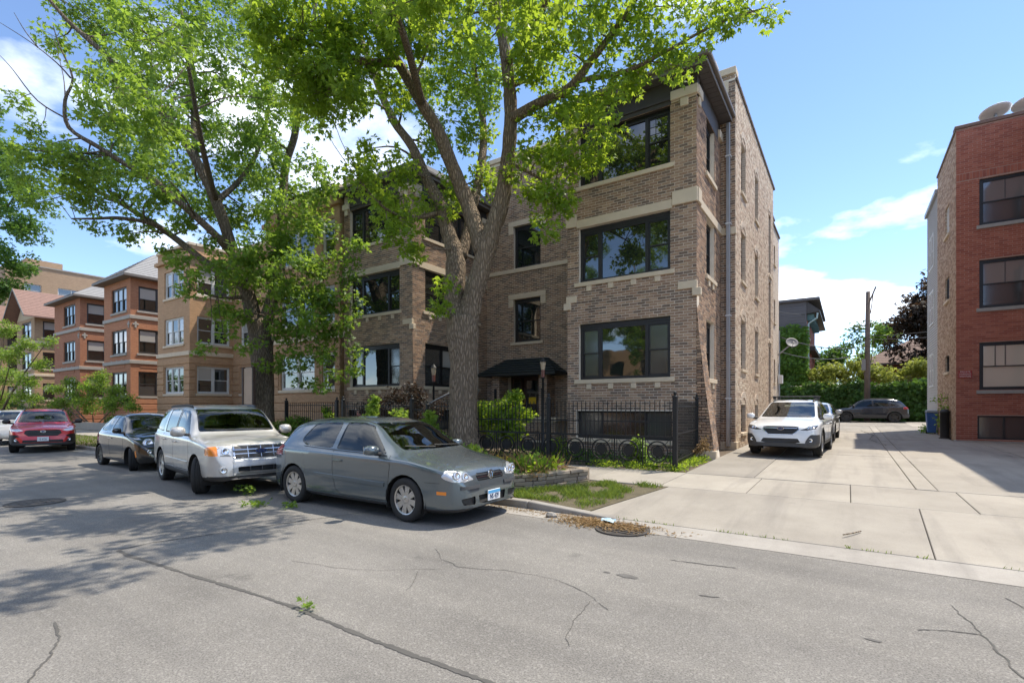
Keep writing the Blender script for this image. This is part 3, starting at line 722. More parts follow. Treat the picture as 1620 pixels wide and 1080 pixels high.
# entrance: door, sidelights, canopy
M_DOOR = simple('dark_wood_door', (0.045, 0.022, 0.014), 0.4, var=0.3, scale=12)
door = CW.wbox('door', M_DOOR, main, cs(-12.55), cs(-11.55), .9, 3.05, -.30, -.24)
def sub(pl, name, mat, par, *a, **k): return pl.box(MB(), *a).build(name, mat, par, world=False, **k)
sub(CW, 'pane', M_PANE, door, cs(-12.38), cs(-11.72), 1.45, 2.85, -.238, -.23)
sub(CW, 'handle', simple('brass', (.5, .35, .12), .35, 1.0), door, cs(-12.48), cs(-12.44), 1.75, 2.05, -.239, -.19)
sub(CW, 'notice', simple('yellow_paper', (0.85, 0.55, 0.02), .7, var=.05), door, cs(-12.26), cs(-11.88), 1.78, 2.08, -.229, -.226)
for a, b in ((-13.2, -12.62), (-11.48, -11.1)):
    CW.wbox('sidelight', M_DOOR, main, cs(a), cs(b), .9, 3.05, -.28, -.245); CW.wbox('sidelight', M_PANE, main, cs(a) + .09, cs(b) - .09, 1.5, 2.9, -.244, -.238)
CW.wbox('door_frame', M_DOOR, main, ENT0, ENT1, 3.05, 3.15, -.3, -.1)
M_GRSH = simple('green_black_shingle', (0.028, 0.034, 0.03), 0.95, var=0.3, scale=14, bump=.6, bscale=40, bdist=.02)
can = empty('entrance_canopy', (-12.2, 18.9, 3.2), 0, 'dark shingled hipped canopy over the entrance door', 'canopy')
cx0, cx1, cy = -14.2, -10.15, 18.35
zb, zt = 3.02, 3.72
courses = 6
for k in range(courses):
    f0, f1 = k / courses, (k + 1) / courses
    q = lambda f, dz: [(cx0 + f * .95, cy + f * 1.0, zb + .12 + f * (zt - zb) + dz), (cx1 - f * .95, cy + f * 1.0, zb + .12 + f * (zt - zb) + dz), (cx1 - f * .95, YRC - .01, zb + .12 + f * (zt - zb) + dz), (cx0 + f * .95, YRC - .01, zb + .12 + f * (zt - zb) + dz)]
    MB().hexa(q(f0, .025), q(f1, .0)).build('shingle_course', M_GRSH, can)
MB().box(cx0 - .02, cx1 + .02, cy - .02, YRC - .012, zb, zb + .12).build('fascia', simple('canopy_fascia', (.02, .024, .022), .6), can)
for xx in (-13.45, -10.95):
    MB().box(xx - .2, xx + .2, 18.75, YRC, .45, zb - .002).build('entrance_pier', M_MORT, main)
    P = Pl(xx - .2, 18.75, 1, 0); lay(P, gen_bricks(P, 0, .4, .45, zb - .03, seed=9), main)
    P = Pl(xx + .2, 18.75, 0, 1); lay(P, gen_bricks(P, 0, .7, .45, zb - .03, seed=9), main)
    Pl(xx - .2, 18.75, 1, 0).wbox('number_plaque', M_BLACKF, main, .13, .27, 1.75, 2.45, .012, .03)
for k in range(4):
    MB().box(-13.2, -11.1, 18.05 + .3 * k - .25, 19.3, .25 + .165 * k, .25 + .165 * (k + 1) - .004).build('step', M_STONE, main, bevel=.01)
MB().box(-11.02, -9.6, 17.4, 18.7, .2, 1.05).build('porch_cheek', M_MORT, main); MB().box(-11.1, -9.5, 17.3, 18.72, 1.052, 1.2).build('porch_coping', M_STONE, main, bevel=.015)
P = Pl(-11.02, 17.4, 1, 0); lay(P, gen_bricks(P, 0, 1.42, .3, 1.03, seed=11), main)
flush_bricks(main.name, M_DB, 300)
# ================================================================== red brick building on the right
YRD, XRD = 24.9, 3.36
red = empty('red_brick_building', (XRD + 1, YRD + 3, .35), 0, 'red brick apartment building with big black framed windows across the driveway', 'apartment building')
M_RB = brick_mat('red_face_brick', [(0.35, 0.118, 0.078), (0.39, 0.138, 0.09), (0.32, 0.102, 0.068), (0.37, 0.128, 0.083), (0.30, 0.098, 0.068), (0.41, 0.15, 0.10)], 0.10)
M_RMORT = simple('red_mortar', (0.43, 0.27, 0.21), 0.95, var=0.25, scale=6)
RF = Pl(XRD, YRD, 1, 0); RW = 2.06
rs = .64
holes = [(rs, RW + .5, 8.29, 10.0), (rs, RW + .5, 5.25, 7.02), (rs, RW + .5, 2.25, 4.0), (rs - .05, RW + .5, .46, 1.32)]
backing(RF, 0, RW, .2, 12.0, holes, M_RMORT, red, 'front_wall')
lay(RF, gen_bricks(RF, 0, RW, .3, 11.95, holes + [(0, RW, 10.05, 10.31)], course=.076, length=.235, joint=.013, proud=.006, seed=41), red)
for k in range(22):                                         # soldier course over the top windows
    lay(RF, [(k * .092 + .004, k * .092 + .084, 10.06, 10.30, .012, False)], red)
flush_bricks(red.name, M_RB, 300)
BL = [(1, 'f')]
for (t0, t1), gm, kind in (((8.29, 10.0), [M_PANE_G, pane_mat('glass_curtain_reflection', (.16, .15, .14), .06)], 'd'), ((5.25, 7.02), [M_PANE_G, pane_mat('glass_curtain_reflection', (.22, .2, .18), .06)], 'd'), ((2.25, 4.0), M_PANE_SH, 'd')):  # second floor upper sash: reflection painted as a paler pane colour; top floor: curtain
    o = win(RF, red, rs, RW + 1.0, t0, t1, [(1, kind)], gm=gm, rec=.08, fw=.09, sill=.13, sill_over=.08, sillm=simple('grey_sill', (.33, .31, .28), .85))
    for q in (.16, .30, .72, .86):
        if t0 < 3: RF.box(MB(), rs + .13 + q * 1.9, rs + .15 + q * 1.9, (t0 + t1) / 2 + .03, t1 - .13, -.105, -.09).build('muntin', M_BLACKF, o, world=False)
        elif q in (.3, .72): RF.box(MB(), rs + .13 + q * 1.9, rs + .145 + q * 1.9, (t0 + t1) / 2 + .03, t1 - .13, -.105, -.095).build('muntin', M_BLACKF, o, world=False)
M_CURT = simple('white_curtain', (.5, .5, .48), .9)
win(RF, red, rs - .05, RW + 1.0, .46, 1.32, [(.8, 'f'), (.8, 'f'), (1.2, 'f')], gm=M_PANE_G, rec=.07, fw=.06, name='basement_window')
RF.wbox('base_course', M_CURB, red, -.06, RW, .2, .40, -.2, .07, .015)
RF.wbox('parapet_cap', simple('brown_coping', (.17, .10, .075), .7), red, -.05, RW + 1, 12.0, 12.13, -.35, .05, .015)
sg = RF.wbox('parking_sign', simple('sign_red', (.33, .03, .025), .5, var=.1), red, .06, .44, 2.72, 2.99, .012, .028)
M_SIGNW = simple('sign_lettering', (.62, .55, .5), .6, var=.1)
def text(s, size, mat, parent, loc, rot, name='lettering', ext=0.002, align='CENTER', world=True, sx=1.0):
    c = bpy.data.curves.new(name, 'FONT'); c.body = s; c.size = size; c.extrude = ext; c.align_x = align; c.align_y = 'CENTER'; c.resolution_u = 3
    tmp = bpy.data.objects.new('tmp', c); COL.objects.link(tmp)
    me = bpy.data.meshes.new_from_object(tmp.evaluated_get(bpy.context.evaluated_depsgraph_get())); bpy.data.objects.remove(tmp)
    me.name = name; me.materials.clear()
    o = link(name, me, mat, parent, False); o.location = loc; o.rotation_euler = rot; o.scale = (sx, 1, 1)
    return o
for i, ln in enumerate(('PRIVATE', 'PARKING', 'VIOLATORS')):
    text(ln, .082, M_SIGNW, sg, RF.at(.25, 2.94 - i * .085, .031), (math.pi / 2, 0, 0), sx=.95 if i < 2 else .75)
# left flank: common brick, then grey clapboard
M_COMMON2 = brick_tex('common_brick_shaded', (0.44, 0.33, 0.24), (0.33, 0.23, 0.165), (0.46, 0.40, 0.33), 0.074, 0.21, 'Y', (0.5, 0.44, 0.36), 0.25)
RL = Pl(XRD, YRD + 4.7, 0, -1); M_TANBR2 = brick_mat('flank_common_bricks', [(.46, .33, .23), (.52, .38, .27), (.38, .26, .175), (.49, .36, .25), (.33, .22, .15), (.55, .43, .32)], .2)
holes = [(2.2, 3.2, 8.6, 9.8), (2.2, 3.2, 5.95, 6.9), (2.2, 3.2, 3.05, 3.75)]
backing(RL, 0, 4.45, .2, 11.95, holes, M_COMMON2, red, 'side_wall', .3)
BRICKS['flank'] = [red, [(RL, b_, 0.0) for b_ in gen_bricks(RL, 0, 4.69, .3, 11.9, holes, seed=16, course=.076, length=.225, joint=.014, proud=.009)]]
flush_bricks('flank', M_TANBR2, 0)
for h in holes:
    win(RL, red, h[0], h[1], h[2], h[3], [(1, 'f')] * (4 if h[2] > 5 else 1), fm=simple('white_trim', (.62, .62, .6), .6) if h[2] > 8 else M_BLACKF, gm=M_PANE_SH if h[2] > 8 else M_PANE, rec=.05, fw=.05, mull=.03, sill=.1, sill_over=.05)
k = 0.0
while k < 4.6: RL.wbox('coping_tile', M_COPING, red, k, min(4.7, k + .5), 11.95, 12.05, -.35, .05, .015); k += .54
M_CLAP = simple('grey_clapboard', (.42, .40, .375), .75, var=.1, scale=2, bump=.1)
RC = Pl(XRD + .02, YRD + 8.4, 0, -1)
backing(RC, 0, 3.7, 1.3, 11.3, [], M_CLAP, red, 'porch_wall', .2, d=-.03)
m = MB(); t = 1.35
while t < 11.2:
    a = [RC.at(0, t, .02), RC.at(3.69, t, .02), RC.at(3.69, t, -.03), RC.at(0, t, -.03)]; b_ = [RC.at(0, t + .118, .002), RC.at(3.69, t + .118, .002), RC.at(3.69, t + .118, -.03), RC.at(0, t + .118, -.03)]
    m.hexa(a, b_); t += .12
cb = m.build('clapboards', M_CLAP, red); cb['kind'] = 'stuff'
M_WTRIM = simple('white_trim', (.62, .62, .6), .6)
for t0 in (8.3, 5.6, 2.6): win(RC, red, .9, 2.5, t0, t0 + 1.6, [(1, 'd'), (1, 'd')], fm=M_WTRIM, rec=-.04, fw=.07, mull=.07)
RC.wbox('porch_roof_edge', simple('grey_flashing', (.35, .36, .37), .5), red, -.1, 3.68, 11.3, 11.5, -.4, .12, .01)
MB().box(XRD + .31, 16, YRD + .4, YRD + 8.3, 11.6, 11.7).build('roof', M_SHING, red)
MB().box(XRD + .35, XRD + 2.4, YRD + .5, YRD + .55, .3, 11.6).build('inner_wall', M_ROOM, red)
MB().box(XRD + .31, 16, YRD + 8.3, YRD + 8.4, .2, 11.2).build('rear_wall', M_COMMON2, red)
# projecting wing further right (its shade lies on the court)
M_REDTEX = brick_tex('red_brick_plain', (0.33, 0.10, 0.06), (0.26, 0.075, 0.05), (0.22, 0.12, 0.085), 0.072, 0.235, 'XY', (.3, .12, .08), .2)
WL = Pl(5.42, YRD - .002, 0, -1)
backing(WL, 0, 7.8, .15, 12.0, [(1.2, 2.4, 2.25, 4.0), (1.2, 2.4, 5.25, 7.0), (1.2, 2.4, 8.29, 10)], M_REDTEX, red, 'wing_wall', .3)
for t0, t1 in ((2.25, 4.0), (5.25, 7.0), (8.29, 10)): win(WL, red, 1.2, 2.4, t0, t1, [(1, 'd')], rec=.08, sill=.12)
WF = Pl(5.42, YRD - 7.8, 1, 0); backing(WF, 0, 10.5, .15, 12.0, [(1, 4, 2.25, 4.0), (1, 4, 5.25, 7.0), (1, 4, 8.29, 10)], M_REDTEX, red, 'wing_wall', .3)
for t0, t1 in ((2.25, 4.0), (5.25, 7.0), (8.29, 10)): win(WF, red, 1, 4, t0, t1, [(1, 'd'), (1.5, 'f'), (1, 'd')], rec=.08, sill=.12)
MB().box(5.7, 15.9, YRD - 7.5, YRD + .5, 11.7, 11.8).build('roof', M_SHING, red)
# rooftop dishes
M_DISHW = simple('dish_pale', (.75, .76, .78), .5)
for c, lab in ((pxY(1575, 180, YRD + .35), 'pale satellite dish on the red building parapet, nearer its corner'), (pxY(1628, 166, YRD + .35), 'pale satellite dish on the red building parapet cut by the picture edge')):
    d_ = empty('satellite_dish', tuple(c), 0, lab, 'satellite dish', 'dishes on the red building roof')
    dish_parts(d_, c, (-.1, .2, .97), .46, Vector(c) + Vector((.05, .1, -.7)), M_DISHW)

# ================================================================== houses along the street to the left
def house(name, label, x0, x1, depth_, top, wallm, fm, gm, ret, floors, whead, rust=None, roof='flat', front_w=((.18, .82, 3),), ret_w=(.15, .75, 2), sill_m=None, trim=None, yb=14.5, eave_=.55, roofm=None, panel=None):
    h = empty(name, ((x0 + x1) / 2, yb + depth_ / 2, .2), 0, label, 'house' if 'house' in label else 'apartment building')
    F = Pl(x0, yb, 1, 0); W = x1 - x0; S = Pl(x1, yb, 0, 1); sill_m = sill_m or M_STONE
    hf = []; hr = []
    for t0 in floors:
        for a, b, n in front_w: hf.append((W * a, W * b, t0, t0 + whead, n))
        if ret_w: hr.append((ret * ret_w[0], ret * ret_w[1], t0, t0 + whead, ret_w[2]))
    backing(F, 0, W, .1, top, hf, wallm, h, 'front_wall', .25); backing(S, .25, ret, .1, top, hr, wallm, h, 'bay_wall', .25)
    backing(Pl(x0, yb + ret, 0, -1), 0, ret - .25, .1, top, [], wallm, h, 'bay_wall', .25)
    for pl, L in ((F, hf), (S, hr)):
        for a, b, t0, t1, n in L:
            o = win(pl, h, a, b, t0, t1, [(1, 'd')] * n, fm=fm, gm=random.choice(([M_PANE, M_PANE], [M_PANE, M_PANE_BL, M_PANE_G, M_PANE], [M_PANE_G, M_PANE, M_PANE, M_PANE_BL], [M_PANE, M_PANE_BL])), rec=.08, fw=.09, mull=.12, sill=.14, sill_over=.1, sillm=sill_m)
    # corner pier with rustication grooves
    if rust:
        for pl, L, holes_ in ((F, W, hf), (S, ret, hr)):
            t = .2
            while t < rust:
                sp = [(0.0, L)]
                for a, b, t0, t1, n in holes_:
                    if t + .36 > t0 - .16 and t < t1 + .02:
                        sp = [q for (p, r) in sp for q in ((p, min(r, a - .12)), (max(p, b + .12), r)) if q[1] - q[0] > .08]
                for p, r in sp: pl.wbox('stone_course', wallm, h, p - (.055 if pl is S else .0), r + (.052 if pl is F else 0), t, t + .36, -.02, .05, .02)
                t += .41
    for z in (floors[1] - .75, floors[2] - .62 if trim else None):
        if z is None: continue
        F.wbox('stone_band', sill_m, h, -.06, W + .075, z, z + .26, -.1, .085, .02); S.wbox('stone_band', sill_m, h, .0, ret, z + .001, z + .259, -.1, .08, .02)
    if trim:
        for pl, s in ((F, W - .45), (S, .12)):
            pl.wbox('ornament', sill_m, h, s, s + .36, floors[2] - 1.05, floors[2] - .93, -.03, .05, .01); pl.wbox('ornament', sill_m, h, s + .12, s + .24, floors[2] - 1.25, floors[2] - .8, -.03, .048, .01)
        for q in (.3, .5, .7):
            c = F.at(W * q, floors[1] - .5, .0); MB().lathe([(.11, 0), (.11, .03), (0, .05)], c, F.n, 4).build('ornament', sill_m, h)
    if panel:
        for pl, a, b in ((F, W * .2, W * .8), (S, ret * .15, ret * .75)):
            for z in panel:
                for (p, q, r, s_) in ((a, b, z, z + .06), (a, b, z + .54, z + .6), (a, a + .06, z + .06, z + .54), (b - .06, b, z + .06, z + .54)): pl.wbox('panel_frame', wallm, h, p, q, r, s_, -.02, .03)
    return h, F, S, W
def block(h, x0, x1, y0, y1, z1, mat, name='wall'): return MB().box(x0, x1, y0, y1, .1, z1).build(name, mat, h)
M_TANB = brick_tex('tan_brick', (0.53, 0.325, 0.185), (0.44, 0.265, 0.145), (0.45, 0.32, 0.215), 0.068, 0.21, 'XY', (.3, .22, .15), .25)
M_ORB = brick_tex('orange_brick', (0.47, 0.21, 0.11), (0.39, 0.165, 0.09), (0.44, 0.26, 0.17), 0.068, 0.21, 'XY', (.28, .13, .08), .25)
M_ORB2 = brick_tex('orange_brick_dark', (0.40, 0.175, 0.095), (0.33, 0.135, 0.075), (0.40, 0.24, 0.16), 0.068, 0.21, 'XY', (.25, .12, .08), .3)
M_TANB2 = brick_tex('buff_brick', (0.45, 0.30, 0.18), (0.37, 0.24, 0.14), (0.40, 0.30, 0.2), 0.068, 0.21, 'XY', (.25, .17, .11), .3)
M_GSTONE = simple('grey_stone', (.36, .33, .29), .85, var=.15, scale=3)
M_DKW = simple('dark_frame', (.05, .047, .045), .5, var=.1)
def hip_roof(h, x0, x1, y0, y1, z0, zr, mat, e=.6):
    cx_, cy_ = (x0 + x1) / 2, (y0 + y1) / 2; hw = min(x1 - x0, y1 - y0) / 2
    MB().box(x0 - e, x1 + e, y0 - e, y1 + e, z0, z0 + .16).build('eave', M_EAVE, h, bevel=.02)
    n = 14                                                  # shingle courses stepping up the hip
    m = MB()
    for k in range(n):
        f0, f1 = k / n, (k + 1) / n
        q = lambda f, dz: [(x0 - e + f * (hw + e) * .98, y0 - e + f * (hw + e) * .98, z0 + .16 + f * (zr - z0) + dz), (x1 + e - f * (hw + e) * .98, y0 - e + f * (hw + e) * .98, z0 + .16 + f * (zr - z0) + dz), (x1 + e - f * (hw + e) * .98, y1 + e - f * (hw + e) * .98, z0 + .16 + f * (zr - z0) + dz), (x0 - e + f * (hw + e) * .98, y1 + e - f * (hw + e) * .98, z0 + .16 + f * (zr - z0) + dz)]
        m.hexa(q(f0, .02), q(f1, 0))
    m.build('roof', mat, h)
M_SLATE = simple('grey_roof', (.26, .255, .25), .9, var=.2, scale=5, bump=.6, bscale=18, bdist=.02)
FLT = [2.46, 5.54, 8.54]
# tan building with white windows: two bays and a recessed middle
tan, F, S, W = house('tan_apartment_building', 'tan brick apartment building with white windows and banded stone behind the trees', -37.7, -33.3, 3, 11.5, M_TANB, M_WTRIM, M_PANE, 2.6, FLT, 1.69, rust=4.6, front_w=((.22, .82, 3),), ret_w=(.16, .92, 2))
F2 = Pl(-25.0, 14.5, 1, 0); W2 = 5.95
holes = [(a, b, t, t + 1.69) for t in FLT for a, b in ((1.3, 4.1), (4.65, 5.6))]
backing(F2, 0, W2, .1, 11.5, holes, M_TANB, tan, 'front_wall')
for t in FLT:
    win(F2, tan, 1.3, 4.1, t, t + 1.69, [(1, 'd')] * 2, fm=M_WTRIM, rec=.08, fw=.1, mull=.2, sill=.14, sill_over=.1); win(F2, tan, 4.65, 5.6, t, t + 1.69, [(1, 'd')], fm=M_WTRIM, rec=.08, fw=.1, sill=.14, sill_over=.1)
t = .2
while t < 4.6:
    sp = [(0, 1.18), (4.22, 4.53), (5.72, W2 + .05)] if 2.3 < t + .36 and t < 4.16 else [(0, W2 + .05)]
    for a, b in sp: F2.wbox('stone_course', M_TANB, tan, a, b, t, t + .36, -.02, .05, .02)
    t += .41
F2.wbox('stone_band', M_STONE, tan, -.05, W2 + .06, 4.75, 5.0, -.1, .09, .02)
block(tan, -19.3, -19.06, 14.75, 30, 11.5, M_TANB, 'side_wall')
R2 = Pl(-33.3, 17.1, 1, 0); holes = [(a, b, t, t + 1.69) for t in FLT for a, b in ((.9, 2.5), (4.2, 6.6))]
backing(R2, 0, 8.3, .1, 11.8, holes, M_TANB, tan, 'court_wall')
for a, b, t0, t1 in holes: win(R2, tan, a, b, t0, t1, [(1, 'd')] * 2, fm=M_WTRIM, gm=[M_PANE_G, M_PANE_BL, M_PANE, M_PANE], rec=.08, fw=.1, mull=.14, sill=.14, sill_over=.1)
t = .2
while t < 4.6:
    sp = [(0, .78), (2.62, 4.08), (6.72, 8.3)] if 2.3 < t + .36 and t < 4.16 else [(0, 8.3)]
    for a, b in sp: R2.wbox('stone_course', M_TANB, tan, a, b, t, t + .36, -.02, .05, .02)
    t += .41
MB().box(-37.7, -19.07, 17.36, 30, 11.2, 11.4).build('roof', M_SHING, tan); block(tan, -37.7, -37.45, 17, 30, 11.4, M_TANB, 'side_wall')
for x0, x1, y0 in ((-37.75, -33.25, 14.45), (-25.05, -19.0, 14.45), (-33.2, -25.1, 17.05)):
    MB().box(x0 - .1, x1 + .1, y0 - .12, y0 + .4, 10.75, 11.0).build('cornice', M_TANB, tan, bevel=.03); MB().box(x0, x1, y0 - .05, y0 + .4, 11.5, 11.68).build('parapet_cap', M_STONE, tan, bevel=.02)
for x, a in ((-33.3, 'S'),):
    MB().box(-33.45, -33.15, 14.5, 17.1, 10.75, 11.0).build('cornice', M_TANB, tan, bevel=.03); MB().box(-33.6, -33.22, 14.86, 17.1, 11.5, 11.68).build('parapet_cap', M_STONE, tan, bevel=.02)
# first orange house
FLO = [2.40, 5.45, 8.50]
or1, F, S, W = house('orange_brick_house', 'orange brick three storey house with grey hip roof next to the tan building', -47.0, -42.1, 14, 10.75, M_ORB, M_DKW, M_PANE, 4.0, FLO, 1.75, rust=2.2, front_w=((.30, .86, 3),), ret_w=(.12, .72, 2), sill_m=M_GSTONE, trim=True, panel=(4.45,))
block(or1, -46.98, -42.12, 18.51, 28, 10.7, M_ORB); hip_roof(or1, -47.0, -42.1, 14.5, 24, 10.75, 13.2, M_SLATE)
MB().box(-46.2, -45.4, 17.2, 17.8, 12.1, 13.3).build('chimney', M_DKW, or1)
or2, F, S, W = house('orange_brick_house', 'darker orange brick house with low hip roof, left of the taller orange one', -58.6, -52.2, 14, 10.55, M_ORB2, M_DKW, M_PANE, 4.5, FLO, 1.7, rust=2.2, front_w=((.38, .82, 3),), ret_w=(.10, .66, 2), sill_m=M_GSTONE, trim=True, panel=(4.45,))
block(or2, -58.58, -52.22, 19.01, 28, 10.5, M_ORB2); hip_roof(or2, -58.6, -52.2, 14.5, 25, 10.55, 13.0, M_SLATE)
MB().box(-57.2, -56.0, 20, 21, 11.2, 14.2).build('chimney', M_TANB2, or2)
M_TILE = simple('red_tile_roof', (.24, .145, .115), .85, var=.3, scale=6, bump=.5)
def gable_house(name, label, x0, x1, mat, yb=14.5):
    h, F, S, W = house(name, label, x0, x1, 14, 10.2, mat, M_DKW, M_PANE, 6.0, [2.3, 5.3, 8.3], 1.6, rust=None, front_w=((.30, .82, 2),), ret_w=(.10, .42, 1), sill_m=M_STONE, trim=True)
    block(h, x0 + .02, x1 - .02, yb + 6.01, yb + 13, 10.1, mat)
    cx_ = (x0 + x1) / 2; ez = 10.2; rz = 13.1; e = .8
    for sg_ in (-1, 1):
        xe = x0 - e if sg_ < 0 else x1 + e
        n = 16; m = MB()
        for k in range(n):
            f0, f1 = k / n, (k + 1) / n; a0, a1 = xe + (cx_ - xe) * f0, xe + (cx_ - xe) * f1; z0_, z1_ = ez + (rz - ez) * f0, ez + (rz - ez) * f1
            lo, hi = (a0, a1) if sg_ < 0 else (a1, a0)
            L = [(a0, yb - .9, z0_ + .03), (a1, yb - .9, z1_), (a1, yb - .9, z1_ - .12), (a0, yb - .9, z0_ - .12)]
            m.prism(L if sg_ > 0 else L[::-1], (0, 14.5, 0))
        m.build('roof', M_TILE, h)
        MB().prism([(xe, yb - .96, ez - .16), (cx_, yb - .96, rz - .16), (cx_, yb - .96, rz + .06), (xe, yb - .96, ez + .06)][::-1 if sg_ < 0 else 1], (0, .05, 0)).build('bargeboard', M_EAVE, h)
    MB().prism([(x0, yb, ez), (x1, yb, ez), (cx_, yb, rz - .3)], (0, .2, 0)).build('gable_wall', simple('cream_stucco', (.5, .40, .26), .9), h)
    return h
gable_house('buff_brick_house', 'buff brick house with red tiled gable roof beside the dark orange house', -70.4, -64.5, M_TANB2)
gable_house('buff_brick_house', 'buff brick house with red tiled roof at the picture edge behind bushes', -83.0, -77.0, M_TANB2)
# tall flat-roofed block far behind
blk = empty('apartment_block', (-90, 30, .2), 0, 'tall flat roofed tan brick block rising behind the street houses', 'apartment building')
M_TANB3 = brick_tex('far_tan_brick', (0.46, 0.32, 0.215), (0.39, 0.27, 0.18), (0.42, 0.33, 0.24), 0.07, 0.21, 'Y', (.3, .22, .16), .2)
BS = Pl(-80, 15.5, 0, 1)
holes = [(a, a + w_, t, t + 1.5) for t in (5.2, 8.4, 11.6, 14.6) for a, w_ in ((1.6, 1.5), (4.6, 2.6), (9.4, 2.6), (14, 1.5), (18, 2.6))]
backing(BS, 0, 26, .1, 18.2, holes, M_TANB3, blk, 'side_wall')
for a, b, t0, t1 in holes: win(BS, blk, a, b, t0, t1, [(1, 'd')] * (2 if b - a > 2 else 1), fm=M_WTRIM if t0 > 14 else M_DKW, gm=M_PANE_G, rec=.1, sill=.15)
block(blk, -100, -80.3, 15.5, 41.5, 18.0, M_TANB3); BS.wbox('parapet_cap', M_GSTONE, blk, -.1, 26.1, 18.2, 18.35, -.5, .1)
block(blk, -92, -82.5, 17.8, 21.2, 19.6, M_TANB3, 'penthouse_wall'); MB().box(-83, -82, 27, 29, 18.4, 19.6).build('vent', M_DKW, blk)

# ================================================================== behind the court: house, garage walls, pole
gh = empty('grey_clad_house', (-8, 50, .6), 0, 'tall narrow house with dark grey siding and ivy behind the brown building', 'house')
GHX, GHY = -2.75, 46.0
M_GSID = simple('dark_grey_siding', (.115, .115, .122), .7, var=.1, scale=2, bump=.1)
GF = Pl(-13, GHY, 1, 0); backing(GF, 0, GHX + 13, .3, 10.0, [], M_GSID, gh, 'front_wall')
t = 6.0
while t < 9.9:
    GF.box(MB(), 7.5, GHX + 13, t, t + .2, 0, .03).build('siding_board', M_GSID, gh); t += .23
M_RB3 = brick_tex('far_red_brick', (0.34, 0.11, 0.08), (0.28, 0.085, 0.06), (0.3, 0.2, 0.16), 0.07, 0.21, 'Y', (.35, .2, .16), .3)
GS = Pl(GHX, GHY, 0, 1); holes = [(3, 4.2, 1.8, 3.4), (7, 8.2, 1.8, 3.4), (3, 4.2, 4.9, 6.4), (7, 8.2, 4.9, 6.4), (3, 4.2, 7.4, 8.6)]
backing(GS, .26, 12, .3, 6.9, [h for h in holes if h[2] < 6], M_RB3, gh, 'side_wall')
backing(GS, .26, 12, 6.9, 10.0, [holes[-1]], M_RB3, gh, 'side_wall')
for a, b, t0, t1 in holes: win(GS, gh, a, b, t0, t1, [(1, 'd')], rec=.1, sill=.12)
M_TEAL = simple('teal_trim', (.10, .2, .2), .6)
MB().box(-13, GHX + .9, GHY - .3, GHY + 12.3, 10.0, 10.2).build('roof', M_GSID, gh)
MB().hexa([(GHX + .01, GHY, 9.0), (GHX + .9, GHY, 9.0 + .1), (GHX + .9, GHY + 12, 9.1), (GHX + .01, GHY + 12, 9.0)], [(GHX + .01, GHY, 9.99), (GHX + .9, GHY, 9.2), (GHX + .9, GHY + 12, 9.2), (GHX + .01, GHY + 12, 9.99)]).build('eave', M_DKW, gh)
for k in range(8): MB().box(GHX + .02, GHX + .5, GHY + .3 + k * 1.2, GHY + .42 + k * 1.2, 8.5, 8.98).build('bracket', M_TEAL, gh)
MB().tube([(GHX + .75, GHY + .1, 9.0), (GHX + .7, GHY + .1, 8.6), (GHX + .12, GHY + .1, 8.2), (GHX + .12, GHY + .1, .8)], .07, 8).build('downspout', simple('pale_teal', (.36, .48, .48), .5), gh)
MB().box(GHX, GHX + .5, GHY + 2.2, GHY + 11, 6.3, 6.6).build('bay_roof', M_DKW, gh)
wl = empty('garden_wall', (6, 44.6, .6), 0, 'long low wall covered with ivy behind the black parked car', 'wall')
MB().box(-7.5, 16, 44.5, 44.8, .3, 3.1).build('wall', M_GSTONE, wl); MB().box(-7.5, 16, 44.4, 44.9, 3.1, 3.25).build('coping', M_STONE, wl, bevel=.02)
hb = empty('brown_roofed_house', (9, 62, .7), 0, 'low house with brown hip roof beyond the ivy wall', 'house')
block(hb, 1.5, 14, 60, 68, 5.6, M_RB3); M_BRR = simple('brown_shingle', (.20, .135, .105), .9, var=.2, scale=4, bump=.5, bscale=15)
BP = Pl(1.5, 59.98, 1, 0)
for a in (1.5, 4.6, 8.4): win(BP, hb, a, a + 1.6, 3.4, 4.9, [(1, 'd')], fm=M_WTRIM, rec=-.02, sill=.1)
hip_roof(hb, 1.5, 14, 60, 68, 5.6, 8.3, M_BRR, .9)
# utility pole with wires
pole = empty('utility_pole', (1.1, 43.4, .6), 0, 'weathered wooden utility pole rising above the ivy wall', 'utility pole')
M_POLE = simple('weathered_wood', (.13, .10, .08), .9, var=.35, scale=5, bump=.6, bscale=12, bdist=.03)
MB().tube([(1.1, 43.4, .4), (1.12, 43.4, 5), (1.16, 43.4, 9.75)], [.19, .17, .13], 10).build('post', M_POLE, pole, smooth=True)
MB().tube([(1.2, 43.3, 8.9), (1.6, 43.2, 10.0)], .05, 6).build('brace', M_POLE, pole); MB().tube([(1.45, 43.3, 9.5), (1.3, 43.3, 8.2)], .03, 6).build('brace', M_POLE, pole)
MB().box(.78, 1.02, 43.2, 43.4, 4.2, 5.0).build('service_box', simple('box_grey', (.2, .2, .2), .6), pole)
M_WIRE = simple('wire', (.03, .03, .03), .6, var=0, bump=0)
def wire(a, b, sag, lab, r=.026):
    a = Vector(a); b = Vector(b); P = [a.lerp(b, k / 12) - Vector((0, 0, sag * 4 * (k / 12) * (1 - k / 12))) for k in range(13)]
    tag(MB().tube(P, r, 5).build('overhead_wire', M_WIRE), lab, 'wire', 'overhead wires')
wire((1.1, 43.3, 5.9), tuple(SW.at(13.2, 5.4, .05)), .35, 'upper sagging wire from the pole to the brown building')
wire((1.1, 43.3, 5.5), tuple(SW.at(13.1, 4.6, .05)), .45, 'lower sagging wire from the pole to the brown building')
wire((1.15, 43.3, 6.6), (9, 33.2, 6.3), .3, 'upper wire from the pole to the grey clapboard wall', .02)
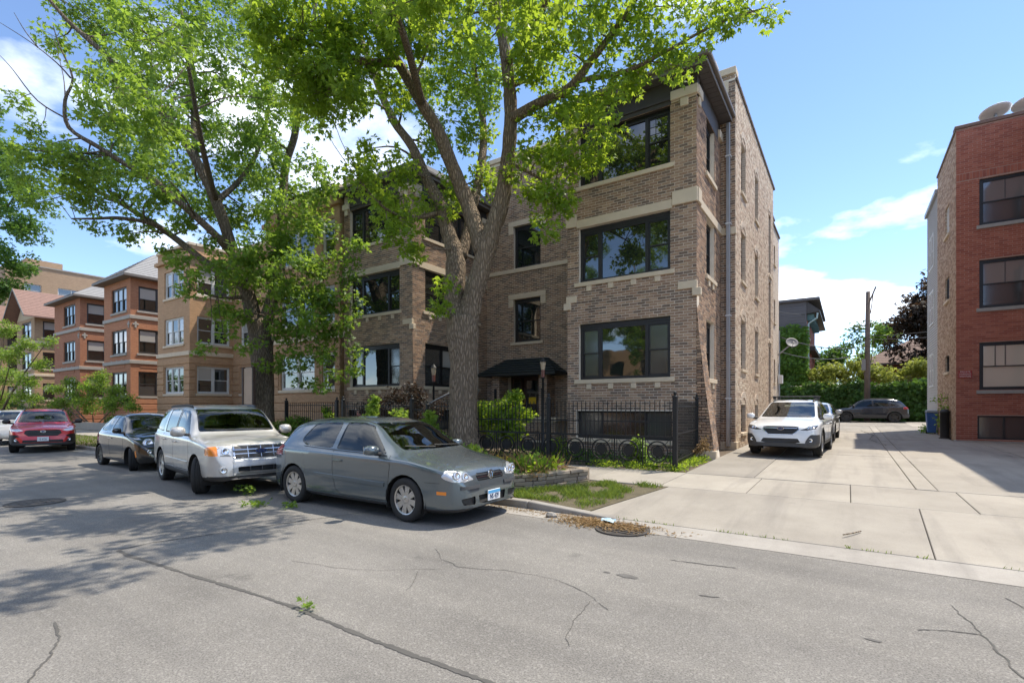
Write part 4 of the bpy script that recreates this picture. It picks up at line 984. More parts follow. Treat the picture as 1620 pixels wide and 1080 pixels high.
wire((1.15, 43.3, 6.4), (9, 33.4, 6.0), .4, 'lower wire from the pole to the grey clapboard wall', .02)
wire((GHX - .1, 46, 8.9), (-7, 31, 8.4), .25, 'pale wire crossing the grey siding of the far house', .02)
# ================================================================== foliage engine
def leaf_mat(name, dark, light, trans, tw=0.45, rough=0.5):
    g = NG(name); r = g.n('ShaderNodeNewGeometry').outputs['Random Per Island']; v = g.pos()
    c = g.mix(r, dark, light)
    c = g.mix(0.55, c, g.mix(g.ramp(g.noise(v, 0.9, 3), [(.3, 0.), (.7, 1.)]), (0.3, 0.33, 0.3), (0.72, 0.68, 0.55)), 'OVERLAY')
    t = g.mix(r, tuple(x * .75 for x in trans), trans)
    p = g.pbsdf(c, rough, 0, 0.35)
    tr = g.n('ShaderNodeBsdfTranslucent', {'Color': t}).outputs[0]
    return g.out(g.n('ShaderNodeMixShader', {0: tw, 1: p, 2: tr}).outputs[0])
M_MAPLE = leaf_mat('maple_leaf', (0.07, 0.145, 0.02), (0.16, 0.255, 0.034), (0.58, 0.77, 0.06), .48)
M_MAPLE2 = leaf_mat('maple_leaf_cool', (0.065, 0.135, 0.024), (0.135, 0.23, 0.04), (0.44, 0.64, 0.07), .46)
M_DARKLEAF = leaf_mat('dark_leaf', (0.03, 0.08, 0.016), (0.07, 0.145, 0.026), (0.22, 0.4, 0.05), .4)
M_LIME = leaf_mat('lime_leaf', (0.10, 0.19, 0.025), (0.17, 0.27, 0.04), (0.45, 0.62, 0.08))
M_IVY = leaf_mat('ivy_leaf', (0.03, 0.085, 0.016), (0.065, 0.14, 0.024), (0.2, 0.36, 0.05), .35)
M_VINE = leaf_mat('vine_leaf', (0.13, 0.17, 0.03), (0.22, 0.25, 0.05), (0.5, 0.55, 0.10))
M_PURPLE = leaf_mat('purple_leaf', (0.022, 0.022, 0.014), (0.05, 0.032, 0.024), (0.11, 0.06, 0.03), .3)
M_DRY = leaf_mat('dry_leaf', (0.16, 0.09, 0.04), (0.33, 0.22, 0.11), (0.4, 0.28, 0.12), .25, .8)
M_GRASSM = leaf_mat('grass_blade', (0.07, 0.13, 0.02), (0.14, 0.21, 0.04), (0.38, 0.5, 0.08), .35)
def bark(name, c1, c2):
    g = NG(name); v = g.pos(); mp = g.n('ShaderNodeMapping', {'Vector': v, 'Scale': (1, 1, .22)}).outputs[0]
    n = g.noise(mp, 20, 6, 0.7); w_ = g.n('ShaderNodeTexVoronoi', {'Vector': mp, 'Scale': 17.0}, feature='DISTANCE_TO_EDGE').outputs[0]
    rid = g.ramp(w_, [(0.0, 0.0), (0.25, 1.0)])
    c = g.mix(n, c1, c2); c = g.mix(g.math('MULTIPLY', g.math('SUBTRACT', 1.0, rid), .6), c, tuple(x * .35 for x in c1))
    return g.out(g.pbsdf(c, .95, 0, .2, g.bump(g.math('ADD', rid, n), .9, .045)))
M_BARK = bark('maple_bark', (0.20, 0.15, 0.102), (0.44, 0.345, 0.25)); M_BARK2 = bark('grey_bark', (0.15, 0.118, 0.085), (0.32, 0.26, 0.195))
LQ = np.array([[0, 0, 0], [.42, .20, .02], [1.0, 0, -.10], [.42, -.20, .02],
               [0, 0, 0], [.18, .34, -.02], [.60, .62, -.10], [.46, .20, .02],
               [0, 0, 0], [.46, -.20, .02], [.60, -.62, -.10], [.18, -.34, -.02]], float)
OVAL = np.array([[0, 0, 0], [.5, .30, .03], [1, 0, -.06], [.5, -.30, .03]], float)
def leaf_mesh(name, C, D, N, S, shape=LQ):
    """C centres, D leaf axis, N leaf normal (n x 3), S sizes -> one mesh of small quads"""
    n = len(C); D = D / np.linalg.norm(D, axis=1, keepdims=True)
    B = np.cross(N, D); B /= np.maximum(np.linalg.norm(B, axis=1, keepdims=True), 1e-6); N = np.cross(D, B)
    k = len(shape)
    V = C[:, None, :] + S[:, None, None] * (shape[None, :, 0:1] * D[:, None, :] + shape[None, :, 1:2] * B[:, None, :] + shape[None, :, 2:3] * N[:, None, :])
    V = V.reshape(-1, 3).astype(np.float32)
    me = bpy.data.meshes.new(name); nv = n * k; nf = nv // 4
    if k > 4:                                                # weld the common base so that one leaf is one island
        idx = np.arange(nv).reshape(n, k); idx[:, 4] = idx[:, 0]; idx[:, 8] = idx[:, 0]; idx = idx.reshape(-1)
    else: idx = np.arange(nv)
    me.vertices.add(nv); me.vertices.foreach_set('co', V.ravel())
    me.loops.add(nv); me.loops.foreach_set('vertex_index', idx.astype(np.int32))
    me.polygons.add(nf); me.polygons.foreach_set('loop_start', np.arange(0, nv, 4, dtype=np.int32))
    me.update(calc_edges=True); me.validate()
    return me
def rdir(n, up=0.0, r=rng):
    d = r.normal(size=(n, 3)); d[:, 2] += up; return d / np.linalg.norm(d, axis=1, keepdims=True)
def clump_leaves(centres, per, rad, size, droop=0.45, flat=0.75, upn=1.3, seed=0):
    r = np.random.default_rng(seed); C = np.repeat(np.asarray(centres, float), per, 0); n = len(C)
    off = r.normal(size=(n, 3)); off /= np.linalg.norm(off, axis=1, keepdims=True); rr = rad * r.random(n) ** .45
    off = off * rr[:, None]; off[:, 2] *= flat
    D = off + r.normal(size=(n, 3)) * rad * .45; D[:, 2] -= droop * rad
    N = rdir(n, upn, r)
    return C + off, D, N, size * r.uniform(.65, 1.2, n)
def smooth_path(P, rads, k=4):
    P = [Vector(p) for p in P]; out = []; ro = []
    for i in range(len(P) - 1):
        p0 = P[max(i - 1, 0)]; p1 = P[i]; p2 = P[i + 1]; p3 = P[min(i + 2, len(P) - 1)]
        for j in range(k):
            t = j / k; t2 = t * t; t3 = t2 * t
            out.append(0.5 * ((2 * p1) + (-p0 + p2) * t + (2 * p0 - 5 * p1 + 4 * p2 - p3) * t2 + (-p0 + 3 * p1 - 3 * p2 + p3) * t3)); ro.append(rads[i] * (1 - t) + rads[i + 1] * t)
    out.append(P[-1]); ro.append(rads[-1]); return out, ro
def limb_tube(m, P, r, n=10, knob=0.0, seed=0):
    path, rad = smooth_path(P, r); rr = random.Random(seed)
    if knob: rad = [q * (1 + rr.uniform(-knob, knob)) for q in rad]
    m.tube(path, rad, n); return path, rad
class Tree:
    def __init__(s, name, base, label, cat='tree', group=None):
        s.root = empty(name, base, 0, label, cat, group); s.wood = MB(); s.tw = MB(); s.pts = []; s.base = Vector(base)
    def limb(s, P, r, n=10, knob=.06):
        p, q = limb_tube(s.wood, P, r, n, knob, len(s.pts)); s.pts += [(a, b) for a, b in zip(p, q)]; return p
    def twig(s, a, b, r0, sag=.1, n=4):
        a = Vector(a); b = Vector(b); mid = a.lerp(b, .5) + Vector((random.uniform(-1, 1), random.uniform(-1, 1), random.uniform(0, 1))) * (b - a).length * sag
        p, q = smooth_path([a, mid, b], [r0, r0 * .6, max(.004, r0 * .22)], 3); s.tw.tube(p, q, n, False); return p
    def near(s, c, rmax=.2):
        best = None
        for p, r in s.pts:
            if r > rmax: continue
            d = (p - c).length + (1.2 if p.z > c.z + .4 else 0)
            if best is None or d < best[0]: best = (d, p, r)
        return best
    def foliage(s, blobs, mat, per=44, size=.17, crad=.34, nper=10, seed=1, flat=.7, droop=.5, shape=LQ):
        rr = random.Random(seed); CC = []
        for c, R in blobs:
            c = Vector(c); b = s.near(c)
            if b: s.twig(b[1], c, min(.05, max(.015, b[2] * .45)), .12, 5)
            n = max(2, int(nper * (R ** 1.6)))
            for _ in range(n):
                d = Vector((rr.gauss(0, 1), rr.gauss(0, 1), rr.gauss(0, 1))).normalized() * R * rr.random() ** .4; d.z *= flat
                q = c + d; CC.append(tuple(q)); s.twig(c + d * .15, q, .012, .15, 3)
        L = clump_leaves(CC, per, crad, size, droop, .8, 1.2, seed)
        s.crown = link('crown', leaf_mesh('crown', *L, shape=shape), mat, s.root); return CC
    def done(s, mat):
        s.wood.build('trunk', mat, s.root, smooth=True)
        if s.tw.v: s.tw.build('twigs', mat, s.root, smooth=True)['kind'] = 'stuff'
def L_(pts, dz0): return [px(x, y, dz0 + (q[0] if q else 0)) for x, y, *q in pts]
rr_ = random.Random(5)
# ---- big maple in front of the brown building
t1b = Vector((-9.32, 11.44, .15)); Z1 = depth(t1b)
t1 = Tree('maple_tree', tuple(t1b), 'big maple with thick forked trunk before the brown brick building')
t1.limb([t1b + Vector((0, 0, -.1)), t1b + Vector((0, 0, .25))] + L_([(733, 640), (734, 575), (732, 530), (732, 500)], Z1), [.58, .48, .41, .40, .47, .42], 18, .03)
for k in range(7):                                           # root flare
    a = k * .9 + .3; m_ = [t1b + Vector((math.cos(a) * .28, math.sin(a) * .28, .6)), t1b + Vector((math.cos(a) * .50, math.sin(a) * .50, .16)), t1b + Vector((math.cos(a) * 1.0, math.sin(a) * 1.0, -.06))]
    limb_tube(t1.wood, m_, [.16, .19, .10], 8)
t1.limb(L_([(736, 530), (748, 470), (760, 430), (770, 392), (779, 362), (792, 325), (803, 255, -.2), (808, 180, -.4), (802, 100, -.6), (788, 20, -.8), (770, -80, -1), (750, -200, -1)], Z1), [.34, .30, .29, .31, .26, .24, .21, .19, .17, .14, .11, .06], 14)
t1.limb(L_([(808, 190, -.4), (850, 165, -.9), (900, 140, -1.3), (940, 90, -1.7), (985, 30, -2.0), (1030, -40, -2.2)], Z1), [.17, .135, .11, .09, .07, .05])
t1.limb(L_([(915, 128, -1.4), (990, 113, -2.0), (1060, 78, -2.4), (1130, 40, -2.7), (1205, 14, -2.9)], Z1), [.08, .06, .045, .03, .018], 6)
t1.limb(L_([(764, 400), (752, 360, .2), (738, 318, .4), (715, 262, .3), (692, 205, .1), (668, 165, -.2), (630, 100, -.7), (590, 40, -1.2), (560, -40, -1.6)], Z1), [.25, .24, .23, .20, .18, .16, .14, .11, .08], 12)
t1.limb(L_([(728, 530), (719, 470, .3), (721, 425, .5), (719, 398, .6), (708, 365, .8), (697, 325, 1.0), (676, 285, 1.3), (652, 232, 1.6), (622, 190, 1.9), (596, 130, 2.0), (570, 60, 2.1)], Z1), [.36, .31, .30, .28, .22, .19, .17, .15, .13, .11, .08], 12)
t1.limb(L_([(728, 408, .6), (739, 372, .9), (747, 330, 1.3), (760, 270, 2.0), (765, 200, 2.8), (750, 110, 3.2), (740, 0, 3.5)], Z1), [.19, .16, .15, .14, .12, .1, .07])
t1.limb(L_([(630, 100, -.7), (560, 95, -1.6), (500, 70, -2.4), (440, 60, -3.0)], Z1), [.12, .09, .06, .03], 7)
t1.limb(L_([(668, 165, -.2), (640, 60, -2.6), (600, -40, -4.2)], Z1), [.12, .09, .05], 7)
t1.limb(L_([(802, 100, -.6), (850, 30, -2.6), (890, -60, -4.0)], Z1), [.13, .10, .05], 7)
t1.limb([px(788, 20, Z1 - .8), Vector((-8.0, 9.6, 13.2)), Vector((-7.2, 7.0, 12.8)), Vector((-6.0, 5.0, 12.2))], [.12, .10, .08, .04], 7)
t1.limb(L_([(700, 335, 1.0), (650, 345, .2), (610, 330, -.6), (580, 300, -1.0)], Z1), [.09, .06, .04, .02], 6)
t1.limb(L_([(803, 255, -.2), (850, 280, -.7), (885, 300, -1.0)], Z1), [.06, .04, .02], 6)
B = []
def bl(z0, L, sp=2.0, R=1.0):
    for x, y, *q in L:
        z = z0 + (q[0] if q else rr_.uniform(-sp, sp)); B.append((px(x, y, z), (q[1] if len(q) > 1 else R) * rr_.uniform(.85, 1.15)))
bl(Z1, [(850, 245, -1, .8), (892, 270, -1.2, .75), (862, 318, -1, .6), (825, 300, .3, .6), (925, 205, -1.6, .9), (965, 150, -1.8, .85), (1000, 100, -2, .8), (1035, 68, -2.2, .6), (1083, 82, -2.4, .5), (1075, 105, -2.5, .3),
        (1120, 40, -2.6, .5), (1165, 45, -2.7, .32), (1180, 14, -2.8, .4), (1222, 8, -2.9, .4), (1000, 35, -2, .7), (1062, 10, -2.3, .7), (1135, 0, -2.6, .5), (950, 55, -2, .8), (905, 85, -1.5, .8), (905, 10, -3, 1.0), (850, 60, -2, 1.0), (842, 130, -.5, .9), (880, 190, -1, .8), (935, 255, -1.5, .5)], R=.9)
bl(Z1, [(760, 60, 2), (715, 110, 2), (765, 150, 2), (720, 30, -1), (680, 60, -1.5), (640, 40, -2), (600, 15, -2.2), (560, 60, -2), (520, 30, -2.6), (480, 45, -3), (440, 25, -3.2, .8), (500, 115, -2.4), (540, 140, -1.6), (580, 110, -1.2), (625, 150, .8, .9), (500, 165, -1.6, .7), (455, 110, -2.6, .8), (425, 70, -3, .7),
        (575, 165, 1.2, .6), (660, 130, 2.4), (705, 190, 2.6), (745, 210, 2.6), (760, 290, 2.0, .8), (720, 300, 2.2, .8), (680, 235, 2.3, .8), (800, 20, 2), (840, 0, 1), (700, -20, 1), (640, -20, 1), (560, -10, 0), (780, 110, 3), (735, 150, 3.2)], R=1.05)
bl(Z1, [(575, 290, -.8, .6), (600, 325, -.6, .6), (640, 310, .2, .7), (645, 350, -.4, .7), (685, 330, .8, .6), (670, 395, -.2, .5), (620, 375, -.8, .45), (560, 262, -1, .5), (610, 262, 0, .6), (655, 275, .8, .6), (585, 235, 0, .45), (700, 450, -.5, .32), (690, 480, -.6, .25), (865, 372, -1.2, .35), (850, 345, -.8, .4), (905, 320, -1.3, .3)], R=.6)
B += [(Vector((rr_.uniform(-11, -3.2), rr_.uniform(3.8, 8.0), rr_.uniform(9.2, 12.5))), rr_.uniform(.7, 1.2)) for _ in range(12)]
bl(Z1, [(520, -80, -4), (680, -90, -2), (840, -80, 0), (1000, -60, -3), (620, -150, 2), (780, -180, 1), (920, -140, 2)], R=1.2)
t1.foliage(B, M_MAPLE, per=40, size=.15, crad=.34, nper=14, seed=11); t1.done(M_BARK)
# ---- second maple, before the tan building
t2b = Vector((-19.9, 11.4, .15)); Z2 = depth(t2b)
t2 = Tree('maple_tree', tuple(t2b), 'tall spreading maple with leaning limbs behind the silver suv')
t2.limb([t2b + Vector((0, 0, -.1)), t2b + Vector((0, 0, .3))] + L_([(416, 640), (416, 590), (413, 545), (408, 505)], Z2), [.56, .48, .42, .41, .45, .39], 16, .03)
for k in range(6):
    a = k * 1.05; limb_tube(t2.wood, [t2b + Vector((math.cos(a) * .36, math.sin(a) * .36, .7)), t2b + Vector((math.cos(a) * .55, math.sin(a) * .55, .2)), t2b + Vector((math.cos(a) * .9, math.sin(a) * .9, -.06))], [.14, .17, .09], 8)
t2.limb(L_([(405, 520), (392, 465), (373, 412), (342, 319, -.4), (296, 229, -.9), (249, 167, -1.3), (206, 124, -1.6), (148, 70, -2), (105, 31, -2.2), (70, -10, -2.4)], Z2), [.31, .28, .24, .20, .16, .14, .12, .09, .07, .05], 12)
t2.limb(L_([(370, 405), (342, 373, -1), (296, 331, -1.6), (241, 284, -2.2), (194, 257, -2.6), (156, 233, -3), (109, 202, -3.3), (103, 159, -3.5), (115, 124, -3.6), (93, 70, -3.8), (84, 40, -3.9)], Z2), [.17, .15, .125, .11, .09, .08, .065, .05, .035, .02, .01], 9)
t2.limb(L_([(385, 455), (327, 416, .6), (272, 373, 1), (218, 338, 1.3), (163, 307, 1.5), (93, 284, 1.7), (60, 262, 1.8)], Z2), [.18, .155, .13, .105, .085, .055, .03], 9)
t2.limb(L_([(272, 373, 1), (241, 354, .2), (190, 345, -.3), (148, 346, -.6), (113, 346, -.8)], Z2), [.11, .09, .07, .05, .03], 7)
t2.limb(L_([(310, 260, -.7), (307, 198, .6), (305, 117, 1.4), (297, 60, 2), (286, 15, 2.2), (280, -60, 2.4)], Z2), [.13, .12, .10, .08, .06, .04], 8)
t2.limb(L_([(418, 515), (438, 445, .4), (445, 390, .8), (447, 320, 1), (452, 262, 1), (466, 215, .8), (475, 150, .5), (488, 80, .2), (500, 0, 0), (505, -90, 0)], Z2), [.27, .24, .21, .18, .16, .14, .115, .09, .065, .04], 11)
t2.limb([px(342, 319, Z2 - .4), px(322, 240, Z2 - 2.4), px(306, 150, Z2 - 4.2), px(290, 60, Z2 - 5.5)], [.12, .10, .07, .03], 7)
t2.limb(L_([(342, 319, -.4), (375, 290, .4), (400, 255, .9), (420, 200, 1.2), (430, 130, 1.5), (440, 60, 1.6)], Z2), [.12, .11, .095, .08, .06, .035], 8)
t2.limb(L_([(447, 320, 1), (500, 300, 0), (530, 290, -.8)], Z2), [.08, .05, .02], 6)
t2.limb(L_([(425, 500), (470, 480, -.7), (520, 470, -1.4), (555, 480, -2)], Z2), [.09, .06, .04, .02], 6)
t2.limb(L_([(393, 470), (345, 470, -.8), (300, 455, -1.6)], Z2), [.08, .05, .02], 6)
for P_ in ([(112, 124, -3.6), (90, 100, -3.8), (50, 68, -4), (0, 36, -4.3)], [(60, 75, -4), (40, 50, -4.2), (22, 20, -4.3)], [(109, 190, -3.3), (60, 160, -3.9), (20, 110, -4.4), (0, 88, -4.6)], [(103, 159, -3.5), (100, 120, -3), (85, 60, -2.6)]):
    t2.limb(L_(P_, Z2), [.03, .022, .014, .008][:len(P_)] if len(P_) == 4 else [.02, .014, .007], 5, 0)
B = []
G2 = [(120, 20), (180, 15), (240, 25), (300, 10), (360, 25), (420, 15), (465, 20), (160, 80, -1, .7), (235, 70), (290, 85), (350, 80), (410, 90), (460, 95), (150, 125, -2, .5), (205, 150, -1.5, .7), (262, 140), (335, 145), (392, 150), (440, 160), (60, 205, -3, .4), (165, 190, -2, .6), (232, 210), (300, 180), (370, 215), (425, 225), (490, 190, 0, .8), (85, 255, -3, .6), (140, 255, -2.5, .8), (215, 250), (280, 260), (345, 250), (395, 280), (430, 265),
      (25, 160, -4, .35), (20, 235, -4, .5), (50, 280, -2, .8), (110, 300, -1, .8), (170, 300), (240, 310), (320, 300, 1), (300, 350, -1, .8), (390, 330), (440, 340), (500, 315, -.5, .8), (520, 280, -.8, .5), (60, 320, .5, .8), (200, 370, -.3, .5), (150, 355, -.6, .5), (255, 400, .6, .5), (330, 380, -1, .5), (400, 390), (460, 385), (510, 370, -1, .8), (470, 430), (520, 420, -1, .9), (425, 430, -1, .9), (370, 440, -1, .8), (310, 450, -1.6, .7), (340, 490, -1, .6), (450, 480, -1, .9), (500, 480, -1.5, .9), (545, 470, -2, .6), (380, 500, -1.2, .6), (470, 530, -1.2, .8), (525, 525, -1.8, .7), (550, 500, -2, .5), (500, 560, -1.5, .5), (555, 555, -2, .35), (450, 570, -.8, .5), (425, 580, -1, .3), (535, 590, -1.8, .25), (560, 580, -2, .22), (480, 600, -1.2, .3), (440, 520, -1, .7), (500, 510, -2, .7), (470, 565, -1.6, .5), (520, 560, -2, .4), (400, 545, -1.6, .4), (355, 525, -1.4, .4), (545, 430, -1.6, .6), (560, 400, -1.8, .5), (330, 550, -1.6, .3), (510, 610, -1.8, .22), (395, 420, -2, .7), (450, 450, -2, .7)]
bl(Z2, G2, 2.2, .95)
bl(Z2, [(90, 60, -2, .6), (210, 45, -1), (330, 45), (150, 40), (270, 55, 2), (390, 55, 2), (300, 120, 2), (230, 110, 1), (180, 110, -2, .7), (360, 120, 2), (420, 130, 2), (260, 190, 2), (330, 200, 2), (400, 200, -1), (200, 215, -2, .8), (120, 280, -2, .8), (180, 270, 1), (260, 290, 2), (340, 330, 2), (420, 300, -1), (460, 300, 2), (370, 260, 2), (60, 235, -3, .6), (230, 350, 1, .7), (290, 310, 2), (480, 350, 1), (440, 390, -1), (350, 420, -1, .7), (400, 455, 1), (480, 460, 0), (520, 490, -1, .7), (380, 350, 1), (500, 260, 0, .8), (300, 420, -1, .6)], 2.0, .9)
B += [(Vector((rr_.uniform(-25, -14), rr_.uniform(4.2, 8.0), rr_.uniform(8.5, 12))), rr_.uniform(.7, 1.1)) for _ in range(9)]
bl(Z2, [(140, -40), (280, -50), (420, -60), (340, -130)], 2.5, 1.2)
t2.foliage(B, M_MAPLE2, per=34, size=.16, crad=.36, nper=15, seed=12); t2.done(M_BARK2)
# ---- tree beyond the left picture edge
t3b = pxY(-75, 640, 10.9); t3b.z = .15; Z3 = depth(t3b)
t3 = Tree('street_tree', tuple(t3b), 'dense dark green tree reaching in at the left picture edge')
t3.limb([t3b, px(-75, 600, Z3), px(-70, 520, Z3), px(-60, 440, Z3)], [.35, .3, .27, .22], 10)
t3.limb([px(-62, 450, Z3), px(-30, 380, Z3), px(10, 330, Z3), px(40, 280, Z3)], [.16, .12, .08, .04], 8); t3.limb([px(-60, 440, Z3), px(-80, 340, Z3), px(-90, 220, Z3)], [.18, .13, .07], 8)
B = []; bl(Z3, [(0, 270, 0, 2.4), (38, 305, 0, 1.8), (10, 345, 0, 2.6), (48, 365, 0, 1.6), (0, 405, 0, 2.4), (35, 425, 0, 1.5), (15, 452, 0, 1.4), (-25, 455, 0, 2.2), (-45, 300, 0, 3), (-55, 380, 0, 3), (-85, 250, 0, 3), (-30, 235, 0, 2.2), (8, 232, 0, 1.3), (-95, 340, 0, 3), (-110, 200, 0, 3), (-60, 170, 0, 3)], 2, 2.4)
t3.foliage(B, M_DARKLEAF, per=46, size=.33, crad=.75, nper=6, seed=13); t3.done(M_BARK2)
# ---- shrubs and small trees
def shrub(name, label, base, blobs, mat, per=40, size=.09, crad=.22, nper=14, seed=1, stems=5, group=None, cat='shrub', shape=OVAL, flat=.7, barkm=None):
    b = Vector(base); T = Tree(name, tuple(b), label, cat, group)
    cs_ = [Vector(c) for c, R in blobs]; rr = random.Random(seed)
    for k in range(min(stems, len(cs_))):
        c = cs_[k * len(cs_) // min(stems, len(cs_))]; mid = b.lerp(c, .5) + Vector((rr.uniform(-.1, .1), rr.uniform(-.1, .1), .1)); h_ = (c - b).length
        T.limb([b + Vector((rr.uniform(-.06, .06), rr.uniform(-.06, .06), -.05)), mid, c], [.010 + .006 * h_, .008 + .004 * h_, .005], 6, 0)
    T.foliage(blobs, mat, per, size, crad, nper, seed, flat, .4, shape)
    T.done(barkm or M_BARK2); return T
def gb(x, y, Y): p = pxY(x, y, Y); p.z = zg(Y) - .02; return p
def pb(Y, L, R): return [(pxY(x, y, Y + (q[0] if q else 0)), (q[1] if len(q) > 1 else R)) for x, y, *q in L]
shrub('lime_tree', 'small tree with bright yellow green leaves at the left picture edge', gb(-12, 660, 9.2), pb(9.2, [(8, 520, 0, .7), (45, 545, .3, .6), (20, 560, -.3, .8), (60, 575, .4, .5), (10, 595, 0, .8), (45, 600, 0, .7), (-20, 560, 0, .9), (-30, 610, 0, .9), (75, 540, .2, .35), (0, 630, 0, .8), (40, 628, 0, .6)], .7), M_LIME, 40, .13, .30, 40, 21, 5, None, 'tree')
shrub('dogwood_bush', 'broad layered green bush beside the orange houses behind the red car', gb(148, 670, 12.6), pb(12.6, [(95, 640, 0, .8), (125, 625, 0, .8), (150, 608, 0, .8), (180, 622, 0, .7), (200, 632, .2, .5), (115, 605, .2, .6), (140, 640, -.3, .8), (175, 640, -.4, .7), (90, 615, 0, .6), (205, 645, -.2, .4), (160, 595, 0, .5)], .7), M_MAPLE2, 40, .13, .30, 44, 22, 5, None, 'bush')
shrub('round_bush', 'dark green bush left of the layered bush above the red car', gb(60, 672, 12.2), pb(12.2, [(20, 640, 0, .9), (50, 648, 0, .9), (80, 650, 0, .8), (0, 655, 0, .8), (60, 630, 0, .6), (100, 655, 0, .6)], .8), M_IVY, 40, .12, .30, 40, 23, 5, None, 'bush')
hl = []
for k in range(20): hl.append((Vector((-41.0 + k * .82, 13.2 + rr_.uniform(-.3, .3), .55 + rr_.uniform(-.1, .12))), .55))
shrub('hedge', 'low green hedge along the orange house fronts behind the black car', (-33, 13.2, .2), hl, M_IVY, 40, .11, .26, 46, 24, 20, None, 'hedge')
MB().box(-50, -30, 11.9, 12.05, .1, .62).build('x', M_GSTONE); bpy.data.objects['x'].name = 'planting_wall'; tag(bpy.data.objects['planting_wall'], 'low stone wall holding the hedge bed behind the sidewalk', 'wall')
shrub('entrance_bush', 'bright green bush before the entrance steps behind the fence', gb(795, 690, 13.6), pb(13.6, [(800, 640, .2, .35), (815, 625, .1, .28), (785, 655, 0, .4), (805, 665, 0, .45), (825, 655, 0, .35), (770, 668, 0, .35), (790, 680, -.2, .4), (815, 680, -.2, .35), (765, 650, 0, .3)], .4), M_MAPLE, 34, .12, .20, 60, 25, 6, None, 'bush', LQ)
shrub('purple_maple', 'dark purple leaved shrub in front of the left bay', gb(640, 690, 13.3), pb(13.3, [(600, 640, 0, .45), (630, 628, 0, .5), (660, 632, 0, .5), (685, 645, 0, .4), (615, 655, -.2, .45), (645, 655, -.2, .5), (580, 650, 0, .4), (640, 668, 0, .5), (680, 665, 0, .4), (600, 670, 0, .4), (655, 615, 0, .25)], .5), M_PURPLE, 40, .085, .24, 50, 26, 6, None, 'shrub', LQ)
for i, (x, y0, y1, lab) in enumerate([(592, 632, 678, 'young leafy sapling behind the fence, left of the purple shrub'), (634, 650, 680, 'short bushy sapling just above the grey hatchback roof'), (683, 654, 700, 'young sapling between the hatchback roof and the big trunk'), (524, 645, 672, 'small sapling by the fence post left of the brown building'), (708, 690, 715, 'low leafy sprout at the foot of the big trunk')]):
    Yp = 10.9 if i != 3 else 11.9; L = []
    n = max(3, int((y1 - y0) / 9))
    for k in range(n): L.append((x + rr_.uniform(-6, 6), y0 + (y1 - y0) * (k + .3) / n, rr_.uniform(-.1, .1), .16 + .05 * (k % 2)))
    shrub('sapling', lab, gb(x, 700, Yp), pb(Yp, L, .2), M_LIME if i in (0, 1, 2) else M_MAPLE, 30, .10, .13, 90, 30 + i, 3, 'saplings by the fence', 'sapling', LQ)
shrub('low_shrub', 'green leafy shrub at the fence foot between the suv and the hatchback', gb(462, 690, 11.9), pb(11.9, [(452, 672, 0, .4), (475, 668, 0, .4), (465, 685, -.2, .4), (490, 678, 0, .3), (445, 688, 0, .35)], .4), M_MAPLE2, 36, .11, .22, 60, 36, 4, None, 'shrub', LQ)
# ================================================================== vehicles
def paint(name, col, flake=0.25, rough=0.32, metal=0.35, dust=0.25):
    g = NG(name); v = g.obj()
    d = g.ramp(g.noise(v, 3.2, 6, .65), [(.42, 0.), (.75, 1.)]); sp = g.ramp(g.noise(v, 55, 3, .7), [(.66, 0.), (.72, 1.)])
    fl = g.noise(v, 900, 1)
    c = g.mix(fl, tuple(x * (1 - flake * .4) for x in col), tuple(min(1, x * (1 + flake * .4)) for x in col))
    c = g.mix(g.math('MULTIPLY', d, dust * .35), c, (.32, .30, .27)); c = g.mix(g.math('MULTIPLY', sp, dust * .12), c, (.5, .48, .42))
    r = g.math('ADD', rough, g.math('MULTIPLY', d, dust * .5))
    n = None
    return g.out(g.pbsdf(c, r, metal, .5, n, 1.0, **{'Coat Roughness': 0.03}))
def car_glass():
    g = NG('car_glass'); fr_ = g.n('ShaderNodeFresnel', {'IOR': 1.5}).outputs[0]
    t = g.n('ShaderNodeBsdfTransparent', {'Color': (.30, .37, .33, 1)}).outputs[0]; s_ = g.n('ShaderNodeBsdfGlossy', {'Color': (.95, .97, .96, 1), 'Roughness': .03}).outputs[0]
    f = g.math('MINIMUM', g.math('ADD', g.math('MULTIPLY', fr_, 1.15), .02), 1.0)
    return g.out(g.n('ShaderNodeMixShader', {0: f, 1: t, 2: s_}).outputs[0])
M_CGL = car_glass(); M_RUB = simple('tyre_rubber', (.022, .022, .022), .85, var=.2, scale=20, bump=.2, local=True); M_BLKP = simple('black_plastic', (.022, .022, .023), .55, var=.15, scale=20, bump=.08, local=True)
M_GRYP = simple('grey_plastic_cladding', (.055, .056, .058), .6, var=.15, scale=20, bump=.08, local=True)
M_ALLOY = simple('alloy_rim', (.52, .51, .49), .35, .8, var=.1, local=True, bump=0); M_ALLOYD = simple('dark_alloy_rim', (.035, .035, .036), .4, .3, var=.1, local=True, bump=0)
M_CHR = simple('chrome', (.62, .62, .63), .2, 1.0, var=0, bump=0, local=True); M_LAMP = simple('headlamp_reflector', (.60, .61, .62), .22, .45, var=.1, scale=20, local=True, bump=0, coat=1.0)
M_LAMPD = simple('headlamp_dark', (.06, .06, .065), .15, .4, var=0, local=True, bump=0, coat=1.0); M_LENS = simple('lamp_lens', (.8, .8, .82), .05, .9, var=0, local=True, bump=0, coat=1.0)
M_AMB = simple('amber_lens', (.75, .22, .015), .25, 0, var=0, local=True, bump=0, coat=1.0); M_REDL = simple('tail_lens', (.32, .012, .015), .2, 0, var=0, local=True, bump=0, coat=1.0)
M_GAP = simple('panel_gap', (.01, .01, .01), .8, var=0, local=True, bump=0); M_SEAT = simple('car_interior', (.045, .044, .043), .8, var=.2, local=True); M_PLATE = simple('plate_white', (.78, .80, .82), .4, var=0, local=True, bump=0)
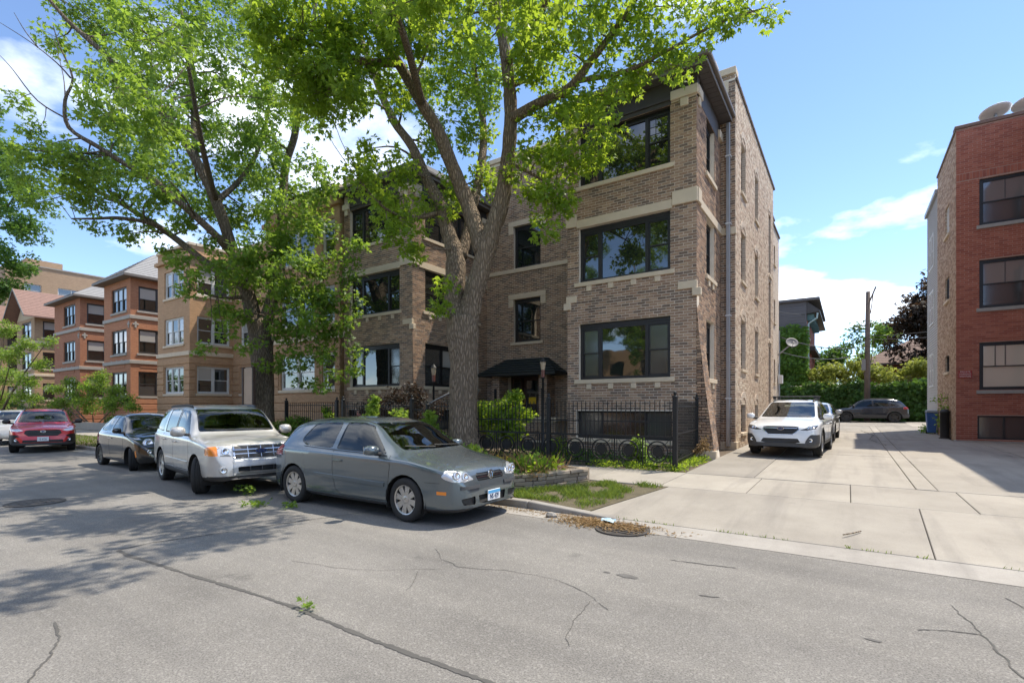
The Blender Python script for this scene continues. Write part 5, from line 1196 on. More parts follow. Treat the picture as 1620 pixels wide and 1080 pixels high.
M_PLBLUE = simple('plate_blue', (.10, .38, .68), .4, var=.1, local=True, bump=0); M_PLTXT = simple('plate_text', (.03, .05, .12), .5, var=0, local=True, bump=0)
M_CBLUE = simple('emblem_blue', (.02, .05, .16), .3, .3, var=0, local=True, bump=0)
def pchip(xk, yk, x):
    xk = np.asarray(xk, float); yk = np.asarray(yk, float); h = np.diff(xk); d = np.diff(yk) / h; m = np.zeros_like(yk)
    m[0], m[-1] = d[0], d[-1]
    for i in range(1, len(xk) - 1):
        if d[i - 1] * d[i] > 0:
            w1 = 2 * h[i] + h[i - 1]; w2 = h[i] + 2 * h[i - 1]; m[i] = (w1 + w2) / (w1 / d[i - 1] + w2 / d[i])
    k = np.clip(np.searchsorted(xk, x) - 1, 0, len(h) - 1); t = (x - xk[k]) / h[k]
    return (2 * t ** 3 - 3 * t ** 2 + 1) * yk[k] + (t ** 3 - 2 * t ** 2 + t) * h[k] * m[k] + (-2 * t ** 3 + 3 * t ** 2) * yk[k + 1] + (t ** 3 - t ** 2) * h[k] * m[k + 1]
def chaikin(P, it=2):
    for _ in range(it):
        Q = [P[0]]
        for a, b in zip(P, P[1:]): Q += [a * .75 + b * .25, a * .25 + b * .75]
        Q.append(P[-1]); P = Q
    return P
def round_poly(P, r=.05, n=3):
    out = []; m = len(P)
    for i in range(m):
        p = Vector(P[i]); a = Vector(P[i - 1]) - p; b = Vector(P[(i + 1) % m]) - p; q = min(r, a.length * .45, b.length * .45)
        A = p + a.normalized() * q; B_ = p + b.normalized() * q
        for k in range(n + 1):
            t = k / n; out.append(tuple(A * (1 - t) ** 2 + p * 2 * t * (1 - t) + B_ * t * t))
    return out
def in_poly(x, y, P):
    c = False; j = len(P) - 1
    for i in range(len(P)):
        if (P[i][1] > y) != (P[j][1] > y) and x < (P[j][0] - P[i][0]) * (y - P[i][1]) / (P[j][1] - P[i][1]) + P[i][0]: c = not c
        j = i
    return c
AX = {'side': (0, 2), 'front': (1, 2), 'rear': (1, 2), 'top': (0, 1)}
class Car:
    def __init__(s, name, label, loc, head, keys, paint_m, axles, r, group='parked cars'):
        s.root = empty(name, loc, head, label, 'car', group); s.paint = paint_m; s.ax = axles; s.r = r; s.K = np.array(sorted(keys), float)
        K = s.K; x0, x1 = K[0, 0], K[-1, 0]
        xs = np.concatenate([x0 + np.array([0, .012, .03, .055, .085, .12, .16, .2, .25]), np.linspace(x0 + .3, x1 - .32, int((x1 - x0) / .06)), x1 - np.array([.27, .22, .18, .145, .115, .09, .065, .045, .028, .012, 0])])
        cols = [pchip(K[:, 0], K[:, i], xs) for i in range(1, 7)]
        V = []; n = None
        for j in range(len(xs)):
            zt, zs, zb_, w_, wr, cr_ = [c[j] for c in cols]; ze = zt - cr_; H = ze - zs; A = Vector((w_ - .04, zs)); Bp = Vector((wr, ze)); bul = .02 * min(1, max(0, H) / .3)
            P = [Vector((w_ - .07, zb_)), Vector((w_ - .005, zb_ + .05)), Vector((w_ + .004, zb_ + .45 * (zs - zb_))), Vector((w_ - .006, zs - .22 * (zs - zb_))), Vector((w_ - .012, zs - .03)), A,
                 A.lerp(Bp, .33) + Vector((bul, 0)), A.lerp(Bp, .66) + Vector((bul, 0)), A.lerp(Bp, .94), Vector((wr - .05 * min(1, max(0, H) / .3) - .03, ze + .22 * cr_)), Vector((wr * .5, zt - .2 * cr_)), Vector((0, zt))]
            R_h = chaikin(P, 2); ring = [(xs[j], p.x, p.y) for p in R_h[:-1]] + [(xs[j], 0, R_h[-1].y)] + [(xs[j], -p.x, p.y) for p in R_h[:-1][::-1]]
            n = len(ring); V += ring
        F = [(i * n + k, i * n + k + 1, (i + 1) * n + k + 1, (i + 1) * n + k) for i in range(len(xs) - 1) for k in range(n - 1)]
        F += [tuple(range(n))[::-1], tuple((len(xs) - 1) * n + k for k in range(n))]
        s.bm = bmesh.new(); vv = [s.bm.verts.new(v) for v in V]
        for f in F: s.bm.faces.new([vv[i] for i in f])
        bmesh.ops.recalc_face_normals(s.bm, faces=s.bm.faces[:]); s.bm.normal_update()
        if sum(f.normal.z for f in s.bm.faces if f.calc_center_median().z > 1) < 0: bmesh.ops.reverse_faces(s.bm, faces=s.bm.faces[:]); s.bm.normal_update()
        s.bvh = BVHTree.FromBMesh(s.bm); s.reg = {}
        for f in s.bm.faces: f.smooth = True
    def hit(s, view, a, b, sg=1):
        if view == 'side': o, d = (a, 3 * sg, b), (0, -sg, 0)
        elif view == 'front': o, d = (5, a * sg, b), (-1, 0, 0)
        elif view == 'rear': o, d = (-5, a * sg, b), (1, 0, 0)
        else: o, d = (a, b * sg, 4), (0, 0, -1)
        p, n_, i, dist = s.bvh.ray_cast(Vector(o), Vector(d)); return (p, n_) if p is not None else (Vector(o) + Vector(d) * 3, -Vector(d))
    def cut(s, name, view, poly, mat, off=0.0, both=True, test=None, over=False, delete=False):
        i0, i1 = AX[view]; polys = [poly] if (view == 'side' or not both) else [poly, [(-a, b) for a, b in poly]] if view in ('front', 'rear') else [poly]
        for pi, P in enumerate(polys):
            lo = [min(p[k] for p in P) - .02 for k in (0, 1)]; hi = [max(p[k] for p in P) + .02 for k in (0, 1)]
            def ok(f):
                n_ = f.normal; c = f.calc_center_median()
                if view == 'side' and (abs(n_.y) < .22 or abs(c.y) < .15): return False
                if view == 'front' and n_.x < .12: return False
                if view == 'rear' and n_.x > -.12: return False
                if view == 'top' and n_.z < .3: return False
                if test and not test(c, n_): return False
                a = [v.co[i0] for v in f.verts]; b = [v.co[i1] for v in f.verts]
                return max(a) > lo[0] and min(a) < hi[0] and max(b) > lo[1] and min(b) < hi[1]
            fs = [f for f in s.bm.faces if ok(f)]
            geom = list(set(fs) | set(e for f in fs for e in f.edges) | set(v for f in fs for v in f.verts))
            for k in range(len(P)):
                a, b = P[k - 1], P[k]; no = [0, 0, 0]; no[i0] = b[1] - a[1]; no[i1] = a[0] - b[0]; co = [0, 0, 0]; co[i0], co[i1] = a
                if abs(no[i0]) + abs(no[i1]) < 1e-5: continue
                res = bmesh.ops.bisect_plane(s.bm, geom=geom, dist=1e-5, plane_co=co, plane_no=no); geom = res['geom']
            s.bm.normal_update(); rid = len(s.reg) + 1; got = 0
            for f in s.bm.faces:
                if f.material_index and not over: continue
                c = f.calc_center_median()
                if lo[0] < c[i0] < hi[0] and lo[1] < c[i1] < hi[1] and in_poly(c[i0], c[i1], P):
                    n_ = f.normal
                    if (view == 'side' and (abs(n_.y) < .22 or abs(c.y) < .15)) or (view == 'front' and n_.x < .12) or (view == 'rear' and n_.x > -.12) or (view == 'top' and n_.z < .3): continue
                    if test and not test(c, n_): continue
                    f.material_index = rid; got += 1
            s.reg[rid] = (name, mat, off, delete, view == 'side')
    def finish(s):
        bm = s.bm; bm.normal_update(); bm.verts.ensure_lookup_table(); groups = {}
        for f in bm.faces:
            rid = f.material_index
            key = (rid, 0)
            if rid and s.reg[rid][4]: key = (rid, 1 if f.calc_center_median().y > 0 else -1)
            groups.setdefault(key, []).append(f)
        out = {}
        for (rid, sg), fs in groups.items():
            if rid and s.reg[rid][3]: continue
            name, mat, off = ('body', s.paint, 0.0) if rid == 0 else s.reg[rid][:3]
            ids = {}; V = []; F = []
            bound = set()
            for f in fs:
                loop = []
                for v in f.verts:
                    if v not in ids: ids[v] = len(V); V.append(v.co + v.normal * off)
                    loop.append(ids[v])
                F.append(tuple(loop))
            if rid and off:                                 # little returns so that a raised or sunk piece has an edge
                fset = set(fs)
                for f in fs:
                    for e in f.edges:
                        if any(g not in fset for g in e.link_faces) or len(e.link_faces) < 2:
                            a, b = e.verts; k = len(V); V += [a.co.copy(), b.co.copy()]; F.append((ids[a], ids[b], k + 1, k))
            me = poly_mesh(name, V, F, True); o = link(name, me, mat, s.root, False); out.setdefault(name, []).append(o)
            if rid == 0:
                V2 = [v.co - v.normal * .03 for v in ids]; F2 = [tuple(reversed(f)) for f, ff in zip(F, fs) if ff.calc_center_median().z > .55]
                link('headliner', poly_mesh('headliner', V2, F2, True), M_SEAT, s.root, False)
        bm.free(); s.parts = out; return out
    def child(s, mb, name, mat, parent=None, **k): return mb.build(name, mat, parent or s.root, world=False, **k)
    def strip(s, name, view, pts, w_, mat, th=.002, sg=1, step=.04, parent=None):
        P = []
        for a, b in zip(pts, pts[1:]):
            a = Vector(a); b = Vector(b); n = max(1, int((b - a).length / step)); P += [a.lerp(b, k / n) for k in range(n)]
        P.append(Vector(pts[-1])); H = [s.hit(view, p.x, p.y, sg) for p in P]; V = []; F = []
        for i, (p, n_) in enumerate(H):
            d = (H[min(i + 1, len(H) - 1)][0] - H[max(i - 1, 0)][0]); d = d.normalized() if d.length > 1e-6 else Vector((1, 0, 0)); q = n_.cross(d).normalized() * (w_ / 2)
            V += [p + q - n_ * .01, p + q + n_ * th, p - q + n_ * th, p - q - n_ * .01]
        for i in range(len(H) - 1):
            for k in range(3): F.append((4 * i + k, 4 * i + k + 1, 4 * i + 5 + k, 4 * i + 4 + k))
        F += [(0, 1, 2, 3), tuple(4 * (len(H) - 1) + k for k in (3, 2, 1, 0))]
        return s.child(MB().add(V, F), name, mat, parent)
    def arches(s, lip=None, R=None, clad=0.0, cladm=None):
        for x in s.ax:
            R0 = R or s.r + .055
            circ = lambda rad, n=22: [(x + rad * math.cos(2 * math.pi * k / n), s.r + rad * math.sin(2 * math.pi * k / n)) for k in range(n)]
            s.cut('wheel_arch', 'side', circ(R0), None, delete=True, test=lambda c, n_: abs(c.y) > .45, over=True)
            if clad: s.cut('arch_cladding', 'side', circ(R0 + clad, 26), cladm, .008, test=lambda c, n_: abs(c.y) > .45)
    def wheels(s, style, tw=.2, steer=0.0, track=None, rimm=None, rf=.66):
        r = s.r; rimm = rimm or M_ALLOY; K = s.K
        hw = tw / 2; g = .007
        prof = [(r * rf, -hw * .86), (r * (rf + .04), -hw * .98), (r * .84, -hw * 1.03), (r * .95, -hw * .97), (r * .99, -hw * .82), (r, -hw * .62), (r, -hw * .36), (r - g, -hw * .35), (r - g, -hw * .25), (r, -hw * .24), (r, -hw * .05), (r - g, -hw * .04), (r - g, hw * .04), (r, hw * .05), (r, hw * .24), (r - g, hw * .25), (r - g, hw * .35), (r, hw * .36), (r, hw * .62), (r * .99, hw * .82), (r * .95, hw * .97), (r * .84, hw * 1.03), (r * (rf + .04), hw * .98), (r * rf, hw * .86)]
        tyre = poly_mesh('tyre', *(lambda m: (m.v, m.f))(MB().lathe(prof, (0, 0, 0), (0, 1, 0), 40)), True); tyre.materials.append(M_RUB)
        m = MB(); R1 = r * rf
        m.lathe([(R1 - .012, hw * .45), (R1 - .012, hw * .84), (R1 + .004, hw * .92), (R1 + .006, hw * .80)], (0, 0, 0), (0, 1, 0), 40)
        m.lathe([(R1 - .012, -hw * .8), (R1 - .012, hw * .5)], (0, 0, 0), (0, 1, 0), 40)
        ns, wi, wo, dish = style
        for k in range(ns):
            a = 2 * math.pi * k / ns; c, si = math.cos(a), math.sin(a)
            def pt(rad, t, d): return (c * rad - si * t, d, si * rad + c * t)
            ri, ro = R1 * .16, R1 - .008
            f4 = [pt(ri, -wi, hw * (.62 + dish)), pt(ro, -wo, hw * .74), pt(ro, wo, hw * .74), pt(ri, wi, hw * (.62 + dish))]; b4 = [(p[0], p[1] - .035, p[2]) for p in f4]
            m.hexa(b4, f4)
        m.lathe([(R1 * .28, hw * (.5 + dish)), (R1 * .27, hw * (.66 + dish)), (R1 * .20, hw * (.70 + dish)), (0, hw * (.71 + dish))], (0, 0, 0), (0, 1, 0), 20)
        rim = poly_mesh('rim', m.v, m.f); rim.materials.append(rimm)
        disc = poly_mesh('brake_disc', *(lambda q: (q.v, q.f))(MB().lathe([(R1 * .8, hw * .2), (R1 * .8, hw * .3), (R1 * .2, hw * .31)], (0, 0, 0), (0, 1, 0), 24))); disc.materials.append(M_GRYP)
        hub = poly_mesh('wheel', *(lambda q: (q.v, q.f))(MB().lathe([(R1 * .12, hw * .5), (R1 * .11, hw * (.72 + dish)), (0, hw * (.735 + dish))], (0, 0, 0), (0, 1, 0), 14))); hub.materials.append(M_BLKP if rimm is M_ALLOYD else M_CHR)
        tr = track or (float(np.interp(s.ax[0], K[:, 0], K[:, 4])) - hw - .012)
        for x in s.ax:
            for sg in (1, -1):
                wv = link('wheel', hub, None, s.root, False); wv.location = (x, sg * tr, r); wv.rotation_euler = (0, random.uniform(0, 6), (0 if sg > 0 else math.pi) + (steer if x > 0 else 0))
                for nm, me in (('tyre', tyre), ('rim', rim), ('brake_disc', disc)): link(nm, me, None, wv, False)
                # wheel well
                q = MB(); n = 16; Rw = r + .07
                for k in range(n):
                    a0, a1 = -.4 + (math.pi + .8) * k / n, -.4 + (math.pi + .8) * (k + 1) / n
                    y0, y1 = sg * (tr + hw + .0), sg * (tr - .28)
                    q.add([(x + Rw * math.cos(a0), y0, r + Rw * math.sin(a0)), (x + Rw * math.cos(a1), y0, r + Rw * math.sin(a1)), (x + Rw * math.cos(a1), y1, r + Rw * math.sin(a1)), (x + Rw * math.cos(a0), y1, r + Rw * math.sin(a0))], [(0, 1, 2, 3)])
                s.child(q, 'wheel_well', M_GAP)
        x0, x1 = K[0, 0], K[-1, 0]; zb_ = float(np.median(K[:, 3]))
        s.child(MB().box(x0 + .25, x1 - .3, -(tr - .14), tr - .14, zb_ - .02, zb_ + .12), 'underbody', M_GAP)
        s.child(MB().box(s.ax[1] - .3, s.ax[1] + .3, -(tr - .27), tr - .27, zb_ + .1, .62), 'underbody', M_GAP); s.child(MB().box(s.ax[0] - .35, s.ax[0] + .35, -(tr - .27), tr - .27, zb_ + .1, .62), 'underbody', M_GAP)
    def cabin(s, xd, belt, seats, hw=.62, floor=.35, wheel_y=.36):
        s.child(MB().hexa([(xd, -hw, belt - .35), (xd + .6, -hw, belt - .35), (xd + .6, hw, belt - .35), (xd, hw, belt - .35)], [(xd + .05, -hw, belt - .02), (xd + .6, -hw, belt - .05), (xd + .6, hw, belt - .05), (xd + .05, hw, belt - .02)]), 'dashboard', M_SEAT, bevel=.03)
        s.child(MB().box(s.ax[1] - .4, xd + .4, -hw - .1, hw + .1, floor - .05, floor), 'floor', M_SEAT)
        for x, row in seats:
            for y in ((-.36, .36) if row == 'f' else (0,)):
                wv = .25 if row == 'f' else hw - .02; hh = belt - .02
                so_ = s.child(MB().hexa([(x - .25, y - wv, floor), (x + .28, y - wv, floor), (x + .28, y + wv, floor), (x - .25, y + wv, floor)], [(x - .25, y - wv, .55), (x + .28, y - wv, .60), (x + .28, y + wv, .60), (x - .25, y + wv, .55)]), 'seat', M_SEAT, bevel=.04)
                s.child(MB().hexa([(x - .30, y - wv, .5), (x - .14, y - wv, .5), (x - .14, y + wv, .5), (x - .30, y + wv, .5)], [(x - .50, y - wv * .85, hh + .16), (x - .40, y - wv * .85, hh + .16), (x - .40, y + wv * .85, hh + .16), (x - .50, y + wv * .85, hh + .16)]), 'backrest', M_SEAT, so_, bevel=.03)
                for yy in ((y,) if row == 'f' else (-.36, .36)): s.child(MB().box(x - .53, x - .44, yy - .12, yy + .12, hh + .18, hh + .37), 'headrest', M_SEAT, so_, bevel=.03)
        c = Vector((xd - .1, wheel_y, belt - .08)); ax_ = Vector((-.9, 0, .45)).normalized(); u = Vector((0, 1, 0)); q = ax_.cross(u)
        s.child(MB().tube([c + (u * math.cos(t) + q * math.sin(t)) * .18 for t in [2 * math.pi * k / 20 for k in range(21)]], .016, 6).tube([c - q * .17, c + q * .17], .015, 5).tube([c - u * .17, c + u * .17], .02, 5), 'steering_wheel', M_BLKP)
    def mirrors(s, x, z, y, mat, size=(.10, .12, .085)):
        for sg in (1, -1):
            a, b, c_ = size; V = []; F = []; n = 10; m_ = 6
            for i in range(m_ + 1):
                th = math.pi * i / m_
                for k in range(n):
                    ph = 2 * math.pi * k / n; dx_, dy_, dz_ = math.sin(th) * math.cos(ph), math.cos(th), math.sin(th) * math.sin(ph)
                    f_ = lambda q, e: math.copysign(abs(q) ** e, q)
                    V.append((x + a * f_(dx_, .7) * (1 if dx_ > 0 else .45), sg * (y + b) + b * f_(dy_, .75), z + c_ * f_(dz_, .7)))
            for i in range(m_):
                for k in range(n): F.append((i * n + k, i * n + (k + 1) % n, (i + 1) * n + (k + 1) % n, (i + 1) * n + k))
            o = s.child(MB().add(V, F), 'side_mirror', mat, smooth=True)
            s.child(MB().box(x - a * .5, x - a * .42, min(sg * (y + .03), sg * (y + 2 * b - .03)), max(sg * (y + .03), sg * (y + 2 * b - .03)), z - c_ * .7, z + c_ * .7), 'mirror_glass', M_CHR, o)
            s.child(MB().tube([(x + .03, sg * (y - .08), z - .07), (x + .02, sg * (y + .06), z - .05)], .03, 8), 'mirror_arm', M_BLKP, o)
    def plate(s, x, z, txt, tilt=0.0, y=0.0, blue=True):
        p, n_ = s.hit('front', y, z); X = p.x + .02
        o = s.child(MB().box(X, X + .012, y - .153, y + .153, z - .077, z + .077), 'licence_plate', M_PLATE, bevel=.006)
        if blue: s.child(MB().box(X + .0125, X + .0135, y - .145, y + .145, z + .025, z + .07), 'plate_band', M_PLBLUE, o)
        if txt: text(txt, .10, M_PLTXT, o, (X + .0145, y, z - .02), (math.pi / 2, 0, math.pi / 2), world=False, sx=.72)
    def wipers(s, x, pts):
        for (a, b) in pts:
            P = []
            for k in range(9):
                t = k / 8; y = a[0] + (b[0] - a[0]) * t; z = a[1] + (b[1] - a[1]) * t; p, n_ = s.hit('front', y, z); P.append(p + n_ * .018)
            s.child(MB().tube(P, .009, 5), 'wiper', M_BLKP)
    def handle(s, x, z, mat, L=.20):
        for sg in (1, -1):
            p, n_ = s.hit('side', x, z, sg)
            s.child(MB().tube([p - Vector((L / 2, 0, 0)) + n_ * .004, p - Vector((L * .38, 0, 0)) + n_ * .035, p + Vector((L * .38, 0, 0)) + n_ * .035, p + Vector((L / 2, 0, 0)) + n_ * .004], .014, 6), 'door_handle', mat)
    def lamp_spot(s, y, z, r_, mat=None, ring=None, parent=None, view='front', name='lamp', d=.0):
        for sg in (1, -1):
            p, n_ = s.hit(view, y, z, sg); n2 = (n_ + Vector((2, 0, 0))).normalized()
            o = s.child(MB().lathe([(r_, -.03), (r_, .012 + d), (r_ * .8, .016 + d), (r_ * .5, .004 + d), (0, .0 + d)], p, n2, 18), name, mat or M_LENS, smooth=True)
            if ring: s.child(MB().lathe([(r_ * 1.0, .0), (r_ * 1.02, .018 + d), (r_ * 1.25, .014 + d), (r_ * 1.3, -.02)], p, n2, 18), 'bezel', ring, o)
def rect(a, b, c, d): return [(a, c), (b, c), (b, d), (a, d)]
def sym(P): return P + [(-a, b) for a, b in P[::-1]]
# ------------------------------------------------------------------ grey hatchback
M_PGREY = paint('grey_green_paint', (.125, .152, .165), .3, .24, .5, .06)
golf = Car('hatchback_car', 'dark grey green three door hatchback parked nearest at the kerb', (-6.62, 5.98, 0), 0, [
    (-2.03, .60, .52, .34, .52, .40, .03), (-1.99, .74, .64, .28, .70, .52, .04), (-1.93, .98, .86, .24, .78, .55, .05), (-1.80, 1.16, .92, .22, .825, .56, .06), (-1.58, 1.385, .945, .21, .86, .55, .06), (-1.25, 1.45, .945, .20, .875, .55, .055),
    (-.5, 1.485, .935, .19, .88, .57, .05), (.1, 1.475, .92, .19, .88, .58, .05), (.42, 1.425, .912, .19, .88, .585, .06), (.85, 1.185, .90, .19, .88, .66, .08), (1.24, .985, .885, .19, .878, .70, .055), (1.55, .92, .845, .19, .872, .66, .05), (1.85, .855, .785, .19, .845, .62, .045), (2.02, .79, .725, .20, .785, .56, .04), (2.10, .715, .655, .21, .70, .50, .04), (2.15, .60, .55, .22, .60, .44, .03), (2.175, .47, .43, .24, .50, .36, .03)], M_PGREY, (1.289, -1.289), .317)
golf.root.scale = (1.045, 1.0, 1.0)
golf.cut('side_window', 'side', round_poly([(.88, .945), (-.22, .975), (-.20, 1.395), (.18, 1.395), (.40, 1.345)], .03), M_CGL, -.006, test=lambda c, n_: c.z > .9)
golf.cut('side_window', 'side', round_poly([(-.32, .98), (-1.02, 1.0), (-1.20, 1.08), (-1.02, 1.36), (-.30, 1.395)], .08, 4), M_CGL, -.006, test=lambda c, n_: c.z > .9)
golf.cut('windshield', 'front', round_poly(sym([(.66, 1.0), (.535, 1.395)]), .05), M_CGL, -.004, False, test=lambda c, n_: .3 < c.x < 1.32)
golf.cut('rear_window', 'rear', round_poly(sym([(.60, 1.0), (.50, 1.33)]), .05), M_CGL, -.004, False)
golf.cut('tail_lamp', 'rear', round_poly([(.50, .80), (.86, .80), (.86, .97), (.58, .97)], .03), M_REDL, .004)
golf.cut('tail_lamp', 'side', round_poly([(-1.72, .84), (-1.99, .84), (-1.99, .98), (-1.80, .98)], .03), M_REDL, .004)
golf.cut('headlight', 'front', round_poly([(.38, .625), (.58, .605), (.78, .62), (.83, .69), (.78, .77), (.64, .765), (.46, .70)], .035), M_LAMP, -.003, test=lambda c, n_: c.x > 1.6)
golf.cut('grille', 'front', round_poly(sym([(.30, .595), (.33, .655), (.30, .70)]), .02), M_BLKP, -.012, False, test=lambda c, n_: c.x > 1.7)
golf.cut('air_intake', 'front', round_poly(sym([(.30, .275), (.33, .40)]), .02), M_BLKP, -.02, False, test=lambda c, n_: c.x > 1.7)
golf.cut('air_intake', 'front', round_poly([(.40, .28), (.62, .29), (.66, .38), (.40, .40)], .03), M_BLKP, -.02, test=lambda c, n_: c.x > 1.7)
golf.cut('bumper_lip', 'side', [(1.6, .10), (2.3, .10), (2.3, .245), (1.6, .235)], M_BLKP, .006)
golf.cut('bumper_lip', 'front', sym([(.8, .15), (.8, .245)]), M_BLKP, .006, False, test=lambda c, n_: c.x > 1.6)
golf.arches(R=.362)
golf.finish(); golf.wheels((8, .030, .048, .10), .205, -.06)
golf.cabin(.62, .95, [(-.05, 'f'), (-.95, 'r')]); golf.mirrors(.72, 1.005, .86, M_PGREY, (.11, .115, .075)); golf.plate(2.2, .37, 'NS 429', y=.0)
for sg in (1, -1):
    golf.strip('door_gap', 'side', [(.96, .93), (1.0, .80), (.97, .45), (.92, .27), (-.05, .26), (-.18, .34), (-.26, .62), (-.27, .97)], .008, M_GAP, .001, sg)
    golf.strip('rub_strip', 'side', [(-.72, .545), (.90, .505)], .055, M_PGREY, .016, sg); golf.strip('waist_trim', 'side', [(.90, .925), (-.25, .955), (-1.05, .985)], .012, M_BLKP, .004, sg)
    golf.strip('sill_trim', 'side', [(-.88, .235), (.88, .225)], .03, M_BLKP, .006, sg); golf.strip('bumper_strip', 'front', [(.30, .525), (.50, .525), (.66, .53)], .045, M_GRYP, .018, sg)
    golf.strip('bonnet_gap', 'front', [(.40, .72), (.58, .80), (.62, .86)], .007, M_GAP, .001, sg)
    golf.strip('marker_lamp', 'side', [(1.86, .47), (1.99, .465)], .045, M_AMB, .006, sg); golf.strip('bumper_gap', 'side', [(1.66, .60), (1.75, .60), (1.9, .60)], .006, M_GAP, .001, sg)
    golf.strip('roof_channel', 'top', [(-1.5, .50), (-.5, .53), (.35, .53)], .018, M_BLKP, .003, sg)
for k in (0, 1, 2): golf.strip('grille_bar', 'front', [(-.31, .615 + .028 * k), (.31, .615 + .028 * k)], .010, M_CHR if k == 1 else M_BLKP, .006)
golf.handle(-.14, .80, M_PGREY); golf.lamp_spot(.54, .67, .05, M_LENS, M_LAMP); golf.lamp_spot(.68, .695, .05, M_LENS, M_LAMP)
golf.wipers(1.2, [((.55, 1.01), (-.05, 1.035)), ((-.08, 1.01), (-.58, 1.04))])
def vw_emblem(c, x, z, r):                                   # ring with the stacked letters
    p, n_ = c.hit('front', 0, z); X = p.x + .012
    o = c.child(MB().lathe([(r, 0), (r, .012), (r * .86, .014), (r * .86, 0)], (X, 0, z), (1, 0, 0), 28), 'emblem', M_CHR); c.child(MB().lathe([(r * .87, .002), (0, .004)], (X, 0, z), (1, 0, 0), 24), 'emblem_ground', M_BLKP, o)
    q = MB(); b = lambda a, d: q.tube([(X + .008, a[0] * r, z + a[1] * r), (X + .008, d[0] * r, z + d[1] * r)], r * .075, 5)
    b((-.36, .80), (0, .12)); b((.36, .80), (0, .12)); b((-.72, .45), (-.36, -.72)); b((-.36, -.72), (0, .02)); b((0, .02), (.36, -.72)); b((.36, -.72), (.72, .45)); c.child(q, 'emblem_letters', M_CHR, o)
vw_emblem(golf, 2.1, .662, .066)
# ------------------------------------------------------------------ silver suv
M_PSILV = paint('champagne_silver_paint', (.50, .485, .455), .2, .34, .4, .4)
esc = Car('suv_car', 'champagne silver boxy suv behind the grey hatchback, front wheels turned', (-11.42, 5.66, 0), R_(-9.7), [
    (-2.22, .66, .58, .40, .66, .52, .03), (-2.18, .92, .82, .34, .79, .60, .04), (-2.12, 1.10, 1.0, .32, .85, .64, .05), (-1.95, 1.52, 1.06, .30, .885, .66, .06), (-1.80, 1.64, 1.07, .30, .895, .66, .05), (-1.2, 1.69, 1.065, .29, .905, .67, .045), (-.3, 1.70, 1.055, .29, .905, .68, .045), (.28, 1.655, 1.05, .29, .905, .69, .055), (.52, 1.57, 1.045, .29, .905, .69, .07), (1.02, 1.15, 1.035, .29, .905, .74, .06), (1.18, 1.10, 1.02, .29, .90, .75, .045), (1.6, 1.06, .985, .29, .895, .74, .04), (1.95, 1.0, .93, .30, .87, .70, .035), (2.08, .94, .86, .30, .82, .66, .03), (2.16, .74, .68, .30, .74, .60, .03), (2.22, .56, .50, .32, .60, .50, .02)], M_PSILV, (1.31, -1.31), .352)
esc.cut('side_window', 'side', round_poly([(.78, 1.085), (-.18, 1.095), (-.16, 1.585), (.22, 1.575), (.40, 1.50)], .03), M_CGL, -.006, test=lambda c, n_: c.z > 1.03)
esc.cut('side_window', 'side', round_poly([(-.28, 1.095), (-1.02, 1.105), (-1.10, 1.59), (-.26, 1.59)], .03), M_CGL, -.006, test=lambda c, n_: c.z > 1.03)
esc.cut('side_window', 'side', round_poly([(-1.16, 1.11), (-1.86, 1.14), (-1.80, 1.50), (-1.22, 1.585)], .05), M_CGL, -.006, test=lambda c, n_: c.z > 1.03)
esc.cut('windshield', 'front', round_poly(sym([(.72, 1.155), (.63, 1.60)]), .05), M_CGL, -.004, False, test=lambda c, n_: .2 < c.x < 1.15)
esc.cut('rear_window', 'rear', round_poly(sym([(.68, 1.12), (.60, 1.55)]), .05), M_CGL, -.004, False)
esc.cut('indicator', 'front', round_poly([(.735, .755), (.86, .755), (.86, .915), (.735, .925)], .015), M_AMB, .002, test=lambda c, n_: c.x > 1.5)
esc.cut('indicator', 'side', round_poly([(1.86, .76), (2.2, .76), (2.2, .90), (1.86, .90)], .015), M_AMB, .002)
esc.cut('headlight', 'front', round_poly([(.50, .735), (.73, .745), (.73, .925), (.51, .925)], .025), M_LAMP, -.002, test=lambda c, n_: c.x > 1.7)
esc.cut('grille_surround', 'front', round_poly(sym([(.485, .70), (.485, .935)]), .03), M_CHR, .010, False, test=lambda c, n_: c.x > 1.8)
esc.cut('lower_grille', 'front', round_poly(sym([(.42, .45), (.42, .545)]), .02), M_BLKP, -.01, False, test=lambda c, n_: c.x > 1.8)
esc.cut('bumper_insert', 'front', round_poly(sym([(.50, .40), (.50, .68)]), .03), simple('bumper_silver', (.36, .38, .40), .4, .4, local=True), .006, False, test=lambda c, n_: c.x > 1.8)
esc.cut('bumper_lip', 'front', sym([(.95, .20), (.95, .385)]), M_BLKP, .004, False, test=lambda c, n_: c.x > 1.5)
esc.cut('bumper_lip', 'side', [(1.7, .20), (2.4, .20), (2.4, .385), (1.7, .36)], M_BLKP, .004)
esc.cut('sill_cladding', 'side', [(-1.0, .2), (1.0, .2), (.93, .41), (-.93, .41)], M_GRYP, .01)
esc.arches(R=.41)
esc.finish(); esc.wheels((6, .05, .06, .05), .225, R_(-26)); esc.cabin(.66, 1.08, [(.0, 'f'), (-.9, 'r')], .66, .45); esc.mirrors(.72, 1.16, .90, M_PSILV, (.12, .13, .105))
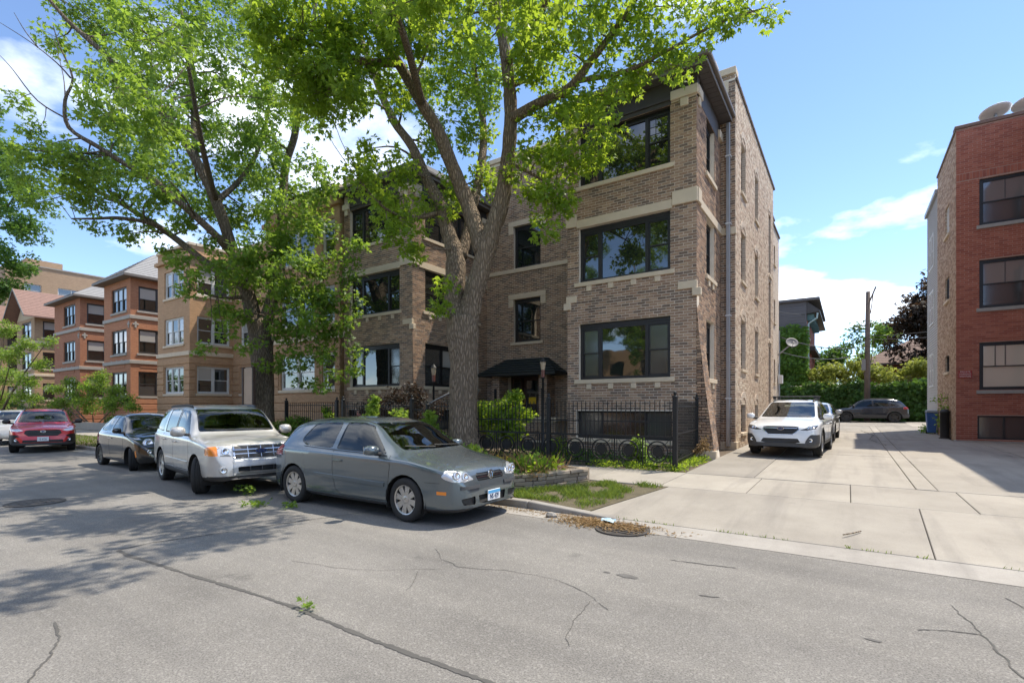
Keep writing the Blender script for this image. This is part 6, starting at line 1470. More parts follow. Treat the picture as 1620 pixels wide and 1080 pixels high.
for sg in (1, -1):
    esc.strip('door_gap', 'side', [(.80, 1.05), (.92, .75), (.88, .42), (-.15, .41), (-.22, .6), (-.23, 1.08)], .008, M_GAP, .001, sg); esc.strip('door_gap', 'side', [(-.23, .45), (-.95, .42), (-1.02, .75), (-1.10, 1.08)], .008, M_GAP, .001, sg)
    esc.strip('body_moulding', 'side', [(-.85, .56), (.85, .56)], .05, M_PSILV, .010, sg); esc.strip('roof_rail', 'top', [(-1.6, .60), (-.9, .62), (-.1, .62), (.1, .61)], .035, M_GRYP, .045, sg)
    esc.strip('bonnet_gap', 'front', [(.50, .94), (.70, .95), (.78, 1.02)], .007, M_GAP, .001, sg); esc.strip('window_pillar', 'side', [(-.23, 1.08), (-.22, 1.6)], .05, M_BLKP, .002, sg)
for k in range(3): esc.strip('grille_bar', 'front', [(-.455, .74 + .075 * k), (.455, .74 + .075 * k)], .062, M_BLKP, .014)
for y in (-.23, 0, .23): esc.strip('grille_bar', 'front', [(y, .705), (y, .93)], .012, M_CHR, .018)
for y in (-.21, 0, .21): esc.strip('grille_bar', 'front', [(y, .46), (y, .54)], .014, M_GRYP, .004)
esc.handle(-.06, .93, M_CHR); esc.handle(-.95, .95, M_CHR); esc.lamp_spot(.66, .50, .055, M_LENS, M_PSILV); esc.lamp_spot(.61, .835, .065, M_LENS)
esc.wipers(1.1, [((.62, 1.165), (0, 1.18)), ((-.05, 1.165), (-.6, 1.19))])
p_, n_ = esc.hit('front', 0, .82); X_ = p_.x + .025
fo = esc.child(MB().add([(X_ + d, .115 * math.cos(2 * math.pi * k / 24), .82 + .046 * math.sin(2 * math.pi * k / 24)) for d in (-.02, .01) for k in range(24)], [tuple(range(24, 48))] + [(k, (k + 1) % 24, 24 + (k + 1) % 24, 24 + k) for k in range(24)]), 'emblem', M_CHR)
esc.child(MB().add([(X_ + .0115, .102 * math.cos(2 * math.pi * k / 24), .82 + .037 * math.sin(2 * math.pi * k / 24)) for k in range(24)], [tuple(range(24))]), 'emblem_ground', M_CBLUE, fo)
text('Ford', .07, M_CHR, fo, (X_ + .013, 0, .823), (math.pi / 2, 0, math.pi / 2), world=False)
text('ESCAPE', .055, M_GRYP, esc.root, (p_.x + .03, .30, .635), (math.pi / 2, 0, math.pi / 2), 'lettering', world=False)
# ------------------------------------------------------------------ small black car
M_PBLK = paint('black_paint', (.008, .008, .008), .1, .12, .0, .12)
fia = Car('small_black_car', 'small rounded black two door car between the silver suv and the red car', (-16.5, 6.10, 0), R_(-2), [
    (-1.73, .62, .54, .36, .50, .38, .03), (-1.69, .80, .70, .28, .66, .48, .05), (-1.60, .98, .86, .24, .73, .52, .06), (-1.40, 1.22, .93, .21, .775, .53, .07), (-1.12, 1.40, .94, .20, .805, .53, .07), (-.6, 1.485, .93, .19, .815, .54, .06), (0, 1.48, .92, .19, .815, .55, .06), (.32, 1.40, .915, .19, .815, .56, .07), (.72, 1.10, .905, .19, .815, .62, .08), (.95, .97, .89, .19, .812, .64, .07), (1.3, .90, .82, .19, .80, .58, .08), (1.6, .79, .70, .20, .74, .50, .08), (1.74, .66, .58, .22, .62, .42, .06), (1.82, .46, .42, .26, .45, .34, .03)], M_PBLK, (1.15, -1.15), .292)
fia.cut('side_window', 'side', round_poly([(.66, .965), (-.28, .98), (-.26, 1.39), (.0, 1.39), (.22, 1.32)], .03), M_CGL, -.006, test=lambda c, n_: c.z > .93)
fia.cut('side_window', 'side', round_poly([(-.36, .985), (-1.08, 1.0), (-1.14, 1.05), (-.92, 1.32), (-.34, 1.39)], .05), M_CGL, -.006, test=lambda c, n_: c.z > .93)
fia.cut('windshield', 'front', round_poly(sym([(.60, 1.0), (.51, 1.38)]), .05), M_CGL, -.004, False, test=lambda c, n_: .1 < c.x < .98)
fia.cut('rear_window', 'rear', round_poly(sym([(.52, 1.0), (.44, 1.33)]), .05), M_CGL, -.004, False)
fia.cut('air_intake', 'front', round_poly(sym([(.45, .30), (.45, .38)]), .02), M_GAP, -.015, False, test=lambda c, n_: c.x > 1.4)
fia.arches(R=.335); fia.finish(); fia.wheels((10, .025, .028, .08), .185, R_(-18), rimm=M_ALLOYD); fia.cabin(.45, .96, [(-.12, 'f'), (-.8, 'r')], .56); fia.mirrors(.60, 1.02, .80, M_PBLK, (.09, .10, .075))
fia.lamp_spot(.52, .71, .095, M_LENS, M_CHR, d=.02); fia.lamp_spot(.55, .50, .045, M_LENS, M_CHR, d=.01)
for sg in (1, -1):
    fia.strip('door_gap', 'side', [(.70, .94), (.74, .7), (.70, .30), (-.20, .27), (-.32, .6), (-.32, .98)], .007, M_GAP, .001, sg); fia.strip('marker_lamp', 'side', [(1.50, .52), (1.53, .36)], .05, M_AMB, .005, sg); fia.strip('chrome_trim', 'side', [(.64, .945), (-1.1, .975)], .010, M_CHR, .003, sg)
fia.handle(-.2, .80, M_CHR, .15); fia.wipers(.9, [((.5, 1.01), (0, 1.03)), ((-.05, 1.01), (-.5, 1.03))])
fia.strip('emblem_bar', 'front', [(-.26, .60), (.26, .60)], .022, M_CHR, .008)
# ------------------------------------------------------------------ crossover shapes
def crossover(name, label, loc, head, pm, L=4.48, H=1.58, W=.90, wb=2.67, r=.345, clad=M_BLKP, steer=0.0, style=(5, .05, .06, .05), rimm=None, group='parked cars', rails=True, foh=.93, detail=True, hood=1.0):
    a = wb / 2; f = a + foh; b = f - L; h = H
    c = Car(name, label, loc, head, [
        (b, .70, .60, .42, .62, .50, .03), (b + .05, .96, .86, .34, .76, .58, .05), (b + .14, 1.10, .98, .31, .82, .60, .06), (b + .40, h - .20, 1.03, .29, .865, .60, .06), (b + .62, h - .07, 1.03, .28, .885, .60, .06), (b + 1.2, h - .01, 1.02, .28, W, .62, .05), (b + 2.0, h, 1.0, .28, W, .63, .05), (b + 2.48, h - .04, .99, .28, W, .635, .06), (b + 2.75, h - .13, .985, .28, W, .65, .07), (f - 1.05, 1.05 * hood, .96, .28, W, .72, .06), (f - .7, .99 * hood, .925, .28, W - .01, .70, .05), (f - .35, .92 * hood, .86, .28, W - .04, .64, .05), (f - .14, .84 * hood, .78, .28, W - .12, .56, .05), (f - .05, .70, .64, .28, W - .24, .48, .04), (f, .50, .46, .30, W - .40, .38, .03)], pm, (a, -a), r, group)
    x0 = f - 1.05
    bz = 1.03
    c.cut('side_window', 'side', round_poly([(x0 - .22, bz), (-.12, bz + .02), (-.10, h - .15), (b + 2.50, h - .16), (b + 2.80, h - .26)], .03), M_CGL, -.006, test=lambda q, n_: q.z > .98)
    c.cut('side_window', 'side', round_poly([(-.20, bz + .02), (-.98, bz + .05), (-1.08, h - .17), (-.18, h - .15)], .03), M_CGL, -.006, test=lambda q, n_: q.z > .98)
    c.cut('side_window', 'side', round_poly([(-1.12, bz + .06), (-1.50, bz + .12), (-1.36, h - .24), (-1.16, h - .19)], .04), M_CGL, -.006, test=lambda q, n_: q.z > .98)
    c.cut('windshield', 'front', round_poly(sym([(.70, 1.075), (.575, h - .10)]), .05), M_CGL, -.004, False, test=lambda q, n_: b + 2.3 < q.x < x0 + .1)
    c.cut('rear_window', 'rear', round_poly(sym([(.62, 1.08), (.52, h - .14)]), .05), M_CGL, -.004, False)
    c.cut('tail_lamp', 'rear', round_poly([(.45, .88), (.86, .88), (.86, 1.02), (.5, 1.02)], .03), M_REDL, .004); c.cut('tail_lamp', 'side', round_poly([(b + .32, .90), (b + .02, .90), (b + .02, 1.03), (b + .22, 1.03)], .03), M_REDL, .004)
    c.cut('sill_cladding', 'side', [(-a, .1), (a, .1), (a, .42), (-a, .42)], clad, .010)
    c.cut('bumper_cladding', 'rear', sym([(1, .2), (1, .52)]), clad, .008, False); c.cut('bumper_cladding', 'side', [(b - .1, .1), (-a - .3, .1), (-a - .3, .50), (b - .1, .52)], clad, .008)
    c.arches(R=r + .055, clad=.055, cladm=clad)
    for sg in (1, -1):
        c.strip('door_gap', 'side', [(x0 - .12, .98), (x0 - .12, .7), (x0 - .2, .44), (-.1, .44), (-.14, .7), (-.16, 1.02)], .008, M_GAP, .001, sg); c.strip('door_gap', 'side', [(-.15, .46), (-.85, .46), (-.95, .75), (-1.06, 1.05)], .008, M_GAP, .001, sg); c.strip('window_pillar', 'side', [(-.16, 1.05), (-.14, h - .13)], .06, M_BLKP, .002, sg)
        if rails: c.strip('roof_rail', 'top', [(b + .75, .52), (b + 1.2, .555), (b + 2.2, .555), (b + 2.45, .53)], .03, M_GRYP, .04, sg)
    c.f = f; c.b = b; c.x0 = x0; c.h = h
    return c
def close(c, style, steer=0., rimm=None, mm=None, tw=.225):
    c.finish(); c.wheels(style, tw, steer, rimm=rimm); c.cabin(c.x0 - .35, 1.03, [(.1, 'f'), (-.85, 'r')], .62, .42); c.mirrors(c.x0 - .28, 1.10, .88, mm or M_BLKP, (.11, .115, .085)); c.handle(-.02, .87, c.paint); c.handle(-.9, .90, c.paint)
    c.wipers(c.x0, [((.6, 1.085), (0, 1.10)), ((-.05, 1.085), (-.6, 1.10))])
M_PRED = paint('red_paint', (.62, .014, .02), .15, .28, .1, .05)
ct = crossover('red_crossover_car', 'bright red crossover with black grille parked facing the camera', (-26.1, 6.15, 0), R_(-14), M_PRED)
T_ = lambda q, n_: q.x > ct.f - .6
ct.cut('headlight', 'front', round_poly([(.50, .80), (.64, .765), (.82, .79), (.84, .86), (.66, .86)], .02), M_LAMP, -.002, test=T_)
ct.cut('grille', 'front', round_poly(sym([(.38, .60), (.50, .70), (.46, .80), (.38, .815)]), .02), M_BLKP, -.010, False, test=T_)
ct.cut('fog_lamp_panel', 'front', round_poly([(.58, .38), (.88, .36), (.88, .66), (.70, .66), (.60, .60), (.72, .55)], .02), M_BLKP, .004, test=T_)
ct.cut('bumper_cladding', 'front', sym([(.95, .2), (.95, .37)]), M_GRYP, .006, False, test=T_); ct.cut('air_intake', 'front', round_poly(sym([(.55, .38), (.52, .47)]), .02), M_BLKP, -.01, False, test=T_)
close(ct, (5, .045, .055, .05), R_(-4)); ct.lamp_spot(.70, .47, .045, M_LENS); ct.plate(0, .50, '', blue=False)
for k in range(3): ct.strip('grille_bar', 'front', [(-.42, .65 + .05 * k), (.42, .65 + .05 * k)], .012, M_GRYP, .008)
text('G 4126', .09, M_PLTXT, ct.root, (ct.hit('front', 0, .5)[0].x + .036, 0, .49), (math.pi / 2, 0, math.pi / 2), world=False, sx=.7)
def oval_emblem(c, z, ry=.075, rz=.042):
    X = c.hit('front', 0, z)[0].x + .015
    o = c.child(MB().add([(X + d, ry * math.cos(2 * math.pi * k / 24), z + rz * math.sin(2 * math.pi * k / 24)) for d in (-.03, .01) for k in range(24)], [tuple(range(24, 48))] + [(k, (k + 1) % 24, 24 + (k + 1) % 24, 24 + k) for k in range(24)]), 'emblem', M_CHR)
    c.child(MB().add([(X + .0115, ry * .84 * math.cos(2 * math.pi * k / 24), z + rz * .8 * math.sin(2 * math.pi * k / 24)) for k in range(24)], [tuple(range(24))]), 'emblem_ground', M_CBLUE, o)
    for y, zz, s_ in ((.035, .008, .014), (-.02, .014, .008), (.0, -.012, .008), (-.035, -.008, .008), (-.045, .006, .007), (.012, .012, .006)):
        V = [];
        for k in range(10): V.append((X + .013, y + s_ * (1 if k % 2 == 0 else .4) * math.sin(math.pi * k / 5), z + zz + s_ * (1 if k % 2 == 0 else .4) * math.cos(math.pi * k / 5)))
        c.child(MB().add(V, [tuple(range(10))]), 'emblem_star', M_CHR, o)
oval_emblem(ct, .765)
# ------------------------------------------------------------------ white wagon on the driveway
M_PWHT = paint('white_paint_car', (.72, .73, .73), .03, .22, .0, .12)
HD_ = -math.pi / 2 - R_(3)
ob = crossover('white_wagon_car', 'white crossover wagon with grey cladding facing down the driveway', (-1.42, 17.75, zg(17.8)), HD_, M_PWHT, 4.82, 1.61, .92, 2.745, .348, M_GRYP, rails=True, foh=.98, hood=1.02)
T2 = lambda q, n_: q.x > ob.f - .7
ob.cut('headlight', 'front', round_poly([(.46, .745), (.62, .735), (.83, .78), (.86, .88), (.74, .86)], .02), M_LAMPD, -.002, test=T2)
ob.cut('grille', 'front', round_poly(sym([(.30, .625), (.43, .76), (.40, .835), (.34, .845)]), .02), M_BLKP, -.010, False, test=T2)
ob.cut('fog_lamp_panel', 'front', round_poly([(.58, .36), (.90, .36), (.90, .62), (.72, .63), (.66, .56), (.60, .46)], .02), M_GRYP, .006, test=T2)
ob.cut('bumper_cladding', 'front', sym([(.98, .2), (.98, .40)]), M_GRYP, .006, False, test=T2); ob.cut('air_intake', 'front', round_poly(sym([(.36, .40), (.48, .42), (.42, .52)]), .02), M_BLKP, -.008, False, test=T2)
close(ob, (5, .05, .06, .05), 0., mm=M_PWHT); ob.lamp_spot(.71, .48, .055, M_LENS, M_BLKP); ob.lamp_spot(.68, .80, .045, M_LENS, M_CHR)
for k in range(3): ob.strip('grille_bar', 'front', [(-.36 - .02 * k, .665 + .045 * k), (.36 + .02 * k, .665 + .045 * k)], .012, M_GRYP, .008)
ob.strip('grille_bar', 'front', [(-.40, .79), (.40, .79)], .028, M_CHR, .012)
for pts in ([(-.30, .62), (.30, .62)], [(.30, .62), (.44, .76), (.41, .84)], [(-.30, .62), (-.44, .76), (-.41, .84)]): ob.strip('grille_surround', 'front', pts, .016, M_CHR, .010)
oval_emblem(ob, .785, .085, .048)
for x in (ob.b + 1.35, ob.b + 2.15):
    q = ob.child(MB().box(x - .035, x + .035, -.64, .64, ob.h + .075, ob.h + .10), 'roof_crossbar', M_GRYP, bevel=.008)
    for sg in (-1, 1): ob.child(MB().box(x - .05, x + .05, sg * .56 - .04, sg * .56 + .04, ob.h + .0, ob.h + .075), 'crossbar_foot', M_BLKP, q)
ob.child(MB().box(ob.b + 1.7, ob.b + 2.3, -.38, .38, ob.h - .004, ob.h + .006), 'sunroof', M_BLKP)
# sedan parked behind the white wagon, dark car in the alley, silver car at the picture edge
M_PPEARL = paint('pearl_grey_paint', (.45, .45, .44), .1, .25, .3, .2); M_PNAVY = paint('dark_blue_paint', (.022, .026, .036), .2, .18, .3, .15)
sd = crossover('grey_sedan_car', 'pale grey car parked close behind the white wagon', (-1.25, 23.6, zg(23.6)), HD_ + R_(1), M_PPEARL, 4.6, 1.48, .90, 2.7, .33, M_PPEARL, rails=False)
close(sd, (5, .05, .06, .05), 0., mm=M_PPEARL)
al = crossover('dark_crossover_car', 'dark blue black crossover parked sideways before the ivy wall', (1.15, 42.0, zg(42)), math.pi + R_(4), M_PNAVY, 4.37, 1.60, .90, 2.63, .345, M_GRYP)
close(al, (5, .045, .05, .05), 0., rimm=M_ALLOYD)
sv = crossover('silver_car', 'pale silver car at the left picture edge behind the red crossover', (-31.8, 6.6, 0), R_(-12), M_PSILV, 4.5, 1.52, .90, 2.7, .33, M_PSILV, rails=False)
close(sv, (5, .05, .06, .05), 0., mm=M_PSILV)
# ================================================================== iron fence
M_FENCE = simple('black_iron', (.014, .014, .014), .5, .2, var=.2, scale=20, bump=.15)
FY = 11.52
def fence_run(root, a, b, lo, hi, rails, sp, post_at=(), rw=.016, spike=True):
    a = Vector(a); b = Vector(b); L = (b - a).length; d = (b - a) / L; zb_ = lambda t: zg((a + d * t).y)
    me = None; n = int(L / sp)
    for k in range(1, n):
        t = k * L / n
        if any(abs(t - q) < .05 for q in post_at): continue
        if me is None:
            m = MB().box(-rw / 2, rw / 2, -rw / 2, rw / 2, 0, hi - lo - .05); m.hexa([(-rw / 2, -rw / 2, hi - lo - .05), (rw / 2, -rw / 2, hi - lo - .05), (rw / 2, rw / 2, hi - lo - .05), (-rw / 2, rw / 2, hi - lo - .05)], [(-.002, -.002, hi - lo), (.002, -.002, hi - lo), (.002, .002, hi - lo), (-.002, .002, hi - lo)])
            me = poly_mesh('picket', m.v, m.f); me.materials.append(M_FENCE)
        o = bpy.data.objects.new('picket', me); COL.objects.link(o); o.parent = root; p = a + d * t; o.location = Vector((p.x, p.y, lo)) - PLOC[root.name]
    q = Vector((-d.y, d.x, 0)) * .012
    for z in rails:
        MB().hexa([a - q + Vector((0, 0, z - .016)), b - q + Vector((0, 0, z - .016)), b + q + Vector((0, 0, z - .016)), a + q + Vector((0, 0, z - .016))], [a - q + Vector((0, 0, z + .016)), b - q + Vector((0, 0, z + .016)), b + q + Vector((0, 0, z + .016)), a + q + Vector((0, 0, z + .016))]).build('rail', M_FENCE, root)
def post(root, x, y, h_, w_=.05):
    z0 = zg(y) - .05
    MB().box(x - w_, x + w_, y - w_, y + w_, z0, h_).build('post', M_FENCE, root, bevel=.006)
    MB().lathe([(w_ * 1.5, 0), (w_ * 1.5, .03), (w_ * .5, .045), (w_ * .45, .06), (w_ * .8, .085), (w_ * .7, .12), (0, .145)], (x, y, h_), n=12).build('finial', M_FENCE, root, smooth=True)
def fx(pxx, Y=FY): return pxY(pxx, 640, Y).x
fen = empty('iron_fence', (-6.2, FY, .2), 0, 'black iron fence with ring ornaments in front of the right bay', 'fence')
XA, XBp, XC = -3.26, fx(868), fx(752)
for x in (XA, XBp): post(fen, x, FY, 1.86)
post(fen, XC, FY, 1.0, .035)
fence_run(fen, (XC, FY, 0), (XA, FY, 0), .93, 1.80, (1.30,), .115, ())
MB().box(XC, XA, FY - .02, FY + .02, .925, .97).build('rail', M_FENCE, fen); MB().box(XC, XA, FY - .014, FY + .014, .26, .29).build('rail', M_FENCE, fen)
npan = 8; pw = (XA - XC - .1) / npan
m_ring = MB()
def ring(m, r, th, n=24, w_=.012):
    m.lathe([(r - th, -w_), (r, -w_), (r, w_), (r - th, w_), (r - th, -w_)], (0, 0, 0), (0, 1, 0), n)
mr = MB(); ring(mr, .25, .030, 24, .018); ring(mr, .160, .02, 24, .016); me_ring = poly_mesh('ring_ornament', mr.v, mr.f); me_ring.materials.append(M_FENCE)
md = MB().lathe([(0, -.01), (.125, -.008), (.125, .008), (0, .01)], (0, 0, 0), (0, 1, 0), 24); me_disc = poly_mesh('rosette', md.v, md.f); me_disc.materials.append(M_FENCE)
mc = MB()
for sx_ in (-1, 1):
    for sz_ in (-1, 1):
        P = [(sx_ * (.36 - .20 * math.sin(t)), 0, sz_ * (.33 - .20 * (1 - math.cos(t)))) for t in [math.pi / 2 * k / 6 for k in range(7)]]; mc.tube([(sx_ * .25 * math.cos(t), 0, sz_ * (.30 - .17 * math.sin(t))) for t in [math.pi / 2 * k / 6 for k in range(7)]], .008, 4)
me_c = poly_mesh('scroll', mc.v, mc.f); me_c.materials.append(M_FENCE)
mb_ = MB().box(-.008, .008, -.008, .008, -.33, .33); me_b = poly_mesh('panel_bar', mb_.v, mb_.f); me_b.materials.append(M_FENCE)
for k in range(npan):
    cx_ = XC + .05 + pw * (k + .5); zc = .61
    for me, dx_ in ((me_ring, 0), (me_disc, 0), (me_c, 0), (me_b, -.29), (me_b, .29), (me_b, -.345), (me_b, .345)):
        o = bpy.data.objects.new(me.name.split('.')[0], me); COL.objects.link(o); o.parent = fen; o.location = Vector((cx_ + dx_, FY, zc)) - PLOC[fen.name]
for x, y, x2, y2 in ((XA, FY, -3.5, 14.6),):
    fr2 = empty('iron_fence', (-3.4, 13, .2), 0, 'short run of close set iron pickets beside the driveway', 'fence')
    post(fr2, x2, y2 - .1, 1.86, .04); fence_run(fr2, (x, y + .05, 0), (x2, y2 - .1, 0), .30, 1.80, (.42, 1.02, 1.66), .115, (), .014)
fl2 = empty('iron_fence', (-11.5, FY, .2), 0, 'black iron picket fence before the left bay of the brown building', 'fence')
for pxx in (543, 652): post(fl2, fx(pxx), FY, 1.88)
fence_run(fl2, (fx(543), FY, 0), (fx(652), FY, 0), .30, 1.80, (.42, 1.02, 1.66), .118); fence_run(fl2, (fx(676), FY, 0), (XC, FY, 0), .30, 1.80, (.42, 1.02, 1.66), .118); post(fl2, fx(676), FY, 1.7, .04)
gt = empty('iron_gate', (fx(664), FY, .2), 0, 'narrow iron gate with scrolled handrail beside the big trunk', 'gate')
fence_run(gt, (fx(654), FY - .01, 0), (fx(674), FY - .01, 0), .30, 1.60, (.34, 1.02, 1.56), .11)
gx = fx(672); MB().tube([(gx - .1, FY + .3, 1.75), (gx + .25, FY + .9, 2.1), (gx + .6, FY + 1.5, 2.3), (gx + .75, FY + 1.8, 2.2), (gx + .7, FY + 1.75, 2.0), (gx + .55, FY + 1.55, 2.02)], .022, 7).build('handrail', simple('worn_rail', (.3, .3, .3), .4, .5), gt, smooth=True)
MB().tube([(gx + .7, FY + 1.75, 2.0), (gx + .7, FY + 1.75, .2)], .02, 6).build('rail_post', M_FENCE, gt)
fl3 = empty('iron_fence', (-18.5, FY + .3, .2), 0, 'plain iron picket fence before the tan building', 'fence')
for pxx in (453, 533): post(fl3, fx(pxx, FY + .3), FY + .3, 1.86)
fence_run(fl3, (fx(453, FY + .3), FY + .3, 0), (fx(533, FY + .3), FY + .3, 0), .28, 1.82, (.40, 1.70), .13)
# lamp posts either side of the entrance walk
M_LGL = simple('amber_lamp_glass', (.42, .33, .22), .2, 0, var=.3, scale=15, bump=0); M_LRED = simple('red_lamp_band', (.16, .05, .035), .35, var=.1)
for x, lab in ((859, 'black lamp post with amber lantern right of the entrance door'), (686, 'black lamp post with amber lantern before the left bay')):
    p = pxY(x, 640, 13.5); r0 = empty('lamp_post', (p.x, p.y, zg(13.5)), 0, lab, 'lamp post', 'lamp posts by the entrance walk'); o_ = (p.x, p.y, 0)
    MB().lathe([(.08, .2), (.08, .5), (.042, .56), (.034, 2.5), (.06, 2.52), (.06, 2.56)], o_, n=12).build('post', M_FENCE, r0, smooth=True)
    MB().lathe([(.055, 2.56), (.06, 2.78), (.05, 2.79)], o_, n=10).build('band', M_LRED, r0); MB().lathe([(.06, 2.79), (.095, 3.02), (.095, 3.03), (.0, 3.03)], o_, n=10).build('lantern', M_LGL, r0); MB().lathe([(.12, 3.03), (.10, 3.07), (.03, 3.16), (0, 3.2)], o_, n=10).build('cap', M_FENCE, r0)
# ================================================================== planter of stacked stones
M_PSTONE = brick_mat('planter_stone', [(.27, .225, .17), (.33, .28, .215), (.22, .185, .145), (.30, .26, .21), (.36, .31, .245)], .3)
plr = empty('stone_planter', (-5.6, 8.4, zg(8)), 0, 'low raised bed of stacked tan stones beside the hatchback', 'planter')
PP = [(-8.6, 7.52), (-5.1, 7.52), (-4.68, 8.15), (-4.34, 9.25)]
rp = random.Random(3)
def stone(c, d, L, h_, dep, name='stone'):
    q = Vector((-d.y, d.x, 0)); V = []
    for zz in (0, h_):
        for (s_, t_) in ((0, 0), (L, 0), (L, dep), (0, dep)):
            V.append(Vector(c) + d * (s_ + rp.uniform(-.006, .006)) + q * (t_ + (rp.uniform(-.022, .012) if t_ == 0 else 0)) + Vector((0, 0, zz + rp.uniform(-.004, .004))))
    MB().hexa(V[:4], V[4:]).build(name, M_PSTONE, plr, bevel=.012, seg=2)
for row in range(4):
    h_ = .072; z0 = zg(8) - .02 + row * (h_ + .004)
    for a, b in zip(PP, PP[1:]):
        a = Vector((*a, 0)); b = Vector((*b, 0)); d = (b - a).normalized(); L = (b - a).length; t = -.12 * (row % 2)
        while t < L - .02:
            l = rp.uniform(.20, .38) if row < 3 else rp.uniform(.34, .46); s0 = max(0, t); s1 = min(L, t + l)
            if s1 - s0 > .05: stone((a + d * s0) + Vector((0, 0, z0)) - Vector((-d.y, d.x, 0)) * (.02 if row == 3 else 0), d, s1 - s0 - .008, h_ * (1 if row < 3 else .85), .16 if row < 3 else .22)
            t += l
MB().add([(x, y, zg(8) + .25) for x, y in [(-8.6, 7.6), (-5.15, 7.6), (-4.78, 8.2), (-4.45, 9.25), (-8.6, 9.3)]], [(0, 1, 2, 3, 4)]).build('soil', M_SOIL, plr)
MB().box(-8.6, -4.38, 9.27, 9.38, .1, zg(8) + .27).build('back_wall', M_PSTONE, plr)
# plants in the bed
def ground_leaves(name, label, cat, pts, mat, per, rad, size, seed, kind=None, up=.9, shape=OVAL, parent=None):
    L = clump_leaves(pts, per, rad, size, -.5, .8, up, seed); o = link(name, leaf_mesh(name, *L, shape=shape), mat, parent)
    return tag(o, label, cat, None, kind) if label else o
def blades(pts, h0, h1, w_, mat, name, seed=0, lean=.5, parent=None):
    r = np.random.default_rng(seed); P = np.asarray(pts, float); n = len(P); a = r.uniform(0, 2 * np.pi, n); h_ = r.uniform(h0, h1, n); ln = r.normal(0, lean, (n, 2)) * h_[:, None]
    dx_ = np.stack([np.cos(a), np.sin(a)], 1) * w_ / 2
    V = np.zeros((n, 4, 3)); V[:, 0, :2] = P[:, :2] - dx_; V[:, 1, :2] = P[:, :2] + dx_; V[:, 2, :2] = P[:, :2] + ln * .45 + dx_ * .6; V[:, 3, :2] = P[:, :2] + ln; V[:, :2, 2] = P[:, 2:3]; V[:, 2, 2] = P[:, 2] + h_ * .6; V[:, 3, 2] = P[:, 2] + h_
    V = V[:, [0, 1, 2, 3]]; me = bpy.data.meshes.new(name); nv = n * 4
    me.vertices.add(nv); me.vertices.foreach_set('co', V.reshape(-1).astype(np.float32)); me.loops.add(nv); me.loops.foreach_set('vertex_index', np.arange(nv, dtype=np.int32)); me.polygons.add(n); me.polygons.foreach_set('loop_start', np.arange(0, nv, 4, dtype=np.int32)); me.update(calc_edges=True)
    return link(name, me, mat, parent)
zb1 = zg(8) + .25; rq = random.Random(9)
def bedpt(x0, x1, y0, y1): return (rq.uniform(x0, x1), rq.uniform(y0, y1), zb1 + rq.uniform(0, .06))
for lab, cat, box, mat, n, per, rad, size, seed in (
        ('creeping green ground cover along the planter front edge', 'ground cover', (-6.9, -4.95, 7.62, 7.95), M_IVY, 60, 24, .09, .045, 1),
        ('broad light green leafy plant at the right end of the planter', 'plant', (-5.3, -4.75, 8.0, 8.7), M_MAPLE, 14, 22, .15, .13, 2),
        ('yellow leaved plant in the middle of the planter', 'plant', (-6.4, -5.7, 7.8, 8.3), leaf_mat('yellow_leaf', (.45, .33, .03), (.6, .42, .04), (.6, .45, .05), .3), 14, 22, .12, .07, 3),
        ('tall pale green leafy plant at the left of the planter by the trunk', 'plant', (-7.4, -6.5, 8.2, 9.0), M_LIME, 22, 20, .17, .12, 4),
        ('grey green leafy plant behind the yellow one in the planter', 'plant', (-5.9, -5.2, 8.3, 9.0), M_MAPLE2, 16, 20, .14, .10, 5)):
    pts = [bedpt(*box) for _ in range(n)]
    if cat == 'plant': pts = [(p[0], p[1], p[2] + rq.uniform(.03, .24 if seed == 4 else .14)) for p in pts]
    ground_leaves('planter_plant', lab, cat, pts, mat, per, rad, size, seed)
dry = [bedpt(-7.0, -4.7, 7.8, 9.1) for _ in range(420)]
tag(blades(dry, .10, .34, .012, M_DRY, 'dry_stalks', 4, .35), 'dead straw coloured stalks standing in the planter', 'dry stalks', None, 'stuff')
tag(ground_leaves('dead_leaves', None, None, [bedpt(-7, -4.6, 7.7, 9.2) for _ in range(60)], M_DRY, 12, .14, .06, 6), 'brown dead leaves lying in the planter bed', 'leaf litter', None, 'stuff')
# grass of the parkway and weeds
def pip(x, y, P): return in_poly(x, y, P)
GP = [(-5.0, 7.08), (-3.42, 7.08), (-2.86, 9.36), (-4.2, 9.36), (-4.3, 9.2), (-4.6, 8.1), (-5.0, 7.45)]
GPE = [(-5.0, 7.03), (-3.34, 7.0), (-2.79, 9.40), (-5.0, 9.40)]
def gpz(x, y):
    ex = -3.34 + .55 * (y - 7.0) / 2.4; t = min(1, max(0, (ex - x) / .6)); e = .036 + (zg(9.4) - .036) * (y - 6.93) / 2.47
    return e * (1 - t) + (zg(y) - .012) * t + (0.0 if t < .05 else .012 * mnoise.noise(Vector((x * 3, y * 3, 0))))
nx, ny = 18, 22; V = []
for j_ in range(ny + 1):
    y = 7.0 + 2.4 * j_ / ny; x1_ = -3.335 + .55 * (y - 7.0) / 2.4
    for i_ in range(nx + 1): x = -5.0 + (x1_ + 5.0) * i_ / nx; V.append((x, y, gpz(x, y)))
MB().add(V, [(j_ * (nx + 1) + i_, j_ * (nx + 1) + i_ + 1, (j_ + 1) * (nx + 1) + i_ + 1, (j_ + 1) * (nx + 1) + i_) for j_ in range(ny) for i_ in range(nx)]).build('parkway', M_TURF, smooth=True)['kind'] = 'structure'
PK = [(-46, 7.04), (-5.0, 7.04), (-5.0, 9.4), (-46, 9.4)]; MB().add([(x, y, zg(y) - .02) for x, y in PK], [(0, 1, 2, 3)]).build('parkway', M_TURF)['kind'] = 'structure'
gp = []; tries = 0
